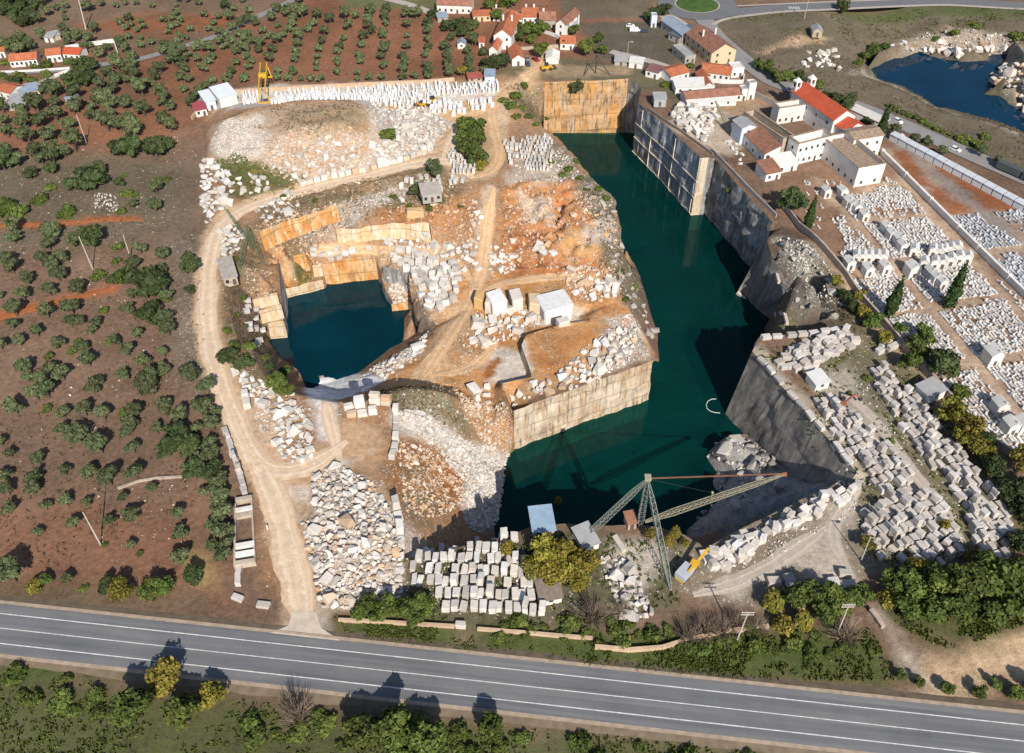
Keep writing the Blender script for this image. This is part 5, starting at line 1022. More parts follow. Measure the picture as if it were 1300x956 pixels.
for kind, items in STONES.items():
    items.sort(key=lambda t: -px_size(t)); rest = {}
    for i, t in enumerate(items):
        if i < LIM[kind]: put(rnd.choice(variant(kind, t[9])), t, NAMES[kind], CATS[kind])
        else: rest.setdefault(t[9].name, []).append(t)
    m_by = {}
    for mn, ts in rest.items():
        mb = MB()
        for t in ts:
            me = rnd.choice(variant(kind, t[9])); M = Matrix.Translation(t[:3]) @ Matrix.Rotation(t[6], 4, 'Z') @ Matrix.Rotation(t[8], 4, 'Y') @ Matrix.Rotation(t[7], 4, 'X') @ Matrix.Diagonal((*t[3:6], 1))
            mb.add([M @ v.co for v in me.vertices], [tuple(p.vertices) for p in me.polygons])
        tag(mb.build('smaller_' + NAMES[kind] + '_heaps', ts[0][9]), 'countless smaller ' + CATS[kind] + 's lying about the quarry yards', CATS[kind] + 's', kind='stuff')
# rubble
RB = [boulder_mesh('rub', 50 + s, 8) for s in range(5)]; RBV = []
for me in RB:
    bm = bmesh.new(); bm.from_mesh(me); bmesh.ops.remove_doubles(bm, verts=bm.verts, dist=.12); me2 = ([tuple(v.co) for v in bm.verts], [tuple(v.index for v in f.verts) for f in bm.faces]); bm.free(); RBV.append((np.array(me2[0]), me2[1]))
def rubble(name, label, mat, zones):
    V, F, b = [], [], 0
    for P, n, s0, s1 in zones:
        W = np.array([(p.x, p.y) for p in wpoly(P)]); lo, hi = W.min(0), W.max(0); c = 0; t = 0
        while c < n and t < n * 12:
            t += 1; x, y = nrs.uniform(lo[0], hi[0]), nrs.uniform(lo[1], hi[1])
            if not in_poly(x, y, W) or noise2(x * .3, y * .3, 5) < nrs.uniform(-.9, .5): continue
            z = gz(x, y)
            if z < WZ - .3: continue
            c += 1; v, f = RBV[nrs.randint(5)]; s = s0 + (s1 - s0) * nrs.rand() ** 2.2; a = nrs.uniform(0, 6.28); ca, sa = math.cos(a) * s, math.sin(a) * s; q = nrs.uniform(.6, 1.1, 3)
            vv = np.stack([x + v[:, 0] * q[0] * ca - v[:, 1] * q[1] * sa, y + v[:, 0] * q[0] * sa + v[:, 1] * q[1] * ca, z + v[:, 2] * q[2] * s - .12 * s], 1)
            V.extend(vv.tolist()); F.extend(tuple(i + b for i in g) for g in f); b += len(v)
    me = bpy.data.meshes.new(name); me.from_pydata(V, [], F); me.update(); return tag(link(name, me, mat), label, 'rubble', kind='stuff')
rubble('white_rubble', 'white broken marble rubble on tips and banks', mat_stone('white_rubble_stone', WHITE), [
    ([(278, 160), (325, 148), (345, 175), (322, 208), (285, 210), (265, 185)], 420, .3, 1.3), ([(496, 520), (540, 525), (590, 560), (645, 575), (632, 660), (600, 672), (590, 610), (540, 560)], 2600, .3, 1.6),
    ([(600, 590), (640, 585), (632, 665), (600, 678), (580, 640)], 1200, .3, 1.5), (HEAP, 2000, .3, 1.2), ([(455, 480), (480, 462), (520, 442), (545, 420), (535, 445), (500, 472), (440, 488)], 700, .3, 1.3),
    ([(770, 405), (812, 412), (824, 452), (770, 474)], 650, .3, 1.1), ([(978, 300), (1040, 320), (1075, 385), (1050, 395), (1005, 350)], 260, .3, 1.4), ([(470, 130), (545, 135), (575, 160), (545, 195), (470, 215)], 500, .3, 1.2),
    ([(880, 710), (1080, 610), (1110, 640), (960, 720)], 350, .3, 1.0), ([(300, 475), (395, 520), (400, 590), (345, 580)], 420, .3, 1.1), ([(655, 190), (705, 182), (740, 225), (700, 238), (650, 235)], 350, .3, 1.3),
    ([(1030, 505), (1110, 465), (1290, 680), (1200, 720), (1100, 700)], 500, .3, .9), ([(515, 710), (660, 685), (690, 770), (560, 780)], 400, .3, .9), ([(420, 262), (500, 232), (520, 240), (450, 285), (385, 302)], 350, .25, 1.0),
    ([(1125, 60), (1180, 42), (1290, 48), (1270, 72), (1190, 60)], 160, .8, 2.4), ([(-20, 190), (250, 170), (262, 500), (-20, 630)], 380, .2, .8), ([(120, 245), (150, 243), (150, 270), (118, 265)], 90, .4, 1.3), ([(120, 620), (240, 600), (240, 690), (130, 700)], 90, .2, .7), ([(895, 572), (948, 552), (990, 600), (900, 660)], 130, .5, 2.0)])
rubble('stained_rubble', 'rust-stained broken stone on slopes and terraces', mat_stone('stained_rubble_stone', [(.55, .42, .30), (.62, .52, .42), (.50, .27, .11), (.66, .60, .53), (.40, .20, .09), (.58, .44, .30)]), [
    ([(345, 175), (480, 172), (560, 170), (560, 190), (480, 210), (380, 235), (330, 215)], 1500, .3, 1.5), ([(505, 560), (545, 570), (600, 610), (590, 640), (550, 660), (515, 650)], 1000, .25, 1.6), ([(575, 495), (640, 510), (650, 570), (620, 570), (590, 530)], 750, .25, 1.6),
    ([(640, 240), (720, 228), (770, 260), (790, 320), (760, 345), (640, 345)], 900, .3, 1.6), ([(486, 322), (560, 325), (584, 345), (575, 395), (550, 412)], 450, .3, 1.1), ([(600, 380), (740, 380), (740, 400), (660, 430), (610, 450)], 450, .3, 1.1),
    ([(330, 258), (470, 222), (600, 225), (560, 282), (440, 285), (330, 296)], 420, .3, 1.2), ([(480, 262), (600, 250), (605, 320), (548, 320)], 400, .3, 1.3), ([(700, 340), (790, 330), (800, 390), (720, 380)], 400, .3, 1.4), ([(560, 440), (610, 400), (620, 440), (590, 480)], 350, .2, 1.0), ([(560, 350), (640, 345), (690, 375), (600, 385)], 220, .2, .9), ([(480, 480), (560, 465), (610, 490), (560, 497)], 160, .2, .8), ([(324, 286), (442, 254), (448, 266), (330, 298)], 320, .3, 1.3), ([(336, 318), (430, 283), (442, 300), (348, 326)], 320, .3, 1.4), ([(425, 311), (550, 306), (555, 316), (430, 320)], 260, .3, 1.3), ([(392, 330), (480, 318), (482, 326), (398, 338)], 160, .3, 1.0), ([(352, 342), (392, 336), (400, 352), (358, 360)], 60, .3, .9), ([(310, 340), (345, 345), (352, 380), (322, 384)], 200, .3, 1.0), ([(655, 520), (740, 480), (770, 450), (740, 430), (680, 482)], 250, .2, .7)])
# ------------------------------------------------------------------ roads
def road_mat(name, col, var=.2):
    m, t, b = _mat(name); p = pos(t); n = noise_node(t, .25, p, 6, .65); n2 = noise_node(t, 2.5, p, 3)
    c = ramp(t, math_n(t, 'ADD', math_n(t, 'MULTIPLY', n, .75), math_n(t, 'MULTIPLY', n2, .25)), [(.3, tuple(x * (1 - var) for x in col)), (.7, tuple(x * (1 + var) for x in col))])
    t.links.new(c, b.inputs['Base Color']); b.inputs['Roughness'].default_value = .85; return m
M_ASPH, M_ASPH2 = road_mat('asphalt', (.145, .148, .158), .12), road_mat('worn_asphalt', (.24, .23, .23), .15)
M_PAINT = mat_plain('road_paint', (.62, .62, .60), .32, 1.2)
def main_asphalt():
    m, t, b = _mat('main_asphalt'); p = pos(t); mp = N(t, 'ShaderNodeMapping'); mp.vector_type = 'TEXTURE'; mp.inputs['Rotation'].default_value = (0, 0, math.atan2((at(870, 861.5) - at(0, 767.5)).y, (at(870, 861.5) - at(0, 767.5)).x)); mp.inputs['Scale'].default_value = (40, 1, 1); t.links.new(p, mp.inputs[0])
    n = noise_node(t, .9, mp.outputs[0], 4, .6); n2 = noise_node(t, .08, p, 5, .65); n3 = noise_node(t, 4, p, 3)
    c = ramp(t, math_n(t, 'ADD', math_n(t, 'MULTIPLY', n, .55), math_n(t, 'ADD', math_n(t, 'MULTIPLY', n2, .3), math_n(t, 'MULTIPLY', n3, .15))), [(.36, (.105, .107, .115)), (.5, (.145, .148, .157)), (.64, (.19, .19, .195))])
    t.links.new(c, b.inputs['Base Color']); b.inputs['Roughness'].default_value = .8; return m
M_PAVE = road_mat('pale_paving', (.40, .35, .31), .15)
def strip(name, P, width, mat, dz, ground=None, kind='structure'):
    """ribbon laid on the ground along world points"""
    P = [Vector((p.x, p.y, 0)) for p in P]; Q = []
    for a, b in zip(P, P[1:]):
        n = max(1, int((b - a).length / 4)); Q += [a.lerp(b, k / n) for k in range(n)]
    Q.append(P[-1])
    for _ in range(3): Q = [Q[0]] + [(Q[i - 1] + Q[i] * 2 + Q[i + 1]) / 4 for i in range(1, len(Q) - 1)] + [Q[-1]]
    vs, fs = [], []
    for i, q in enumerate(Q):
        d = (Q[min(len(Q) - 1, i + 1)] - Q[max(0, i - 1)]).normalized(); n = Vector((-d.y, d.x, 0)) * width / 2
        z = dz if ground is None else ground + dz
        vs += [(q.x - n.x, q.y - n.y, z), (q.x + n.x, q.y + n.y, z)]
    fs = [(2 * i, 2 * i + 2, 2 * i + 3, 2 * i + 1) for i in range(len(Q) - 1)]
    m = MB(); m.add(vs, [f[::-1] for f in fs] if False else fs); o = m.build(name, mat); 
    if kind: tag(o, kind=kind)
    return o
RZ = .42                                            # road bed stands on a low embankment above the uneven soil
def ext(a, b, k0, k1):
    d = (b - a).normalized(); return [a - d * k0, b + d * k1]
def mid(a, b, f): return a.lerp(b, f)
up0, up1, lo0, lo1 = at(0, 767.5), at(870, 861.5), at(0, 831), at(300, 865.5)
dn = (up1 - up0).normalized(); nn = Vector((dn.y, -dn.x, 0)); Wd = abs((lo0 - up0).dot(nn)); ca = up0 + nn * Wd / 2
def lane(off): return [ca - dn * 160 + nn * off, ca + dn * 320 + nn * off]
M = MB()
for s in (-1, 1): pass
strip('main_road', lane(0), Wd, main_asphalt(), RZ)
strip('main_road_verge', lane(0), Wd + 1.6, mat_plain('verge_gravel', (.36, .28, .21), .25, .8), RZ - .02)
bank = MB(); a, b = lane(-Wd / 2 - .75); a2, b2 = lane(-Wd / 2 - 3.4); bank.add([a + Vector((0, 0, RZ - .03)), b + Vector((0, 0, RZ - .03)), b2 + Vector((0, 0, -.3)), a2 + Vector((0, 0, -.3))], [(0, 1, 2, 3)])
a, b = lane(Wd / 2 + .75); a2, b2 = lane(Wd / 2 + 3.4); bank.add([a + Vector((0, 0, RZ - .03)), b + Vector((0, 0, RZ - .03)), b2 + Vector((0, 0, -.3)), a2 + Vector((0, 0, -.3))], [(0, 1, 2, 3)])
tag(bank.build('road_embankment', mat_plain('embankment_soil', (.16, .125, .085), .3, .5)), kind='structure')
off1 = (at(0, 780) - up0).dot(nn) - Wd / 2; off2 = (at(0, 798.5) - up0).dot(nn) - Wd / 2; off3 = (at(0, 818) - up0).dot(nn) - Wd / 2
for o_ in (off1, off2, off3): strip('road_marking', lane(o_), .2 if o_ != off2 else .17, M_PAINT, RZ + .005)
def mat_track(name, col, rut, edge):
    m, t, b = _mat(name); uv = N(t, 'ShaderNodeUVMap').outputs[0]; p = pos(t); sx = N(t, 'ShaderNodeSeparateXYZ'); t.links.new(uv, sx.inputs[0]); x = sx.outputs[0]
    n = noise_node(t, .5, p, 5, .65); n2 = noise_node(t, 3.5, p, 4, .65); mp = N(t, 'ShaderNodeMapping'); mp.inputs['Scale'].default_value = (14, .12, 1); t.links.new(uv, mp.inputs[0]); n3 = noise_node(t, 1.0, mp.outputs[0], 3, .6)
    xx = math_n(t, 'ADD', x, mapr(t, n, .3, .7, -.05, .05)); r = ramp(t, xx, [(0, (0, 0, 0)), (.2, (0, 0, 0)), (.3, (1, 1, 1)), (.4, (.1, .1, .1)), (.6, (.1, .1, .1)), (.7, (1, 1, 1)), (.8, (0, 0, 0)), (1, (0, 0, 0))])
    c = mixc(t, r, col, rut); c = mixc(t, mapr(t, n3, .4, .65, 0, .5), c, rut); e = ramp(t, xx, [(0, (1, 1, 1)), (.12, (0, 0, 0)), (.88, (0, 0, 0)), (1, (1, 1, 1))]); c = mixc(t, math_n(t, 'MULTIPLY', e, .8), c, edge)
    k = mapr(t, math_n(t, 'ADD', n, n2), .7, 1.3, .75, 1.22); mul = N(t, 'ShaderNodeVectorMath', operation='SCALE'); t.links.new(c, mul.inputs[0]); t.links.new(k, mul.inputs['Scale'])
    t.links.new(mul.outputs[0], b.inputs['Base Color']); b.inputs['Roughness'].default_value = .95; b.inputs['Specular IOR Level'].default_value = .1; bump(t, b, math_n(t, 'ADD', n2, math_n(t, 'MULTIPLY', r, -.6)), .5, .2); return m
def track(name, pts, width, mat, seed=1):
    """worn vehicle track draped on the terrain"""
    P = [hit(*p) for p in pts]; Q = []
    for a, b in zip(P, P[1:]):
        n = max(1, int((b - a).xy.length / 1.6)); Q += [a.lerp(b, k / n) for k in range(n)]
    Q.append(P[-1])
    for _ in range(10): Q = [Q[0]] + [(Q[i - 1] + Q[i] * 2 + Q[i + 1]) / 4 for i in range(1, len(Q) - 1)] + [Q[-1]]
    vs, fs, uvs, L, K = [], [], [], 0, 7
    for i, q in enumerate(Q):
        d = (Q[min(len(Q) - 1, i + 1)] - Q[max(0, i - 1)]).xy.normalized(); n = Vector((-d.y, d.x)); L += (Q[i] - Q[i - 1]).length if i else 0
        for k in range(K):
            f = k / (K - 1) - .5; wv = width * (1 + .16 * float(noise2(L * .22, k * .0 + (3 if f > 0 else 8), seed))) * min(1, .3 + .12 * min(i, len(Q) - 1 - i)); p = q.xy + n * f * wv; z = gz(p.x, p.y)
            vs.append((p.x, p.y, z + (.07 if 0 < k < K - 1 else -.02))); uvs.append((k / (K - 1), L * .1))
    for i in range(len(Q) - 1):
        for k in range(K - 1): fs.append((i * K + k, (i + 1) * K + k, (i + 1) * K + k + 1, i * K + k + 1))
    fs = [f[::-1] for f in fs]
    me = bpy.data.meshes.new(name); me.from_pydata(vs, [], fs); uv = me.uv_layers.new(name='UVMap'); li = np.zeros(len(me.loops), int); me.loops.foreach_get('vertex_index', li); uv.data.foreach_set('uv', np.array(uvs, np.float32)[li].ravel()); me.polygons.foreach_set('use_smooth', [True] * len(me.polygons)); me.update()
    return tag(link(name, me, mat), kind='structure')
def apron():
    m = MB(); a, b, c, d = at(371, 776, .12), at(401, 776, .12), at(432, 813.5, RZ + .006), at(343, 803.5, RZ + .006); e, f = at(366, 794, .26), at(408, 797, .26); m.add([a, b, f, c, d, e], [(0, 5, 2, 1), (5, 4, 3, 2)]); return tag(m.build('entrance_apron', mat_plain('apron_dust', (.56, .47, .38), .2, .6, .9)), kind='structure')
apron()
M_TRK = mat_track('haul_road_dust', (.60, .44, .30), (.72, .58, .44), (.48, .33, .21)); M_TRK2 = mat_track('clay_track', (.57, .35, .185), (.64, .46, .30), (.50, .28, .13)); M_TRKR = mat_track('red_earth_track', (.34, .115, .045), (.38, .14, .06), (.26, .10, .05))
track('haul_road', [(600, 226), (580, 206), (560, 202), (520, 209), (470, 222), (420, 233), (370, 246), (320, 260), (290, 276), (272, 300), (264, 340), (262, 390), (266, 440), (280, 485), (300, 535), (322, 585), (345, 600), (385, 598), (420, 575), (440, 560)], 6.6, M_TRK, 1)
track('haul_road', [(318, 575), (340, 610), (356, 650), (366, 700), (378, 750), (386, 790), (386, 812)], 7.5, M_TRK, 2)
track('yard_track', [(700, 66), (685, 84), (658, 102), (636, 126), (622, 140), (626, 160), (634, 190), (632, 208), (618, 222), (596, 226)], 5.2, M_TRK2, 3); track('yard_track', [(470, 131), (520, 131), (560, 146), (600, 146), (625, 138)], 5.0, M_TRK2, 4); track('yard_track', [(598, 148), (582, 162), (574, 180), (562, 200)], 5.5, M_TRK, 5)
track('ramp_track', [(627, 238), (622, 262), (617, 300), (612, 345), (596, 385), (568, 430), (545, 468), (530, 484)], 5.0, M_TRK2, 6); track('floor_track', [(545, 476), (590, 472), (620, 450), (632, 430)], 4.5, M_TRK2, 7); track('floor_track', [(606, 372), (650, 356), (700, 352), (750, 352), (775, 372)], 4.2, M_TRK2, 8); track('bench_track', [(352, 324), (400, 316), (460, 316), (530, 314), (585, 335), (600, 360)], 3.8, M_TRK2, 9)
track('ramp_track', [(432, 585), (425, 560), (418, 530), (412, 506)], 4.2, M_TRK, 10)
track('red_track', [(-20, 286), (40, 285), (85, 284), (120, 279), (150, 277), (185, 280)], 3.0, M_TRKR, 12); track('red_track', [(-20, 410), (10, 402), (40, 391), (75, 384), (110, 374), (138, 366)], 3.2, M_TRKR, 13)
track('block_yard_track', [(1048, 478), (1085, 505), (1120, 545), (1160, 600), (1205, 655), (1225, 690)], 3.6, mat_track('grey_yard_track', (.42, .36, .30), (.50, .44, .38), (.30, .25, .19)), 14); track('block_yard_track', [(1098, 610), (1075, 640), (1050, 668), (1060, 700), (1085, 735)], 4.0, bpy.data.materials['grey_yard_track'], 15); track('block_yard_track', [(1050, 668), (1000, 705), (950, 735), (880, 755)], 5.0, bpy.data.materials['grey_yard_track'], 16)
# far roads
FR = .30
strip('church_road', [at(*p) for p in ((893, 24), (909, 47), (931, 65), (955, 86), (985, 108), (1030, 119), (1086, 134), (1140, 156), (1220, 192), (1330, 240))], 9, M_ASPH2, FR)
strip('ring_road', [at(*p) for p in ((899, 16), (925, 18), (952, 15), (995, 11), (1040, 9), (1120, 5), (1200, 2), (1240, 5), (1300, 8), (1370, 9))], 10, M_ASPH, FR + .006)
strip('ring_road_kerb', [at(*p) for p in ((905, 32), (915, 25), (952, 20), (995, 15), (1040, 13.5), (1120, 9.5), (1200, 6.5), (1240, 9), (1300, 12.5), (1370, 13))], 2.4, M_PAVE, FR + .012)
strip('ring_road_kerb', [at(*p) for p in ((920, 9), (952, 7.5), (995, 5.5), (1040, 3.5), (1120, .5), (1200, -2.5))], 1.5, M_PAVE, FR + .012)
strip('village_lane', [at(*p) for p in ((775, 66), (823, 77), (866, 92))], 4.5, M_PAVE, FR - .05)
strip('village_lane', [at(*p) for p in ((845, 20), (862, 30), (885, 48))], 8, M_PAVE, FR - .04)
strip('orchard_lane', [at(*p) for p in ((-30, 95), (51, 91), (88, 89), (135, 81), (176, 77), (234, 59), (274, 48), (318, 26), (344, 14), (374, 0), (400, -14))], 4.5, M_ASPH2, FR)
strip('cottage_lane', [at(*p) for p in ((10, 130), (40, 112), (62, 100), (85, 92))], 4.0, M_PAVE, FR - .03)
strip('far_lane', [at(*p) for p in ((440, -12), (500, 1), (530, 9), (547, 17))], 5, M_PAVE, FR)
rc = at(885, 6.5)
def disc(name, r0, r1, z, mat, n=48, dome=0):
    m = MB(); vs = [(rc.x + math.cos(2 * math.pi * k / n) * r, rc.y + math.sin(2 * math.pi * k / n) * r, z + (0 if r else dome)) for r in (r0, r1) for k in range(n)]
    m.add(vs, [(k, n + k, n + (k + 1) % n, (k + 1) % n) for k in range(n)]); return tag(m.build(name, mat), kind='structure')
disc('roundabout_road', 11.5, 20.5, FR + .02, M_ASPH); disc('roundabout_kerb', 10.9, 11.6, FR + .14, M_PAVE)
tag(MB().add([(rc.x + math.cos(2 * math.pi * k / 40) * r, rc.y + math.sin(2 * math.pi * k / 40) * r, FR + h) for r, h in ((11, .1), (6, .7), (.01, 1.0)) for k in range(40)],
         [(j * 40 + k, j * 40 + (k + 1) % 40, (j + 1) * 40 + (k + 1) % 40, (j + 1) * 40 + k) for j in range(2) for k in range(40)]).build('roundabout_lawn', mat_plain('lawn', (.055, .10, .02), .35, .4), smooth=True), kind='structure')
for k in range(6):
    pp = at(888 + k * 2.2, 12.5 - (k % 2)); plant('shrub', 'flower_bush', 888 + k * 2.0, 12.2 - (k % 2) * 1.2, 1.6, 'small clipped bush on the roundabout lawn', 'shrub', 'clipped bushes on the roundabout')
# zebra / arrow marks on the far roads
zb = MB()
for k in range(5): q = at(1002 + k * 3.0, 10.6); zb.box(q.x - .25, q.x + .25, q.y - 1.6, q.y + 1.6, FR + .008, FR + .014)
tag(zb.build('zebra_crossing', M_PAINT), kind='structure')

# ------------------------------------------------------------------ houses
TILE = [mat_plain('orange_clay_tiles', (.38, .125, .06), .3, .6, rnd_v=.15), mat_plain('brown_clay_tiles', (.26, .125, .085), .35, .5, rnd_v=.15), mat_plain('red_clay_tiles', (.45, .085, .04), .2, .5), mat_plain('grey_sheet_roof', (.33, .33, .34), .2, .4), mat_plain('blue_grey_sheet_roof', (.25, .31, .38), .2, .4), mat_plain('purple_brown_roof', (.20, .10, .10), .2, .4), mat_plain('old_tiles_lichen', (.30, .22, .16), .4, .9)]
W_WHITE, W_CREAM, W_GREY, W_BLUE, W_STONE = mat_plain('whitewash', (.70, .68, .65), .16, .35, rnd_v=.06), mat_plain('cream_render', (.62, .48, .32), .1, .4), mat_plain('grey_render', (.36, .34, .31), .2, .5), mat_plain('pale_blue_render', (.55, .62, .70), .1, .4), mat_plain('old_stone_wall', (.42, .35, .28), .3, .8)
M_GLASS = mat_plain('dark_window', (.035, .04, .05), .2, 1, .15, spec=.5); M_DOOR = mat_plain('painted_door', (.12, .08, .06), .2, 1)
def frame_of(A, B):
    a, b = at(*A), at(*B); d = (b - a).xy; w = d.length; return a, math.atan2(d.y, d.x), w
def house(label, A, B, depth, wh, rh=1.6, roof='gable', tile=0, wall=None, nwin=3, floors=1, door=True, chim=0, name='house', cat='house', side=0, group=None, base=None):
    """A, B: near base corners in the photo. Local x runs along A-B, y runs away from the viewer"""
    a, rz, w = frame_of(A, B); z0 = .0 if base is None else base
    o = empty(name, (a.x, a.y, z0), rz); tag(o, label, cat, group); wall = wall or W_WHITE; m = MB(); m.box(0, w, 0, depth, -.4, wh)
    r = MB(); e = .35; t = .16; mt = TILE[tile] if isinstance(tile, int) else tile
    if roof == 'gable':                               # ridge along x
        for x in (0, w): m.add([(x, 0, wh), (x, depth, wh), (x, depth / 2, wh + rh)], [(0, 1, 2) if x == 0 else (2, 1, 0)])
        k = rh / (depth / 2)
        for s in (0, 1):
            y0, y1 = (-e, depth / 2) if s == 0 else (depth / 2, depth + e); za, zb_ = (wh - e * k, wh + rh) if s == 0 else (wh + rh, wh - e * k)
            r.add([(-e, y0, za + .03), (w + e, y0, za + .03), (w + e, y1, zb_ + .03), (-e, y1, zb_ + .03), (-e, y0, za + t + .03), (w + e, y0, za + t + .03), (w + e, y1, zb_ + t + .03), (-e, y1, zb_ + t + .03)], [(0, 3, 2, 1), (4, 5, 6, 7), (0, 1, 5, 4), (1, 2, 6, 5), (2, 3, 7, 6), (3, 0, 4, 7)])
    elif roof == 'gablex':
        for y in (0, depth): m.add([(0, y, wh), (w, y, wh), (w / 2, y, wh + rh)], [(0, 1, 2) if y == 0 else (2, 1, 0)])
        k = rh / (w / 2)
        for s in (0, 1):
            x0, x1 = (-e, w / 2) if s == 0 else (w / 2, w + e); za, zb_ = (wh - e * k, wh + rh) if s == 0 else (wh + rh, wh - e * k)
            r.add([(x0, -e, za + .03), (x1, -e, zb_ + .03), (x1, depth + e, zb_ + .03), (x0, depth + e, za + .03), (x0, -e, za + t + .03), (x1, -e, zb_ + t + .03), (x1, depth + e, zb_ + t + .03), (x0, depth + e, za + t + .03)], [(0, 3, 2, 1), (4, 5, 6, 7), (0, 1, 5, 4), (1, 2, 6, 5), (2, 3, 7, 6), (3, 0, 4, 7)])
    elif roof == 'shed':                              # rises away from the viewer
        m.add([(0, 0, wh), (0, depth, wh), (0, depth, wh + rh), (w, 0, wh), (w, depth, wh), (w, depth, wh + rh)], [(0, 2, 1), (3, 4, 5), (1, 2, 5, 4)])
        k = rh / depth
        r.add([(-e, -e, wh - e * k + .03), (w + e, -e, wh - e * k + .03), (w + e, depth + e, wh + rh + e * k + .03), (-e, depth + e, wh + rh + e * k + .03), (-e, -e, wh - e * k + t + .03), (w + e, -e, wh - e * k + t + .03), (w + e, depth + e, wh + rh + e * k + t + .03), (-e, depth + e, wh + rh + e * k + t + .03)], [(0, 3, 2, 1), (4, 5, 6, 7), (0, 1, 5, 4), (1, 2, 6, 5), (2, 3, 7, 6), (3, 0, 4, 7)])
    elif roof == 'shedx':                             # rises to the right
        k = rh / w; m.add([(0, 0, wh), (w, 0, wh), (w, 0, wh + rh), (0, depth, wh), (w, depth, wh), (w, depth, wh + rh)], [(0, 1, 2), (3, 5, 4), (1, 4, 5, 2)])
        r.add([(-e, -e, wh - e * k + .03), (w + e, -e, wh + rh + e * k + .03), (w + e, depth + e, wh + rh + e * k + .03), (-e, depth + e, wh - e * k + .03), (-e, -e, wh - e * k + t + .03), (w + e, -e, wh + rh + e * k + t + .03), (w + e, depth + e, wh + rh + e * k + t + .03), (-e, depth + e, wh - e * k + t + .03)], [(0, 3, 2, 1), (4, 5, 6, 7), (0, 1, 5, 4), (1, 2, 6, 5), (2, 3, 7, 6), (3, 0, 4, 7)])
    elif roof == 'flat':
        r.box(.25, w - .25, .25, depth - .25, wh - .5, wh - .35); m = MB(); m.box(0, w, 0, .25, -.4, wh); m.box(0, w, depth - .25, depth, -.4, wh); m.box(0, .25, .25, depth - .25, -.4, wh); m.box(w - .25, w, .25, depth - .25, -.4, wh)
    elif roof == 'ruin':                              # roofless shell
        m = MB(); m.box(0, w, 0, .6, -.4, wh); m.box(0, w, depth - .6, depth, -.4, wh); m.box(0, .6, .6, depth - .6, -.4, wh); m.box(w - .6, w, .6, depth - .6, -.4, wh); zf = wh * (.8 if 'mortuary' in label else .5); r.box(.6, w - .6, .6, depth - .6, zf, zf + .2); cp = MB(); cp.box(-.12, w + .12, -.12, .72, wh + .02, wh + .2); cp.box(-.12, w + .12, depth - .72, depth + .12, wh + .02, wh + .2); cp.box(-.12, .72, .73, depth - .73, wh + .02, wh + .2); cp.box(w - .72, w + .12, .73, depth - .73, wh + .02, wh + .2); cp.build('coping', TILE[6], o)
    m.build('wall', wall, o); r.build('roof', mt, o)
    def win(x0, x1, y0, y1, zc, hh): MB().box(x0, x1, y0, y1, zc, zc + hh).build('window', M_GLASS, o)
    for f in range(floors):
        zc = 1.0 + f * (wh / floors); hh = min(1.25, wh / floors - 1.3)
        for i in range(nwin):
            x = w * (i + .5) / nwin
            if f == 0 and door and i == nwin // 2: continue
            if w > 2: win(x - .5, x + .5, -.03, .1, zc, max(.5, hh))
        for i in range(side):
            y = depth * (i + .5) / side; win(-.03, .1, y - .5, y + .5, zc, max(.5, hh)); win(w - .1, w + .03, y - .5, y + .5, zc, max(.5, hh))
    if door: x = w * (nwin // 2 + .5) / max(1, nwin); MB().box(x - .5, x + .5, -.04, .1, -.1, 2.05).build('door', M_DOOR, o)
    for c in range(chim):
        x = w * (.25 + .5 * c); y = depth * .6; MB().box(x - .4, x + .4, y - .3, y + .3, wh, wh + rh + 1.1).box(x - .5, x + .5, y - .4, y + .4, wh + rh + 1.1, wh + rh + 1.25).build('chimney', W_WHITE, o)
    return o
# village beyond the orchard
house('long white farmhouse with brown tiled roof at the top of the olive rows', (555, 16.5), (599, 18), 9, 4.2, 2.2, 'gable', 1, nwin=6, chim=1)
house('small blue-grey tin shed below the long farmhouse', (556, 29), (569, 28), 5, 2.6, .5, 'shed', 4, W_GREY, 1, name='shed', cat='shed')
house('low house with pinkish wall and red roof left of the terrace of cottages', (601, 28), (623, 27), 8, 3.0, 1.2, 'gable', 0, W_CREAM, 3)
house('white cottage with grey-brown roof at the left end of the village terrace', (626, 27), (642, 27), 8, 3.6, 1.5, 'gable', 1, nwin=2, chim=1)
house('narrow white cottage in the middle of the village terrace', (642, 30), (652, 31), 8, 3.6, 1.6, 'gable', 0, nwin=2)
house('white cottage with small orange roof beside the big orange roof', (653, 33), (663, 33.5), 7, 3.6, 1.4, 'gable', 0, nwin=2)
house('cottage with the broad bright orange roof in the village terrace', (663, 30), (683, 30), 10, 3.4, 2.6, 'gable', 0, W_WHITE, 3, chim=2)
house('grey-walled house with dark brown roof at the right of the village terrace', (685, 37), (705, 37), 10, 4.4, 2.2, 'gable', 1, W_GREY, 4, 1, chim=1)
house('tall narrow house with blue-white gable at the right end of the terrace', (705, 44), (718, 46.5), 17, 5.6, 2.2, 'gablex', 1, W_WHITE, 1, 2, side=3)
house('low grey outbuilding with pale sheet roof behind the tall narrow house', (718, 41), (733, 41), 7, 2.8, .6, 'shed', 3, W_GREY, 2, name='outbuilding', cat='outbuilding')
house('big white two storey house with orange roof and three chimneys', (627, 62), (649, 63.5), 24, 6.4, 3.0, 'gablex', 0, W_WHITE, 2, 2, chim=2, side=5)
house('white house with orange hipped roof hard against the big gabled house', (621, 73), (631, 74), 10, 4.0, 1.7, 'gablex', 0, W_WHITE, 1)
house('small white hut with grey-blue roof among the olive rows', (581, 62), (591, 62), 4.5, 2.2, 1.3, 'gablex', 4, W_WHITE, 1, door=False, name='hut', cat='hut')
house('tiny white shed with orange roof edge left of the gabled house', (608, 61), (615, 61), 4, 2.8, .8, 'shed', 0, W_WHITE, 1, name='shed', cat='shed')
house('low white house with orange roof beside the parked cars', (650, 84), (666, 83), 12, 3.2, 1.9, 'gablex', 0, W_WHITE, 1, side=2)
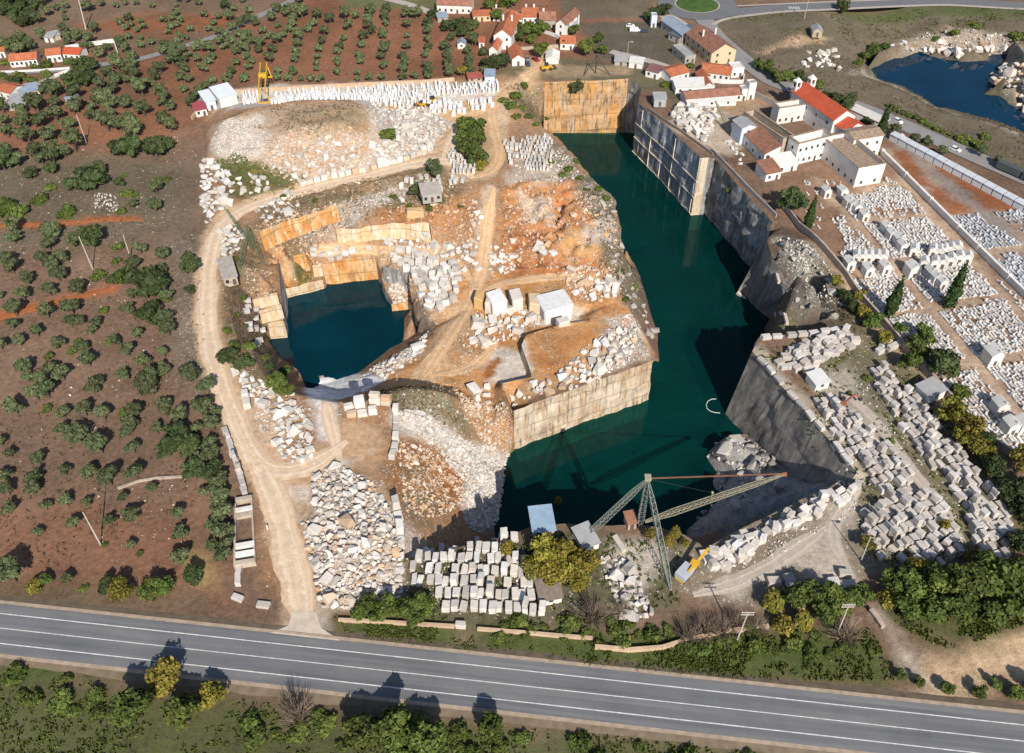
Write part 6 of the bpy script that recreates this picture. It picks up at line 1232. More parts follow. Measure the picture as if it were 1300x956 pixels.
house('white bungalow with orange gable roof above the quarry approach', (711, 63), (729, 64), 9, 3.2, 1.8, 'gable', 0, W_WHITE, 2)
house('white marquee-like shed with curved pale roof beside the yellow loader', (693, 81), (709, 81.5), 8, 2.4, 1.4, 'gablex', mat_plain('white_canvas', (.72, .70, .66), .1, .5), W_WHITE, 0, door=False, name='shed', cat='shed')
house('blue-grey metal shed at the right end of the orchard wall', (615.5, 107), (628, 107), 6, 3.6, .5, 'shed', 4, W_BLUE, 1, name='shed', cat='shed')
house('long low red-brown tin roofed shed against the orchard wall', (595, 105.5), (612.5, 104), 4.5, 1.9, .5, 'shed', mat_plain('red_tin', (.33, .09, .07), .2, .5), W_STONE, 2, door=False, name='shed', cat='shed')
# cottages on the left
house('white cottage with long orange roof by the orchard lane', (15, 86), (49, 83), 7, 3.1, 1.7, 'gable', 0, nwin=6)
house('white cottage with orange roof, middle one by the orchard lane', (62, 80), (80, 78), 7, 3.6, 1.5, 'gable', 0, nwin=3)
house('white cottage with reddish roof beside the walled garden', (82, 76), (103, 77), 7, 3.0, 1.4, 'gable', 2, nwin=3)
house('cottage cut by the left picture edge with orange roof', (-8, 74), (8, 73), 7, 3.0, 1.5, 'gable', 0, nwin=2)
house('small white hut with dark roof on the red scrubland', (58, 54), (69, 54), 5, 2.4, .5, 'shed', 3, W_WHITE, 1, name='hut', cat='hut'); house('open shelter with grey sheet roof joined to the scrubland hut', (69.5, 52), (78, 50), 5, 2.3, .4, 'shed', 3, W_STONE, 0, door=False, name='shelter', cat='shelter')
house('white house with orange roof and blue awning at the left edge', (0, 124), (16, 128), 8, 3.4, 1.3, 'gable', 0, nwin=2)
house('long outbuilding with pale blue-grey sheet roof below the cottages', (28, 127), (52, 122), 7, 2.8, .6, 'shed', 4, W_CREAM, 3, name='outbuilding', cat='outbuilding')
house('shed with dark grey sheet roof and orange end at the left edge', (12, 141), (35, 139), 8, 2.8, .7, 'shed', 3, W_GREY, 2, name='shed', cat='shed')
house('lone shed with tilted blue-grey roof among the olive trees', (89, 138.5), (105, 134.5), 5, 2.4, .6, 'shed', 4, W_STONE, 1, name='shed', cat='shed')
# sawmill by the slab yard
house('white sawmill hall with pale blue roof at the left end of the slab yard', (281, 138), (303, 132), 10, 4.6, .8, 'shed', mat_plain('white_blue_sheet', (.62, .68, .76), .08, .3), W_WHITE, 0, door=False, name='sawmill', cat='workshop')
house('pale blue annex with open front beside the sawmill hall', (264, 141), (276, 138), 9, 4, .8, 'shed', mat_plain('pale_sheet', (.60, .66, .70), .08, .3), W_BLUE, 1, name='workshop', cat='workshop')
house('white office hut with dark red roof at the corner of the slab yard', (250, 149), (264, 146), 6, 2.8, .5, 'shed', mat_plain('dark_red_sheet', (.30, .07, .08), .15, .5), W_WHITE, 2, name='hut', cat='hut')
# quarry huts
house('square hut with bright blue-grey sheet roof on the pit rim', (677, 684), (704, 681), 6.5, 2.6, .5, 'shed', mat_plain('blue_sheet', (.26, .36, .47), .15, .5), W_STONE, 2, name='hut', cat='hut')
house('white hut with grey sheet roof at the foot of the derrick leg', (741, 704), (760, 696), 5.5, 2.3, .6, 'shed', 3, W_WHITE, 1, name='hut', cat='hut', door=False)
house('white hut with brown corrugated roof under the autumn trees', (686, 770), (713, 765), 7, 2.2, .7, 'shed', mat_plain('brown_corrugated', (.21, .17, .14), .25, 1.2), W_WHITE, 1, name='hut', cat='hut', door=False)
house('tiny white cabin between the autumn trees and the brown-roofed hut', (693, 738), (706, 737), 2.8, 2.2, .3, 'shed', 3, W_WHITE, 1, name='cabin', cat='cabin')
house('long stone hut with grey roof and orange lower edge by the haul road', (286, 364), (303, 360), 10, 3.0, .8, 'shed', mat_plain('grey_stone_roof', (.36, .32, .29), .25, .6), W_STONE, 2, name='hut', cat='hut')
house('ruined grey hut among the white blocks below the yard track', (537, 258), (561, 255), 7, 3.2, .4, 'shed', mat_plain('concrete_roof', (.40, .36, .33), .2, .6), W_GREY, 3, name='hut', cat='hut')
house('white flat roofed cabin on the plateau above the dark slab face', (1034, 497), (1051, 492), 4.5, 2.4, .4, 'shed', mat_plain('white_sheet', (.6, .6, .6), .1, .5), W_WHITE, 1, name='cabin', cat='cabin', door=False)
house('white hut with grey roof at the cemetery wall beside the dark tree', (1177, 513), (1197, 505), 5, 2.6, .6, 'shedx', 3, W_WHITE, 1, name='hut', cat='hut', door=False)
house('little brick-red pump house behind the derrick mast', (797, 673), (807, 671), 3, 2.4, .3, 'shed', mat_plain('rust_sheet', (.28, .14, .09), .3, 1), W_STONE, 1, name='pump_house', cat='hut')
# quarter between roundabout and convent
house('big beige house with brown tiled roof and dormers beside the church road', (901, 84), (932, 79), 24, 6.0, 3.4, 'gablex', 1, W_CREAM, 2, 2, chim=2, side=5)
house('grey flat roofed building left of the big beige house', (869, 82), (882, 80), 13, 4, .5, 'flat', 3, W_GREY, 2, side=2)
house('long blue-grey warehouse roof below the roundabout', (865, 56), (882, 53), 20, 4.2, 1.4, 'gablex', 4, W_GREY, 2, name='warehouse', cat='warehouse', side=3)
house('low dark shed row beside the blue-grey warehouse', (848, 50), (862, 56), 14, 3, .8, 'shed', mat_plain('dark_sheet', (.10, .12, .15), .2, .5), W_GREY, 2, name='shed', cat='shed')
house('house with bright orange roof and white terrace by the church road', (889, 99), (925, 104), 10, 3.0, 1.6, 'gable', 0, nwin=5)
house('white flat roofed room on the terrace of the orange-roofed house', (928, 99), (943, 98), 6, 4.6, .4, 'flat', mat_plain('terrace_floor', (.62, .60, .58), .1, .5), nwin=2, side=1)
house('white courtyard house with blue awning beside the pit', (857, 120), (905, 118.5), 7, 3.2, .8, 'shed', mat_plain('pale_terrace', (.62, .61, .60), .1, .5), nwin=4)
house('back wing with orange roof of the white courtyard house', (851, 106), (874, 100), 9, 3.2, 1.4, 'gable', 0, nwin=3)
house('side wing with orange roof at the right of the courtyard house', (892, 118), (906, 117.5), 14, 3.0, 1.6, 'gablex', 0, nwin=0, door=False)
house('long low white building with brown roof above the white boulder heap', (870, 134), (941, 128), 7, 3.0, 1.5, 'gable', 1, nwin=9)
house('white annex below the long low building', (872, 137), (934, 134), 2.6, 2.2, .3, 'shed', mat_plain('white_roof', (.66, .64, .62), .1, .5), nwin=3, door=False, name='annex', cat='outbuilding')
house('white gate tower at the end of the long low building', (948, 127), (957, 126), 3.5, 7.5, .4, 'flat', 3, nwin=1, name='gate_tower', cat='tower'); house('shorter white gate house against the gate tower', (940, 128), (947, 127.5), 4, 5.2, .4, 'flat', 3, nwin=1, name='gate_house', cat='tower')
house('grey metal shed right at the corner of the pit', (830, 135), (845, 135), 5, 3.4, .4, 'shed', 3, mat_plain('grey_cladding', (.36, .38, .38), .15, .5), 1, name='shed', cat='shed')
house('white shed with purple-brown roof above the pit corner', (819, 97), (835, 101), 6, 3, .6, 'shed', 5, W_WHITE, 2, name='shed', cat='shed')
house('white hut with pale roof beside the village lane', (798, 86), (815, 88), 5, 2.6, .5, 'shed', mat_plain('pale_roof', (.62, .60, .58), .1, .5), W_WHITE, 1, name='hut', cat='hut')
house('grey tin lean-to beside the village lane', (780, 83), (796, 84), 6, 2.0, .7, 'shed', 3, W_GREY, 1, name='shed', cat='shed')
house('white utility cabin on the waste ground near the roundabout', (826, 35), (833, 35), 4, 6.0, .3, 'flat', 3, W_BLUE, 1, name='cabin', cat='cabin')
house('lone square stone hut with grey roof on the sandy field', (1031, 46.5), (1043, 47), 6, 2.6, 1.6, 'gablex', 3, W_STONE, 1, name='hut', cat='hut')
# convent and cemetery buildings
house('roofless south wing of the convent with a row of small windows', (1008, 210), (1051, 199), 6, 9.0, 0, 'ruin', 6, W_WHITE, 6, 2, name='convent_wing', cat='convent', side=1)
house('long west wing of the convent with brown sloping roof', (968, 209), (987, 206), 27, 4.5, 2.4, 'shedx', 1, W_WHITE, 1, name='convent_wing', cat='convent', side=5)
house('roofless inner corridor of the convent with dark walls', (989, 200), (1003, 196), 24, 8.0, 0, 'ruin', 6, W_STONE, 1, 2, name='convent_wing', cat='convent', side=6, door=False)
house('north wing of the convent with ruined tile edge', (985, 158), (1024, 152), 5, 7.0, 0, 'ruin', 1, W_WHITE, 5, 1, name='convent_wing', cat='convent')
house('small tower-like chapel with curved grey wall at the convent corner', (938, 184), (956, 181), 7, 7.0, 1.2, 'gablex', 3, W_BLUE, 1, 2, name='chapel', cat='chapel')
house('low white sacristy with pale roof below the convent', (985, 221), (1011, 216), 6, 3.2, 1.2, 'shed', mat_plain('white_tile', (.66, .63, .60), .1, .5), W_WHITE, 2, name='annex', cat='outbuilding')
house('small white house with brown roof at the corner of the cemetery', (971, 231), (990, 227), 7, 3.2, 1.4, 'shed', 1, W_WHITE, 2, name='cottage', cat='house')
house('white two storey mortuary hall with half ruined roof', (1083, 238), (1117, 232), 24, 8.0, 1.6, 'ruin', 6, W_WHITE, 2, 1, name='mortuary_hall', cat='hall', side=6, door=False)
house('brown tiled rear block of the mortuary hall', (1077, 203), (1114, 197), 8, 8.5, 1.0, 'gable', 6, W_WHITE, 3, 2, name='hall_block', cat='hall', door=False)
ch = house('white church nave with a long bright red tiled roof', (1052, 177), (1079, 171), 27, 8.2, 3.2, 'gablex', 2, W_WHITE, 2, 2, name='church', cat='church', side=4)
_a, _rz, cw = frame_of((1052, 177), (1079, 171))
for x in (.3, cw - 2.9):
    tb = MB(); tb.box(x, x + 2.6, 25.6, 28.2, 0, 9.6); tb.box(x - .15, x + 2.75, 25.45, 28.35, 9.6, 9.9)
    for px_ in (x, x + 2.0):
        for py_ in (25.6, 27.6): tb.box(px_, px_ + .6, py_, py_ + .6, 9.9, 12.2)
    tb.box(x - .1, x + 2.7, 25.5, 28.3, 12.2, 12.5); tb.add([(x, 25.6, 12.5), (x + 2.6, 25.6, 12.5), (x + 2.6, 28.2, 12.5), (x, 28.2, 12.5), (x + 1.3, 26.9, 14)], [(0, 1, 4), (1, 2, 4), (2, 3, 4), (3, 0, 4)])
    t_ = tb.build('bell_tower', W_WHITE, ch); MB().tube((x + 1.3, 26.9, 10.9), (x + 1.3, 26.9, 11.8), .5, .25, 10).build('bell', mat_plain('bronze', (.12, .09, .04), .1, 1), t_)
house('white chancel with red tiled gable roof at the near end of the church', (1068, 185), (1095, 178.5), 9, 6.0, 2.6, 'gablex', 2, W_WHITE, 0, name='chancel', cat='church', door=False, side=1)
house('white roadside wall house with long pale roof beside the church cypress', (1075, 146), (1118, 166), 4, 3, .6, 'shed', mat_plain('pale_long_roof', (.55, .53, .50), .1, .5), W_WHITE, 0, door=False, name='wall_house', cat='outbuilding')

# ------------------------------------------------------------------ walls
def wall_line(label, pts, h, t, mat, name='wall', cat='wall', cap=True, piers=0, group=None):
    P = [hit(*p) for p in pts]; o = empty(name, P[0]); tag(o, label, cat, group, 'thing'); m = MB(); c = MB(); inv_ = Matrix.Translation(-P[0])
    for a, b in zip(P, P[1:]):
        n = max(1, int((b - a).length / 5))
        for k in range(n):
            p, q = a.lerp(b, k / n), a.lerp(b, (k + 1) / n); p.z = gz(p.x, p.y); q.z = gz(q.x, q.y)
            if abs(p.z - q.z) > 3: q.z = p.z
            p = inv_ @ p; q = inv_ @ q
            m.bar(p + Vector((0, 0, h / 2 - .3)), q + Vector((0, 0, h / 2 - .3)), t, h + .6)
            if cap: c.bar(p + Vector((0, 0, h + .06)), q + Vector((0, 0, h + .06)), t + .12, .12)
            if piers and k % piers == 0: m.box(p.x - t * .7, p.x + t * .7, p.y - t * .7, p.y + t * .7, p.z - .3, p.z + h + .35)
    m.build('masonry', mat, o)
    if cap: c.build('coping', mat, o)
    return o
M_TANW = mat_plain('tan_wall', (.52, .38, .26), .2, .5)
wall_line('long tan wall between the olive rows and the slab yard', [(312, 117), (450, 110), (540, 106), (577, 103)], 1.6, .5, M_TANW, 'orchard_wall')
wall_line('low tan wall running down to the sawmill from the orchard wall', [(312, 117), (270, 120), (244, 152)], 1.3, .4, M_TANW, 'orchard_wall')
wall_line('white wall with blue-white top between old and new cemetery', [(1119, 197), (1180, 258), (1240, 318), (1335, 412)], 2.2, .8, W_WHITE, 'cemetery_wall', piers=3)
wall_line('weathered wall of the old cemetery along the pit side', [(990, 258), (1033, 306), (1075, 355), (1120, 412), (1180, 482), (1250, 558), (1290, 585)], 2.4, .5, mat_plain('weathered_wall', (.40, .34, .29), .25, .5), 'cemetery_wall')
wall_line('grey parapet along the top of the shaded quarry face', [(903, 192), (935, 225), (985, 276)], 1.4, .4, W_GREY, 'parapet_wall', cap=False)
wall_line('dark parapet along the top of the blue-grey quarry face', [(823, 140), (862, 166), (905, 197)], 1.0, .5, mat_plain('dark_parapet', (.20, .18, .16), .2, .5), 'parapet_wall', cap=False)
wall_line('low tan wall beside the main road below the block yard', [(430, 789), (480, 791), (577, 797)], .9, .5, M_TANW, 'roadside_wall'); wall_line('long low stone wall on the bank of the main road', [(606, 800), (680, 806), (752, 812)], .8, .5, M_TANW, 'roadside_wall'); wall_line('curved pale wall at the foot of the leafless shrubs', [(755, 823), (800, 827), (840, 824), (872, 814), (925, 803), (975, 797)], 1.0, .6, M_TANW, 'roadside_wall')
wall_line('short stone wall beside the wood at the lower right', [(1104, 776), (1112, 786), (1120, 798)], 1.0, .9, W_STONE, 'stone_wall')
wall_line('white garden wall behind the cottages', [(84, 63), (110, 59), (145, 54), (151, 72)], 1.8, .3, W_WHITE, 'garden_wall'); wall_line('white lane wall below the cottages', [(2, 93), (50, 91), (90, 88)], 1.0, .3, W_WHITE, 'lane_wall'); wall_line('white stepped lane wall beside the big olive clump', [(70, 98), (80, 94), (88, 91)], 1.2, .3, W_WHITE, 'lane_wall')
wall_line('broken white wall crossing the lower grove', [(150, 621), (175, 612), (198, 608), (232, 606)], .6, .5, W_STONE, 'field_wall', cap=False)
wall_line('white parapet around the terrace of the orange-roofed house', [(888, 102), (915, 106), (943, 106), (944, 98)], 1.6, .3, W_WHITE, 'garden_wall'); wall_line('long grey car park wall beside the gate tower', [(958, 122), (985, 136), (1002, 142)], 2.0, .4, W_GREY, 'car_park_wall')
wall_line('white garden wall below the village houses', [(690, 42), (705, 47), (715, 52)], 1.5, .3, W_WHITE, 'garden_wall'); wall_line('pale wall across the village gardens', [(652, 64), (690, 62), (712, 60)], 1.4, .3, W_STONE, 'garden_wall')
wall_line('pale cut stone kerb at the waterline of the dark promontory', [(936, 371), (950, 384), (972, 402), (996, 423)], .5, .9, mat_plain('pale_ledge', (.55, .48, .42), .2, .5), 'stone_kerb', cap=False)
# roofless trough beside the olive belt
tr = empty('stone_trough', hit(313, 690)); tag(tr, 'long roofless stone enclosure with cross walls beside the entrance track', 'enclosure'); iv = Matrix.Translation(-tr.location); mt_ = mat_plain('trough_concrete', (.46, .38, .31), .25, .6)
def tw(a, b, h, t, nm, mat): p, q = hit(*a), hit(*b); p.z = q.z = .05; p = iv @ p; q = iv @ q; p.z += h / 2 - .1; q.z += h / 2 - .1; MB().bar(p, q, t, h).build(nm, mat, tr)
tw((300, 643), (299, 722), 1.3, .4, 'side_wall', mt_); tw((320, 634), (325, 719), 1.3, .4, 'side_wall', mt_)
for yy, hh, ml in ((638, 1.6, mt_), (651, 1.5, W_WHITE), (657, 1.2, W_STONE), (696, 1.5, W_WHITE), (707, 1.5, W_WHITE), (719, 1.7, mt_)): tw((300.5, yy + 1), (321.5 + (yy - 640) * .05, yy - 3), hh, 1.1, 'cross_wall', ml)
# burial niches along the road side of the new cemetery
pa, pb = hit(1130, 176), hit(1300, 268); nL = (pb - pa).xy.length; d_ = (pb - pa).xy.normalized(); n_ = 14; an = math.atan2(d_.y, d_.x); M_NICHE = mat_plain('niche_white', (.66, .68, .71), .08, .5); M_NTOP = mat_plain('niche_roof', (.50, .53, .58), .1, .5)
for k in range(n_ + 2):
    q = pa.xy + d_ * (nL / n_) * (k + .5); L = nL / n_ - .5
    o = empty('burial_niche_block', (q.x, q.y, gz(q.x, q.y)), an); tag(o, 'pale block of burial niches with sloping top in the row beside the road', 'burial niches', 'row of burial niches')
    MB().box(-L / 2, L / 2, -1.1, 1.1, -.2, 2.4).build('niche_wall', M_NICHE, o); MB().add([(-L / 2 - .1, -1.3, 2.43), (L / 2 + .1, -1.3, 2.43), (L / 2 + .1, 1.3, 2.9), (-L / 2 - .1, 1.3, 2.9), (-L / 2 - .1, -1.3, 2.6), (L / 2 + .1, -1.3, 2.6), (L / 2 + .1, 1.3, 3.07), (-L / 2 - .1, 1.3, 3.07)], [(0, 3, 2, 1), (4, 5, 6, 7), (0, 1, 5, 4), (1, 2, 6, 5), (2, 3, 7, 6), (3, 0, 4, 7)]).build('niche_roof', M_NTOP, o)
# ------------------------------------------------------------------ cemetery
CA, CB = hit(1180, 258), hit(1240, 318); ax = (CB - CA).xy.normalized(); bx = Vector((-ax.y, ax.x)); gang = math.atan2(ax.y, ax.x)
M_GRAVE, M_GRAVEB = mat_stone('grave_marble', [(.68, .67, .66), (.52, .50, .48), (.76, .75, .74), (.40, .38, .37), (.64, .60, .55), (.48, .47, .47)], .2), mat_stone('grey_blue_granite', [(.30, .33, .37), (.45, .48, .52), (.60, .62, .65), (.22, .24, .27), (.70, .71, .73)], .2)
PATHS = [([hit(*p) for p in L]) for L in ([(1035, 230), (1130, 330), (1200, 415), (1310, 545)], [(1125, 190), (1175, 265), (1310, 415)], [(1075, 352), (1135, 332), (1235, 320)], [(1125, 402), (1195, 390), (1265, 378)], [(1215, 465), (1310, 450)], [(1035, 310), (1120, 420), (1250, 560)], [(1170, 330), (1310, 310)], [(1100, 280), (1170, 275)])]
def grave_mesh(name, v):
    m = MB(); m.box(-1.0, 1.0, -.42, .42, -.1, .32); m.box(-.9, .9, -.34, .34, .32, .42)
    if v == 0: m.box(.82, 1.0, -.38, .38, .42, 1.15)
    elif v == 1: m.box(.86, .98, -.07, .07, .42, 1.5); m.box(.87, .97, -.32, .32, 1.05, 1.19)
    elif v == 2: m.box(.8, 1.0, -.3, .3, .42, .95); m.add([(.8, -.3, .95), (1.0, -.3, .95), (1.0, .3, .95), (.8, .3, .95), (.9, 0, 1.3)], [(0, 1, 4), (1, 2, 4), (2, 3, 4), (3, 0, 4)])
    else: m.box(.7, .95, -.2, .2, .42, .62)
    return m.mesh(name)
GRV = {}
for mk, mm in (('w', M_GRAVE), ('b', M_GRAVEB)):
    for v in range(4):
        me = grave_mesh('grave', v); me.materials.append(mm); GRV[mk, v] = me
GR_ITEMS = []
def graves(P, prob, mk, skip=2.0, sp=(2.25, 1.1)):
    W = [(p.x, p.y) for p in wpoly(P)]; c = Vector((sum(p[0] for p in W) / len(W), sum(p[1] for p in W) / len(W))); R = max((Vector(p) - c).length for p in W); u = -R
    while u < R:
        v = -R
        while v < R:
            q = c + ax * (u + rnd.uniform(-.25, .25)) + bx * (v + rnd.uniform(-.12, .12)); pr = prob * (1.15 + .9 * float(noise2(q.x * .12, q.y * .12, 9)))
            if rnd.random() < pr and in_poly(q.x, q.y, W) and min(float(seg_dist(q.x, q.y, L)) for L in PATHS) > skip: GR_ITEMS.append((q.x, q.y, gz(q.x, q.y), gang + rnd.gauss(0, .05) + (math.pi if rnd.random() < .5 else 0), rnd.uniform(.85, 1.12), mk))
            v += sp[1]
        u += sp[0]
graves([(1072, 250), (1145, 236), (1175, 270), (1240, 330), (1325, 415), (1325, 600), (1285, 575), (1250, 552), (1120, 412), (1062, 340), (1075, 310), (1062, 290)], 1.2, 'w', 1.7)
graves([(1040, 236), (1062, 229), (1082, 247), (1060, 252)], .6, 'w', 1.2); graves([(1118, 232), (1128, 222), (1140, 232), (1120, 238)], .8, 'w', .5); graves([(1000, 236), (1040, 228), (1060, 260), (1060, 300), (1030, 285)], .14, 'w')
graves([(1204, 276), (1238, 271), (1296, 311), (1242, 318)], .95, 'b', .5, (2.4, 1.25)); graves([(1264, 272), (1315, 268), (1320, 300), (1300, 295)], .95, 'b', .5, (2.4, 1.25)); graves([(1261, 331), (1290, 324), (1325, 350), (1325, 385), (1300, 375)], .85, 'b', .5)
GR_ITEMS.sort(key=lambda t: t[0] ** 2 + t[1] ** 2)
rest = {'w': MB(), 'b': MB()}
for i, (x, y, z, a, s, mk) in enumerate(GR_ITEMS):
    me = GRV[mk, rnd.choice((0, 0, 1, 2, 3) if mk == 'w' else (0, 0, 3))]
    if i < 295:
        o = bpy.data.objects.new('grave', me); COL.objects.link(o); o.location = (x, y, z); o.rotation_euler = (0, 0, a); o.scale = (s, s, s)
        tag(o, 'white marble grave in the nearest plots of the old cemetery', 'grave', 'graves in the nearest cemetery plots')
    else:
        Mx = Matrix.Translation((x, y, z)) @ Matrix.Rotation(a, 4, 'Z') @ Matrix.Scale(s, 4); rest[mk].add([Mx @ v.co for v in me.vertices], [tuple(p.vertices) for p in me.polygons])
tag(rest['w'].build('grave_rows', M_GRAVE), 'dense rows of white graves over the old cemetery', 'graves', kind='stuff'); tag(rest['b'].build('new_grave_rows', M_GRAVEB), 'dense rows of bluish grey graves in the new cemetery', 'graves', kind='stuff')
def tomb(x, y, w, d, h, label, group, turn=0, big=False):
    p = hit(x, y); o = empty('mausoleum', p, gang + turn); o['label'] = label; o['category'] = 'mausoleum'
    if group: o['group'] = group
    m = MB(); m.box(-d / 2, d / 2, -w / 2, w / 2, -.1, h); m.add([(-d / 2, -w / 2, h), (-d / 2, w / 2, h), (-d / 2, 0, h + w * .35), (d / 2, -w / 2, h), (d / 2, w / 2, h), (d / 2, 0, h + w * .35)], [(0, 2, 1), (3, 4, 5)]); m.box(-d / 2 - .08, d / 2 + .08, -w / 2 - .08, w / 2 + .08, -.1, .3); m.build('wall', M_TOMB, o)
    r = MB(); e = .15
    for s in (-1, 1):
        y0, z0_, y1, z1 = s * (w / 2 + e), h - e * .7, 0, h + w * .35; V = [(-d / 2 - e, y0, z0_ + .02), (d / 2 + e, y0, z0_ + .02), (d / 2 + e, y1, z1 + .02), (-d / 2 - e, y1, z1 + .02)]
        r.add(V + [(a, b, c + .12) for a, b, c in V], [(0, 3, 2, 1), (4, 5, 6, 7), (0, 1, 5, 4), (1, 2, 6, 5), (2, 3, 7, 6), (3, 0, 4, 7)])
    r.build('roof', M_TOMBR, o); MB().box(d / 2 - .1, d / 2 + .05, -.45, .45, 0, 2.0).build('door', M_DOOR, o)
    MB().box(d / 2 - .15, d / 2 - .03, -.07, .07, h + w * .35, h + w * .35 + .8).box(d / 2 - .14, d / 2 - .04, -.28, .28, h + w * .35 + .42, h + w * .35 + .56).build('cross', M_TOMB, o)
M_TOMB, M_TOMBR = mat_plain('tomb_stone', (.66, .64, .61), .12, .6, rnd_v=.12), mat_plain('tomb_roof', (.56, .55, .53), .15, .6, rnd_v=.1)
sg = .23077
for cx, cy in ((205, 255), (295, 255), (325, 310), (345, 325), (370, 340), (412, 385)): tomb(1000 + cx * sg, 190 + cy * sg, 2.6, 3.2, 2.9, 'small white mausoleum beside the upper end of the main cemetery path', 'mausoleums at the upper end of the path')
for cx, cy in ((330, 650), (432, 685), (525, 672)): tomb(1000 + cx * sg, 190 + cy * sg, 2.8, 3.2, 3.0, 'stone mausoleum in the row below the path crossing', 'mausoleums below the path crossing')
for cx in (370, 405, 440, 480, 520): tomb(1000 + cx * sg, 190 + 612 * sg, 2.3, 3, 3.0, 'narrow white mausoleum in the close row left of the crossing', 'close row of mausoleums left of the crossing', -.5)
for cx, cy in ((685, 580), (740, 650), (790, 580), (825, 585), (850, 580), (885, 572), (922, 565), (800, 648), (842, 645), (888, 632), (935, 620), (978, 618)): tomb(1000 + cx * sg, 190 + cy * sg, 2.5, 3, 3.1, 'white mausoleum in the row right of the crossing', 'mausoleums right of the crossing', -.5)
for cx, cy in ((770, 700), (800, 730), (835, 755), (620, 555), (560, 490), (600, 520), (530, 450)): tomb(1000 + cx * sg, 190 + cy * sg, 2.5, 3, 3.0, 'white mausoleum standing along the middle of the main cemetery path', 'mausoleums along the main path')
tomb(1000 + 672 * sg, 190 + 690 * sg, 3.6, 3.8, 3.8, 'large white mausoleum with broad roof at the crossing of the paths', None)
tomb(1256, 459, 3.8, 4.0, 4.0, 'large white mausoleum standing alone where the lower paths cross', None)
for cx, cy in ((1110, 715), (1185, 850), (1270, 840)): tomb(1060 + cx * .1846, 390 + cy * .1846, 3.2, 3.4, 3.4, 'white mausoleum near the lower corner of the cemetery', 'mausoleums near the lower corner')
# ------------------------------------------------------------------ derricks, gantry, machines, vehicles, poles
M_GREENST = mat_plain('grey_green_steel', (.19, .215, .19), .2, 2, .5); M_PALEST = mat_plain('pale_weathered_steel', (.33, .30, .22), .35, 1.2, .6); M_RUST = mat_plain('rusty_steel', (.26, .11, .06), .3, 1.5, .7); M_YELST = mat_plain('yellow_steel', (.62, .36, .03), .12, 1, .45); M_BLACKST = mat_plain('dark_steel', (.05, .05, .05), .2, 1, .5); M_DKGREEN = mat_plain('dark_green_steel', (.09, .14, .07), .2, 2, .5)
def truss(a, b, w, w2=None, n=None, r=.12):
    """lattice mast: four chords with zigzag bracing"""
    a = Vector(a); b = Vector(b); w2 = w2 or w; d = (b - a); r *= .85; L = d.length; d.normalize(); up = Vector((0, 0, 1)) if abs(d.z) < .9 else Vector((0, 1, 0)); x = d.cross(up).normalized(); y = x.cross(d).normalized(); n = n or max(4, int(L / (w * 1.1))); m = MB(); R = []
    for k in range(n + 1):
        f = k / n; ww = (w * (1 - f) + w2 * f) / 2 * (min(1, .3 + 3.5 * min(f, 1 - f))); c = a.lerp(b, f); R.append([c + x * sx * ww + y * sy * ww for sx, sy in ((-1, -1), (1, -1), (1, 1), (-1, 1))])
    for k in range(n):
        for i in range(4):
            m.bar(R[k][i], R[k + 1][i], r); m.bar(R[k][i], R[k + 1][(i + 1) % 4], r * .6)
            m.bar(R[k][i], R[k][(i + 1) % 4], r * .6)
    return m
dk = hit(812, 669); o = empty('derrick_crane', dk); tag(o, 'tall grey-green lattice derrick with two legs and a long boom over the water', 'derrick crane'); iv = Matrix.Translation(-dk)
top = Vector((dk.x, dk.y, 0)); top.z = zat(dk, 608); l1, l2 = hit(739, 686), hit(851, 748); tip = at(996, 602, 9.0); bb = dk + Vector((1.2, .4, 1.5))
T_ = lambda p: iv @ Vector(p)
truss(T_(dk), T_(top), 1.4, .9, None, .16).build('mast', M_GREENST, o); truss(T_(l1), T_(top), 1.2, .9, None, .15).build('leg', M_GREENST, o); truss(T_(l2), T_(top), 1.2, .9, None, .15).build('leg', M_GREENST, o)
bo = truss(T_(bb), T_(tip), 1.25, .8, None, .13).build('boom', M_PALEST, o); MB().box(-.5, .5, -.25, .25, -.6, .4, Matrix.Translation(T_(tip))).build('pulley_block', M_RUST, bo)
MB().tube(T_(top), T_(tip), .06, .06, 6).tube(T_(top) + Vector((0, 0, .3)), T_(tip) + Vector((0, 0, .3)), .06, .06, 6).build('pendant_cable', M_RUST, o)
q = bb.lerp(tip, .47); MB().tube(T_(q), T_(q) + Vector((0, 0, 2.4)), .07, .07, 5).box(-.25, .25, -.25, .25, 2.4, 2.7, Matrix.Translation(T_(q))).build('lamp', M_PALEST, o); MB().tube(T_(top), T_(q) + Vector((0, 0, 2.4)), .03, .03, 4).build('lamp_cable', M_BLACKST, o)
MB().box(-.7, .7, -.7, .7, top.z - dk.z, top.z - dk.z + .9).build('head_sheave', M_PALEST, o)
# small green derrick by the haul road
g0 = hit(322, 318); o = empty('green_derrick', g0); tag(o, 'dark green lattice derrick standing on the corner of the small pond', 'derrick crane'); iv = Matrix.Translation(-g0); gt = Vector((g0.x, g0.y, zat(g0, 286)))
truss(T_(g0), T_(gt), 1.1, .8, 7, .1).build('mast', M_DKGREEN, o); truss(T_(hit(304, 347)), T_(gt), 1.0, .8, 7, .09).build('leg', M_DKGREEN, o); truss(T_(hit(336, 338)), T_(gt), 1.0, .8, 7, .09).build('leg', M_DKGREEN, o); truss(T_(g0 + Vector((0, 0, 1))), T_(at(284, 262, 7)), 1.0, .6, 12, .09).build('boom', M_DKGREEN, o)
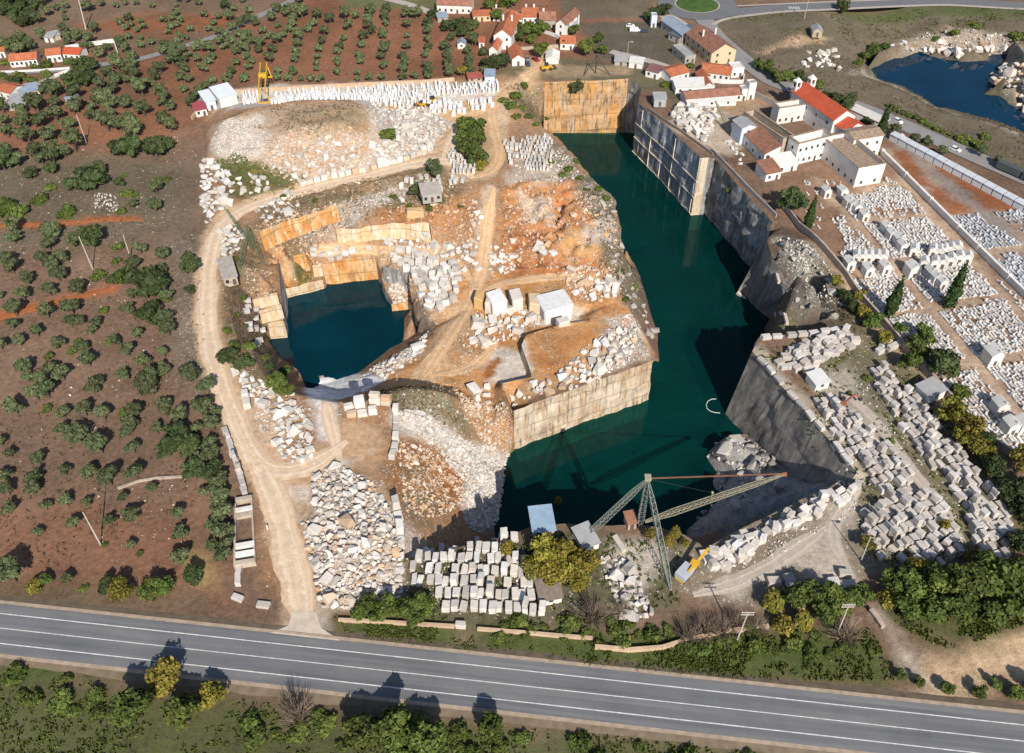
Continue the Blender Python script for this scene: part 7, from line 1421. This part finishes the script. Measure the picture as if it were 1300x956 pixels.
# slim dark derrick behind the ochre face, jib by the white boulders
g0 = hit(756, 93); o = empty('dark_derrick', g0); tag(o, 'slim black pole derrick standing behind the top of the ochre face', 'derrick crane'); iv = Matrix.Translation(-g0); gt = Vector((g0.x, g0.y, zat(g0, 70)))
MB().tube(T_(g0), T_(gt), .28, .2, 8).build('mast', M_BLACKST, o); MB().tube(T_(hit(774, 95)), T_(gt), .22, .18, 7).build('leg', M_BLACKST, o); MB().tube(T_(hit(741, 96)), T_(gt), .22, .18, 7).build('leg', M_BLACKST, o)
g0 = hit(930, 172); o = empty('lattice_jib', g0); tag(o, 'pale lattice jib slanting over the white boulder heap by the convent', 'derrick crane'); iv = Matrix.Translation(-g0); truss(T_(g0), T_(at(908, 128, 8)), 1.0, .7, None, .17).build('boom', M_PALEST, o); MB().box(-1.2, 1.2, -1, 1, -.2, 1.3).build('winch', M_RUST, o)
# yellow gantry crane of the slab yard
g0 = hit(336, 131); o = empty('gantry_crane', g0); tag(o, 'yellow gantry crane spanning the slab yard beside the sawmill', 'gantry crane'); far = at(341, 113); d = (far - g0).xy; sp = d.length; o.rotation_euler = (0, 0, math.atan2(d.y, d.x) - math.pi / 2)
for y in (0, sp):
    for s in (-1, 1): MB().bar((s * 2.2, y, 0), (s * 1.3, y, 5.8), .4).build('leg', M_YELST, o)
    MB().bar((-2.6, y, .25), (2.6, y, .25), .5).build('bogie', M_YELST, o)
for s in (-1, 1): MB().bar((s * 1.3, -1.5, 6.0), (s * 1.3, sp + 1.5, 6.0), .45, .7).build('girder', M_YELST, o)
MB().box(-1.6, 1.6, sp * .5 - 1, sp * .5 + 1, 6.4, 7.3).build('trolley', M_YELST, o); MB().box(-.9, .9, .4, 2, 3.4, 5.2).build('cab', M_PALEST, o)
def machine(label, x, y, rz, kind, s=1.0, col=M_YELST, group=None):
    p = hit(x, y); o = empty({'loader': 'wheel_loader', 'digger': 'excavator', 'crane': 'mobile_crane'}[kind], p, rz); o.scale = (s, s, s); tag(o, label, {'loader': 'loader', 'digger': 'excavator', 'crane': 'crane truck'}[kind], group)
    if kind == 'digger':
        for sx in (-1, 1): MB().prism([(-.35 + sx * 1.1, -1.9), (.35 + sx * 1.1, -1.9), (.35 + sx * 1.1, 1.9), (-.35 + sx * 1.1, 1.9)], 0, .85).build('track', M_BLACKST, o)
        MB().box(-1.3, 1.3, -2.1, 1.3, .95, 2.1).build('body', col, o); MB().box(-1.25, -.2, .1, 1.5, 2.1, 3.1).build('cab', M_GLASS, o); a = MB().bar((.3, 1.2, 1.8), (.3, 3.6, 4.6), .5).bar((.3, 3.6, 4.6), (.3, 6.3, 2.6), .4).build('arm', col, o); MB().box(-.3, .9, 6.0, 6.9, 1.5, 2.6).build('bucket', M_BLACKST, a)
    elif kind == 'loader':
        MB().box(-1.1, 1.1, -2.6, .4, .9, 2.2).build('body', col, o); MB().box(-.8, .8, -.9, .6, 2.2, 3.4).build('cab', M_GLASS, o); MB().box(-.9, .9, .4, 2.4, .9, 1.5).build('front_frame', col, o); a = MB().bar((-.7, 1.0, 1.7), (-.7, 3.2, .9), .3).bar((.7, 1.0, 1.7), (.7, 3.2, .9), .3).build('arm', col, o); MB().box(-1.4, 1.4, 3.1, 4.2, .2, 1.3).build('bucket', M_BLACKST, a)
        for sx in (-1, 1):
            for sy in (-1.7, 1.5): MB().tube((sx * .95, sy, .75), (sx * 1.45, sy, .75), .75, .75, 14).build('wheel', M_BLACKST, o)
    else:
        MB().box(-1.25, 1.25, -4, 4, .9, 1.6).build('chassis', col, o); MB().box(-1.5, 1.5, -3.9, .8, 1.6, 3.4).build('cab', mat_plain('grey_blue_panel', (.42, .45, .50), .1, .6), o); MB().bar((1.0, -1.5, 3.4), (1.2, 7.0, 5.0), .6).build('boom', col, o)
        for sx in (-1, 1):
            for sy in (-3, -1.8, 1.6, 3): MB().tube((sx * .9, sy, .6), (sx * 1.35, sy, .6), .6, .6, 12).build('wheel', M_BLACKST, o)
machine('old yellow crane truck with grey-blue housing at the end of the block bank', 872, 728, -.75, 'crane', .85)
machine('yellow loader with raised bucket among the front slabs of the slab yard', 549, 131, 2.6, 'loader', .9); machine('smaller yellow loader left of the other one in the slab yard', 535, 135, 1.2, 'loader', .75)
machine('yellow bulldozer-like loader at the track behind the ochre quarry face', 694, 89, -1.2, 'loader', 1.0)
machine('rusty red excavator with arm stretched over the block yard plateau', 1066, 516, -1.3, 'digger', .85, M_RUST)
M_CARW, M_CARG, M_CARR, M_CARB = mat_plain('white_car_paint', (.78, .78, .78), .02, 1, .25, spec=.5), mat_plain('grey_car_paint', (.22, .23, .25), .02, 1, .25, spec=.5), mat_plain('red_car_paint', (.36, .03, .03), .02, 1, .25, spec=.5), mat_plain('dark_car_paint', (.05, .06, .08), .02, 1, .25, spec=.5)
def car(label, x, y, to, mat, L=4.3, van=False, group=None, name='parked_car', cat='car'):
    p = hit(x, y); q = hit(*to); d = (q - p).xy; o = empty(name, p, math.atan2(d.y, d.x)); tag(o, label, cat, group); h = L / 2; W = .88
    prof = [(-h, .35), (h, .35), (h, .8), (h * .9, .95), (h * .45, 1.0), (h * .2, 1.02), (-h * .9, 1.05), (-h, .9)] if not van else [(-h, .35), (h, .35), (h, 1.0), (h * .8, 1.2), (h * .55, 2.0), (-h, 2.05)]
    n = len(prof); m = MB(); m.add([(x_, -W, z_) for x_, z_ in prof] + [(x_, W, z_) for x_, z_ in prof], [tuple(range(n)), tuple(range(2 * n - 1, n - 1, -1))] + [(i, n + i, n + (i + 1) % n, (i + 1) % n) for i in range(n)]); b = m.build('body', mat, o)
    if not van:
        cb = [(h * .45, .99), (h * .12, 1.45), (-h * .6, 1.47), (-h * .88, 1.03)]; k = 4; w2 = .74
        MB().add([(x_, -W + .04, z_) if z_ < 1.2 else (x_, -w2, z_) for x_, z_ in cb] + [(x_, W - .04, z_) if z_ < 1.2 else (x_, w2, z_) for x_, z_ in cb], [(0, 1, 2, 3), (7, 6, 5, 4), (0, 4, 5, 1), (2, 6, 7, 3)]).build('windows', M_GLASS, o); MB().box(-h * .62, h * .13, -w2, w2, 1.455, 1.52).build('roof', mat, o)
    else: MB().box(h * .56, h * .82, -W * .9, W * .9, 1.25, 1.9).build('windscreen', M_GLASS, o)
    for sx in (-.62, .62):
        for sy in (-1, 1): MB().tube((sx * h, sy * (W - .16), .33), (sx * h, sy * (W + .03), .33), .33, .33, 12).build('wheel', M_BLACKST, o)
    return o
car('white car driving along the road behind the burial niches', 1212, 191, (1230, 199), M_CARW, name='car')
car('dark car on the road bend below the roundabout', 905, 46, (913, 55), M_CARB, name='car'); car('white car on the roundabout approach', 884, 41.5, (890, 47), M_CARW, name='car')
car('grey car parked in front of the low white house with orange roof', 669, 76, (672, 82), M_CARG); car('dark car parked right of the grey car at the low white house', 670, 83, (672, 88), M_CARB); car('dark red car parked beside the quarry approach', 680, 77, (685, 80), M_CARR)
car('white van on the waste ground beside the utility cabin', 806, 40, (813, 40), M_CARW, 5.2, True, name='parked_van', cat='van'); car('white car behind the white van on the waste ground', 800, 34, (808, 34), M_CARW); car('dark car right of the white van on the waste ground', 818, 41, (824, 41), M_CARB)
car('white car in the shadow of the car park wall by the church hedge', 1003, 116, (1009, 120), M_CARW); car('white van beside the olive trees at the burial niches', 1146, 180, (1152, 186), M_CARW, 5.4, True, name='parked_van', cat='van'); car('white car parked by the olive trees near the church cypress', 1139, 155, (1146, 159), M_CARW)
p = hit(1284, 222); q_ = hit(1300, 229); d = (q_ - p).xy; o = empty('lorry', p, math.atan2(d.y, d.x)); tag(o, 'dark articulated lorry on the road at the right picture edge', 'lorry')
MB().box(-6, 3, -1.25, 1.25, .9, 3.4).build('trailer', mat_plain('dark_tarpaulin', (.07, .085, .09), .15, .6), o); MB().box(3.6, 5.8, -1.2, 1.2, .6, 3.2).build('cab', M_CARB, o); MB().box(-6, 5.6, -.6, .6, .5, .88).build('chassis', M_BLACKST, o)
for sx in (-5, -3.8, 2.2, 4.8):
    for sy in (-1, 1): MB().tube((sx, sy * .85, .5), (sx, sy * 1.2, .5), .5, .5, 12).build('wheel', M_BLACKST, o)
# poles
M_CONC, M_WOOD = mat_plain('pale_concrete_pole', (.50, .45, .39), .1, 1), mat_plain('wooden_pole', (.24, .17, .12), .2, 1)
def pole(label, base, toprow, topx, r=.16, mat=None, arms=0, lamp=False, name='utility_pole', cat='pole'):
    b = hit(*base); h = zat(b, toprow) - b.z; o = empty(name, b); tag(o, label, cat); tp = at(topx, toprow, b.z + h); t = Vector((max(-1.5, min(1.5, tp.x - b.x)), 0, h)); MB().tube((0, 0, -.3), t, r * 1.25, r * .75, 8).build('shaft', mat or M_CONC, o)
    for k in range(arms):
        z = h - .25 - k * .8; MB().bar((t.x - 1.3, .0, z), (t.x + 1.3, .0, z), .14).build('crossarm', M_CONC, o)
        for s in (-1.2, -.5, .5, 1.2): MB().tube((t.x + s, 0, z + .07), (t.x + s, 0, z + .35), .08, .05, 6).build('insulator', mat_plain('porcelain', (.6, .6, .58), .05, 1, .3) if 'porcelain' not in bpy.data.materials else bpy.data.materials['porcelain'], o)
    if lamp: MB().bar((t.x, 0, h), (t.x + 1.4, -.6, h + .15), .12).box(t.x + 1.0, t.x + 2.0, -.9, -.3, h + .1, h + .3).build('lamp_head', M_CONC, o)
    return o
pole('tall pale concrete pole in the lower olive grove', (128, 692), 650, 105); pole('pale pole beside the dark oak below the red track', (118, 342), 300, 100); pole('leaning pale pole between the olive trees near the lone shed', (110, 182), 146, 97); pole('pale pole at the edge of the haul road belt', (166, 328), 298, 156)
pole('thick pale pole on the far scrubland behind the cottages', (109, 37), -8, 98, .3); pole('thin brown pole beside the thick pale pole', (105, 36), 6, 98, .15, M_WOOD)
pole('pole with crossarms and insulators left of the wood on the bank', (935, 814), 777, 950, .16, None, 2); pole('pole with crossarms and insulators in front of the wood on the bank', (1062, 806), 767, 1078, .16, None, 2)
pole('street lamp on a pale post beside the block yard track', (1093, 712), 682, 1105, .12, None, 0, True, 'street_lamp', 'street lamp'); pole('slim grey lamp post on the village lane', (796, 75), 53, 798, .1, None, 0, True, 'street_lamp', 'street lamp'); pole('slim pole on the grass inside the curved road', (1021, 24), -2, 1027, .12); pole('slim pole at the edge of the sandy field', (965, 88), 60, 968, .14, M_WOOD)
pole('thin brown pole in the planted olive rows', (252, 47), 31, 249, .1, M_WOOD); pole('dark slim pole at the foot of the blue-grey shed', (695, 60), 42, 697, .12, M_WOOD); pole('leaning thin pole beside the lower cemetery wall', (1233, 528), 515, 1243, .1); pole('thin pole in the scrub on the lake side of the road', (1140, 150), 128, 1144, .12, M_WOOD)
# big uncut blocks standing on the quarry floor
def bigblock(label, A, B, depth, h, mat):
    a, b = hit(*A), hit(*B); d = (b - a).xy; L = d.length; n = Vector((-d.y, d.x)).normalized(); c = (a.xy + b.xy) / 2 + n * depth / 2; z = min(a.z, b.z)
    o = put(rnd.choice(variant('block', mat)), (c.x, c.y, z - .3, L, depth, h + .3, math.atan2(d.y, d.x), 0, 0, mat, label, ''), 'uncut_block', 'marble block'); del o['group']
bigblock('huge white squared block at the right end of the upright row', (692, 411), (727, 404), 9, 5.2, M_SLABW); bigblock('large white-topped block in the middle of the upright row', (626, 402), (644, 397), 7, 5.0, M_SLABW)
bigblock('orange block at the left end of the upright row', (601, 392), (613, 393), 5, 4.2, M_ORANGEB := mat_stone('orange_block', [(.60, .36, .13), (.64, .44, .22), (.66, .52, .36)])); bigblock('cream block right beside the large white-topped block on its left', (616, 397), (624, 397), 5, 4.4, M_WARM)
bigblock('cream block between two orange faces in the upright row', (651, 397), (665, 395), 6, 4.8, M_WARM); bigblock('orange block left of the huge white squared block', (671, 400), (688, 398), 6, 4.4, M_ORANGEB); bigblock('smaller white block leaning in the sawn slot below the huge block', (710, 416), (724, 413), 2.5, 2.0, M_BLOCK)
bigblock('pale orange block standing on the shelf above the ramp', (516, 278), (538, 276), 3, 3, M_ORANGEB)
# floating hose on the water and a marker post on the track
hs = [at(*p, WZ + .05) for p in ((909, 506.5), (903, 506.8), (898.5, 509.5), (896.6, 513.5), (897.5, 518.5), (901, 521.5), (906, 523.6), (914, 524.3))]; m = MB()
for a, b in zip(hs, hs[1:]): m.tube(a, b, .11, .11, 6)
tag(m.build('floating_hose', mat_plain('white_hose', (.6, .62, .6), .1, 1)), 'thin white hose floating in a half ring on the dark water', 'hose')
b = hit(340, 672); o = empty('marker_post', b); tag(o, 'small white marker post standing alone on the entrance track', 'post'); MB().tube((0, 0, -.1), (0, 0, 1.3), .2, .14, 8).build('shaft', W_WHITE, o); MB().tube((0, 0, 1.3), (0, 0, 1.5), .22, .12, 8).build('cap', W_WHITE, o)
# grass and weeds
def tufts(name, label, mat, zones, h=(.25, .6)):
    V, F = [], []
    for P, n in zones:
        W = np.array([(p.x, p.y) for p in wpoly(P)]); lo, hi = W.min(0), W.max(0); c = t = 0
        while c < n and t < n * 10:
            t += 1; x, y = nrs.uniform(lo[0], hi[0]), nrs.uniform(lo[1], hi[1])
            if not in_poly(x, y, W) or noise2(x * .12, y * .12, 8) + .6 * noise2(x * .5, y * .5, 4) < nrs.uniform(-.6, .6): continue
            z = gz(x, y); c += 1
            if z < WZ: continue
            for k in range(4):
                a = nrs.uniform(0, 6.28); s = nrs.uniform(.12, .34); hh = nrs.uniform(*h); b = len(V); ox, oy = nrs.uniform(-.4, .4, 2)
                V += [(x + ox - math.cos(a) * s, y + oy - math.sin(a) * s, z - .03), (x + ox + math.cos(a) * s, y + oy + math.sin(a) * s, z - .03), (x + ox + math.cos(a) * s * .6 + nrs.uniform(-.2, .2), y + oy + math.sin(a) * s * .6 + nrs.uniform(-.2, .2), z + hh), (x + ox - math.cos(a) * s * .7, y + oy - math.sin(a) * s * .7, z + hh * .8)]; F.append((b, b + 1, b + 2, b + 3))
    me = bpy.data.meshes.new(name); me.from_pydata(V, [], F); me.update(); return tag(link(name, me, mat), label, 'undergrowth', kind='stuff')
tufts('green_weeds', 'green weeds on the road banks and between the blocks', ML_GREEN, [([(425, 785), (540, 795), (850, 808), (1105, 800), (1140, 864), (900, 862), (640, 834), (440, 810)], 1500), ([(-80, 845), (420, 905), (1330, 990), (1330, 1020), (-80, 1000)], 2200), ([(955, 450), (1075, 418), (1150, 420), (1260, 560), (1310, 690), (1250, 710), (1110, 720), (1085, 610)], 900), ([(512, 712), (640, 690), (720, 672), (870, 690), (860, 770), (700, 800), (520, 790)], 700), ([(1120, 770), (1200, 770), (1310, 760), (1310, 790), (1200, 825), (1150, 800)], 500), ([(268, 205), (300, 195), (335, 210), (385, 225), (375, 240), (320, 256)], 350), ([(905, 15), (1310, 10), (1330, 30), (960, 40)], 700), ([(354, 344), (391, 334), (399, 351), (358, 359)], 120)])
tufts('dry_scrub', 'dry brown scrub over the field by the lake and the quarry slopes', mat_leaf('dry_scrub', (.085, .065, .038), (.22, .17, .105)), [([(905, 30), (1310, 20), (1380, 60), (1380, 240), (1230, 190), (1090, 130), (930, 62)], 2600), ([(275, 155), (330, 138), (470, 138), (490, 160), (400, 176), (330, 165)], 260), ([(330, 258), (470, 225), (590, 228), (560, 282), (440, 285), (330, 292)], 600), ([(470, 500), (520, 490), (570, 495), (600, 520), (570, 545), (500, 525)], 350), ([(285, 310), (330, 330), (335, 440), (310, 450), (285, 380)], 500), ([(740, 225), (775, 245), (800, 330), (820, 370), (795, 385), (765, 330), (745, 260)], 350), ([(-20, 190), (250, 180), (262, 500), (250, 640), (-20, 760)], 1500), ([(1040, 335), (1110, 405), (1080, 418), (1045, 380)], 250), ([(640, 108), (690, 108), (692, 160), (655, 140)], 200)], (.2, .5))
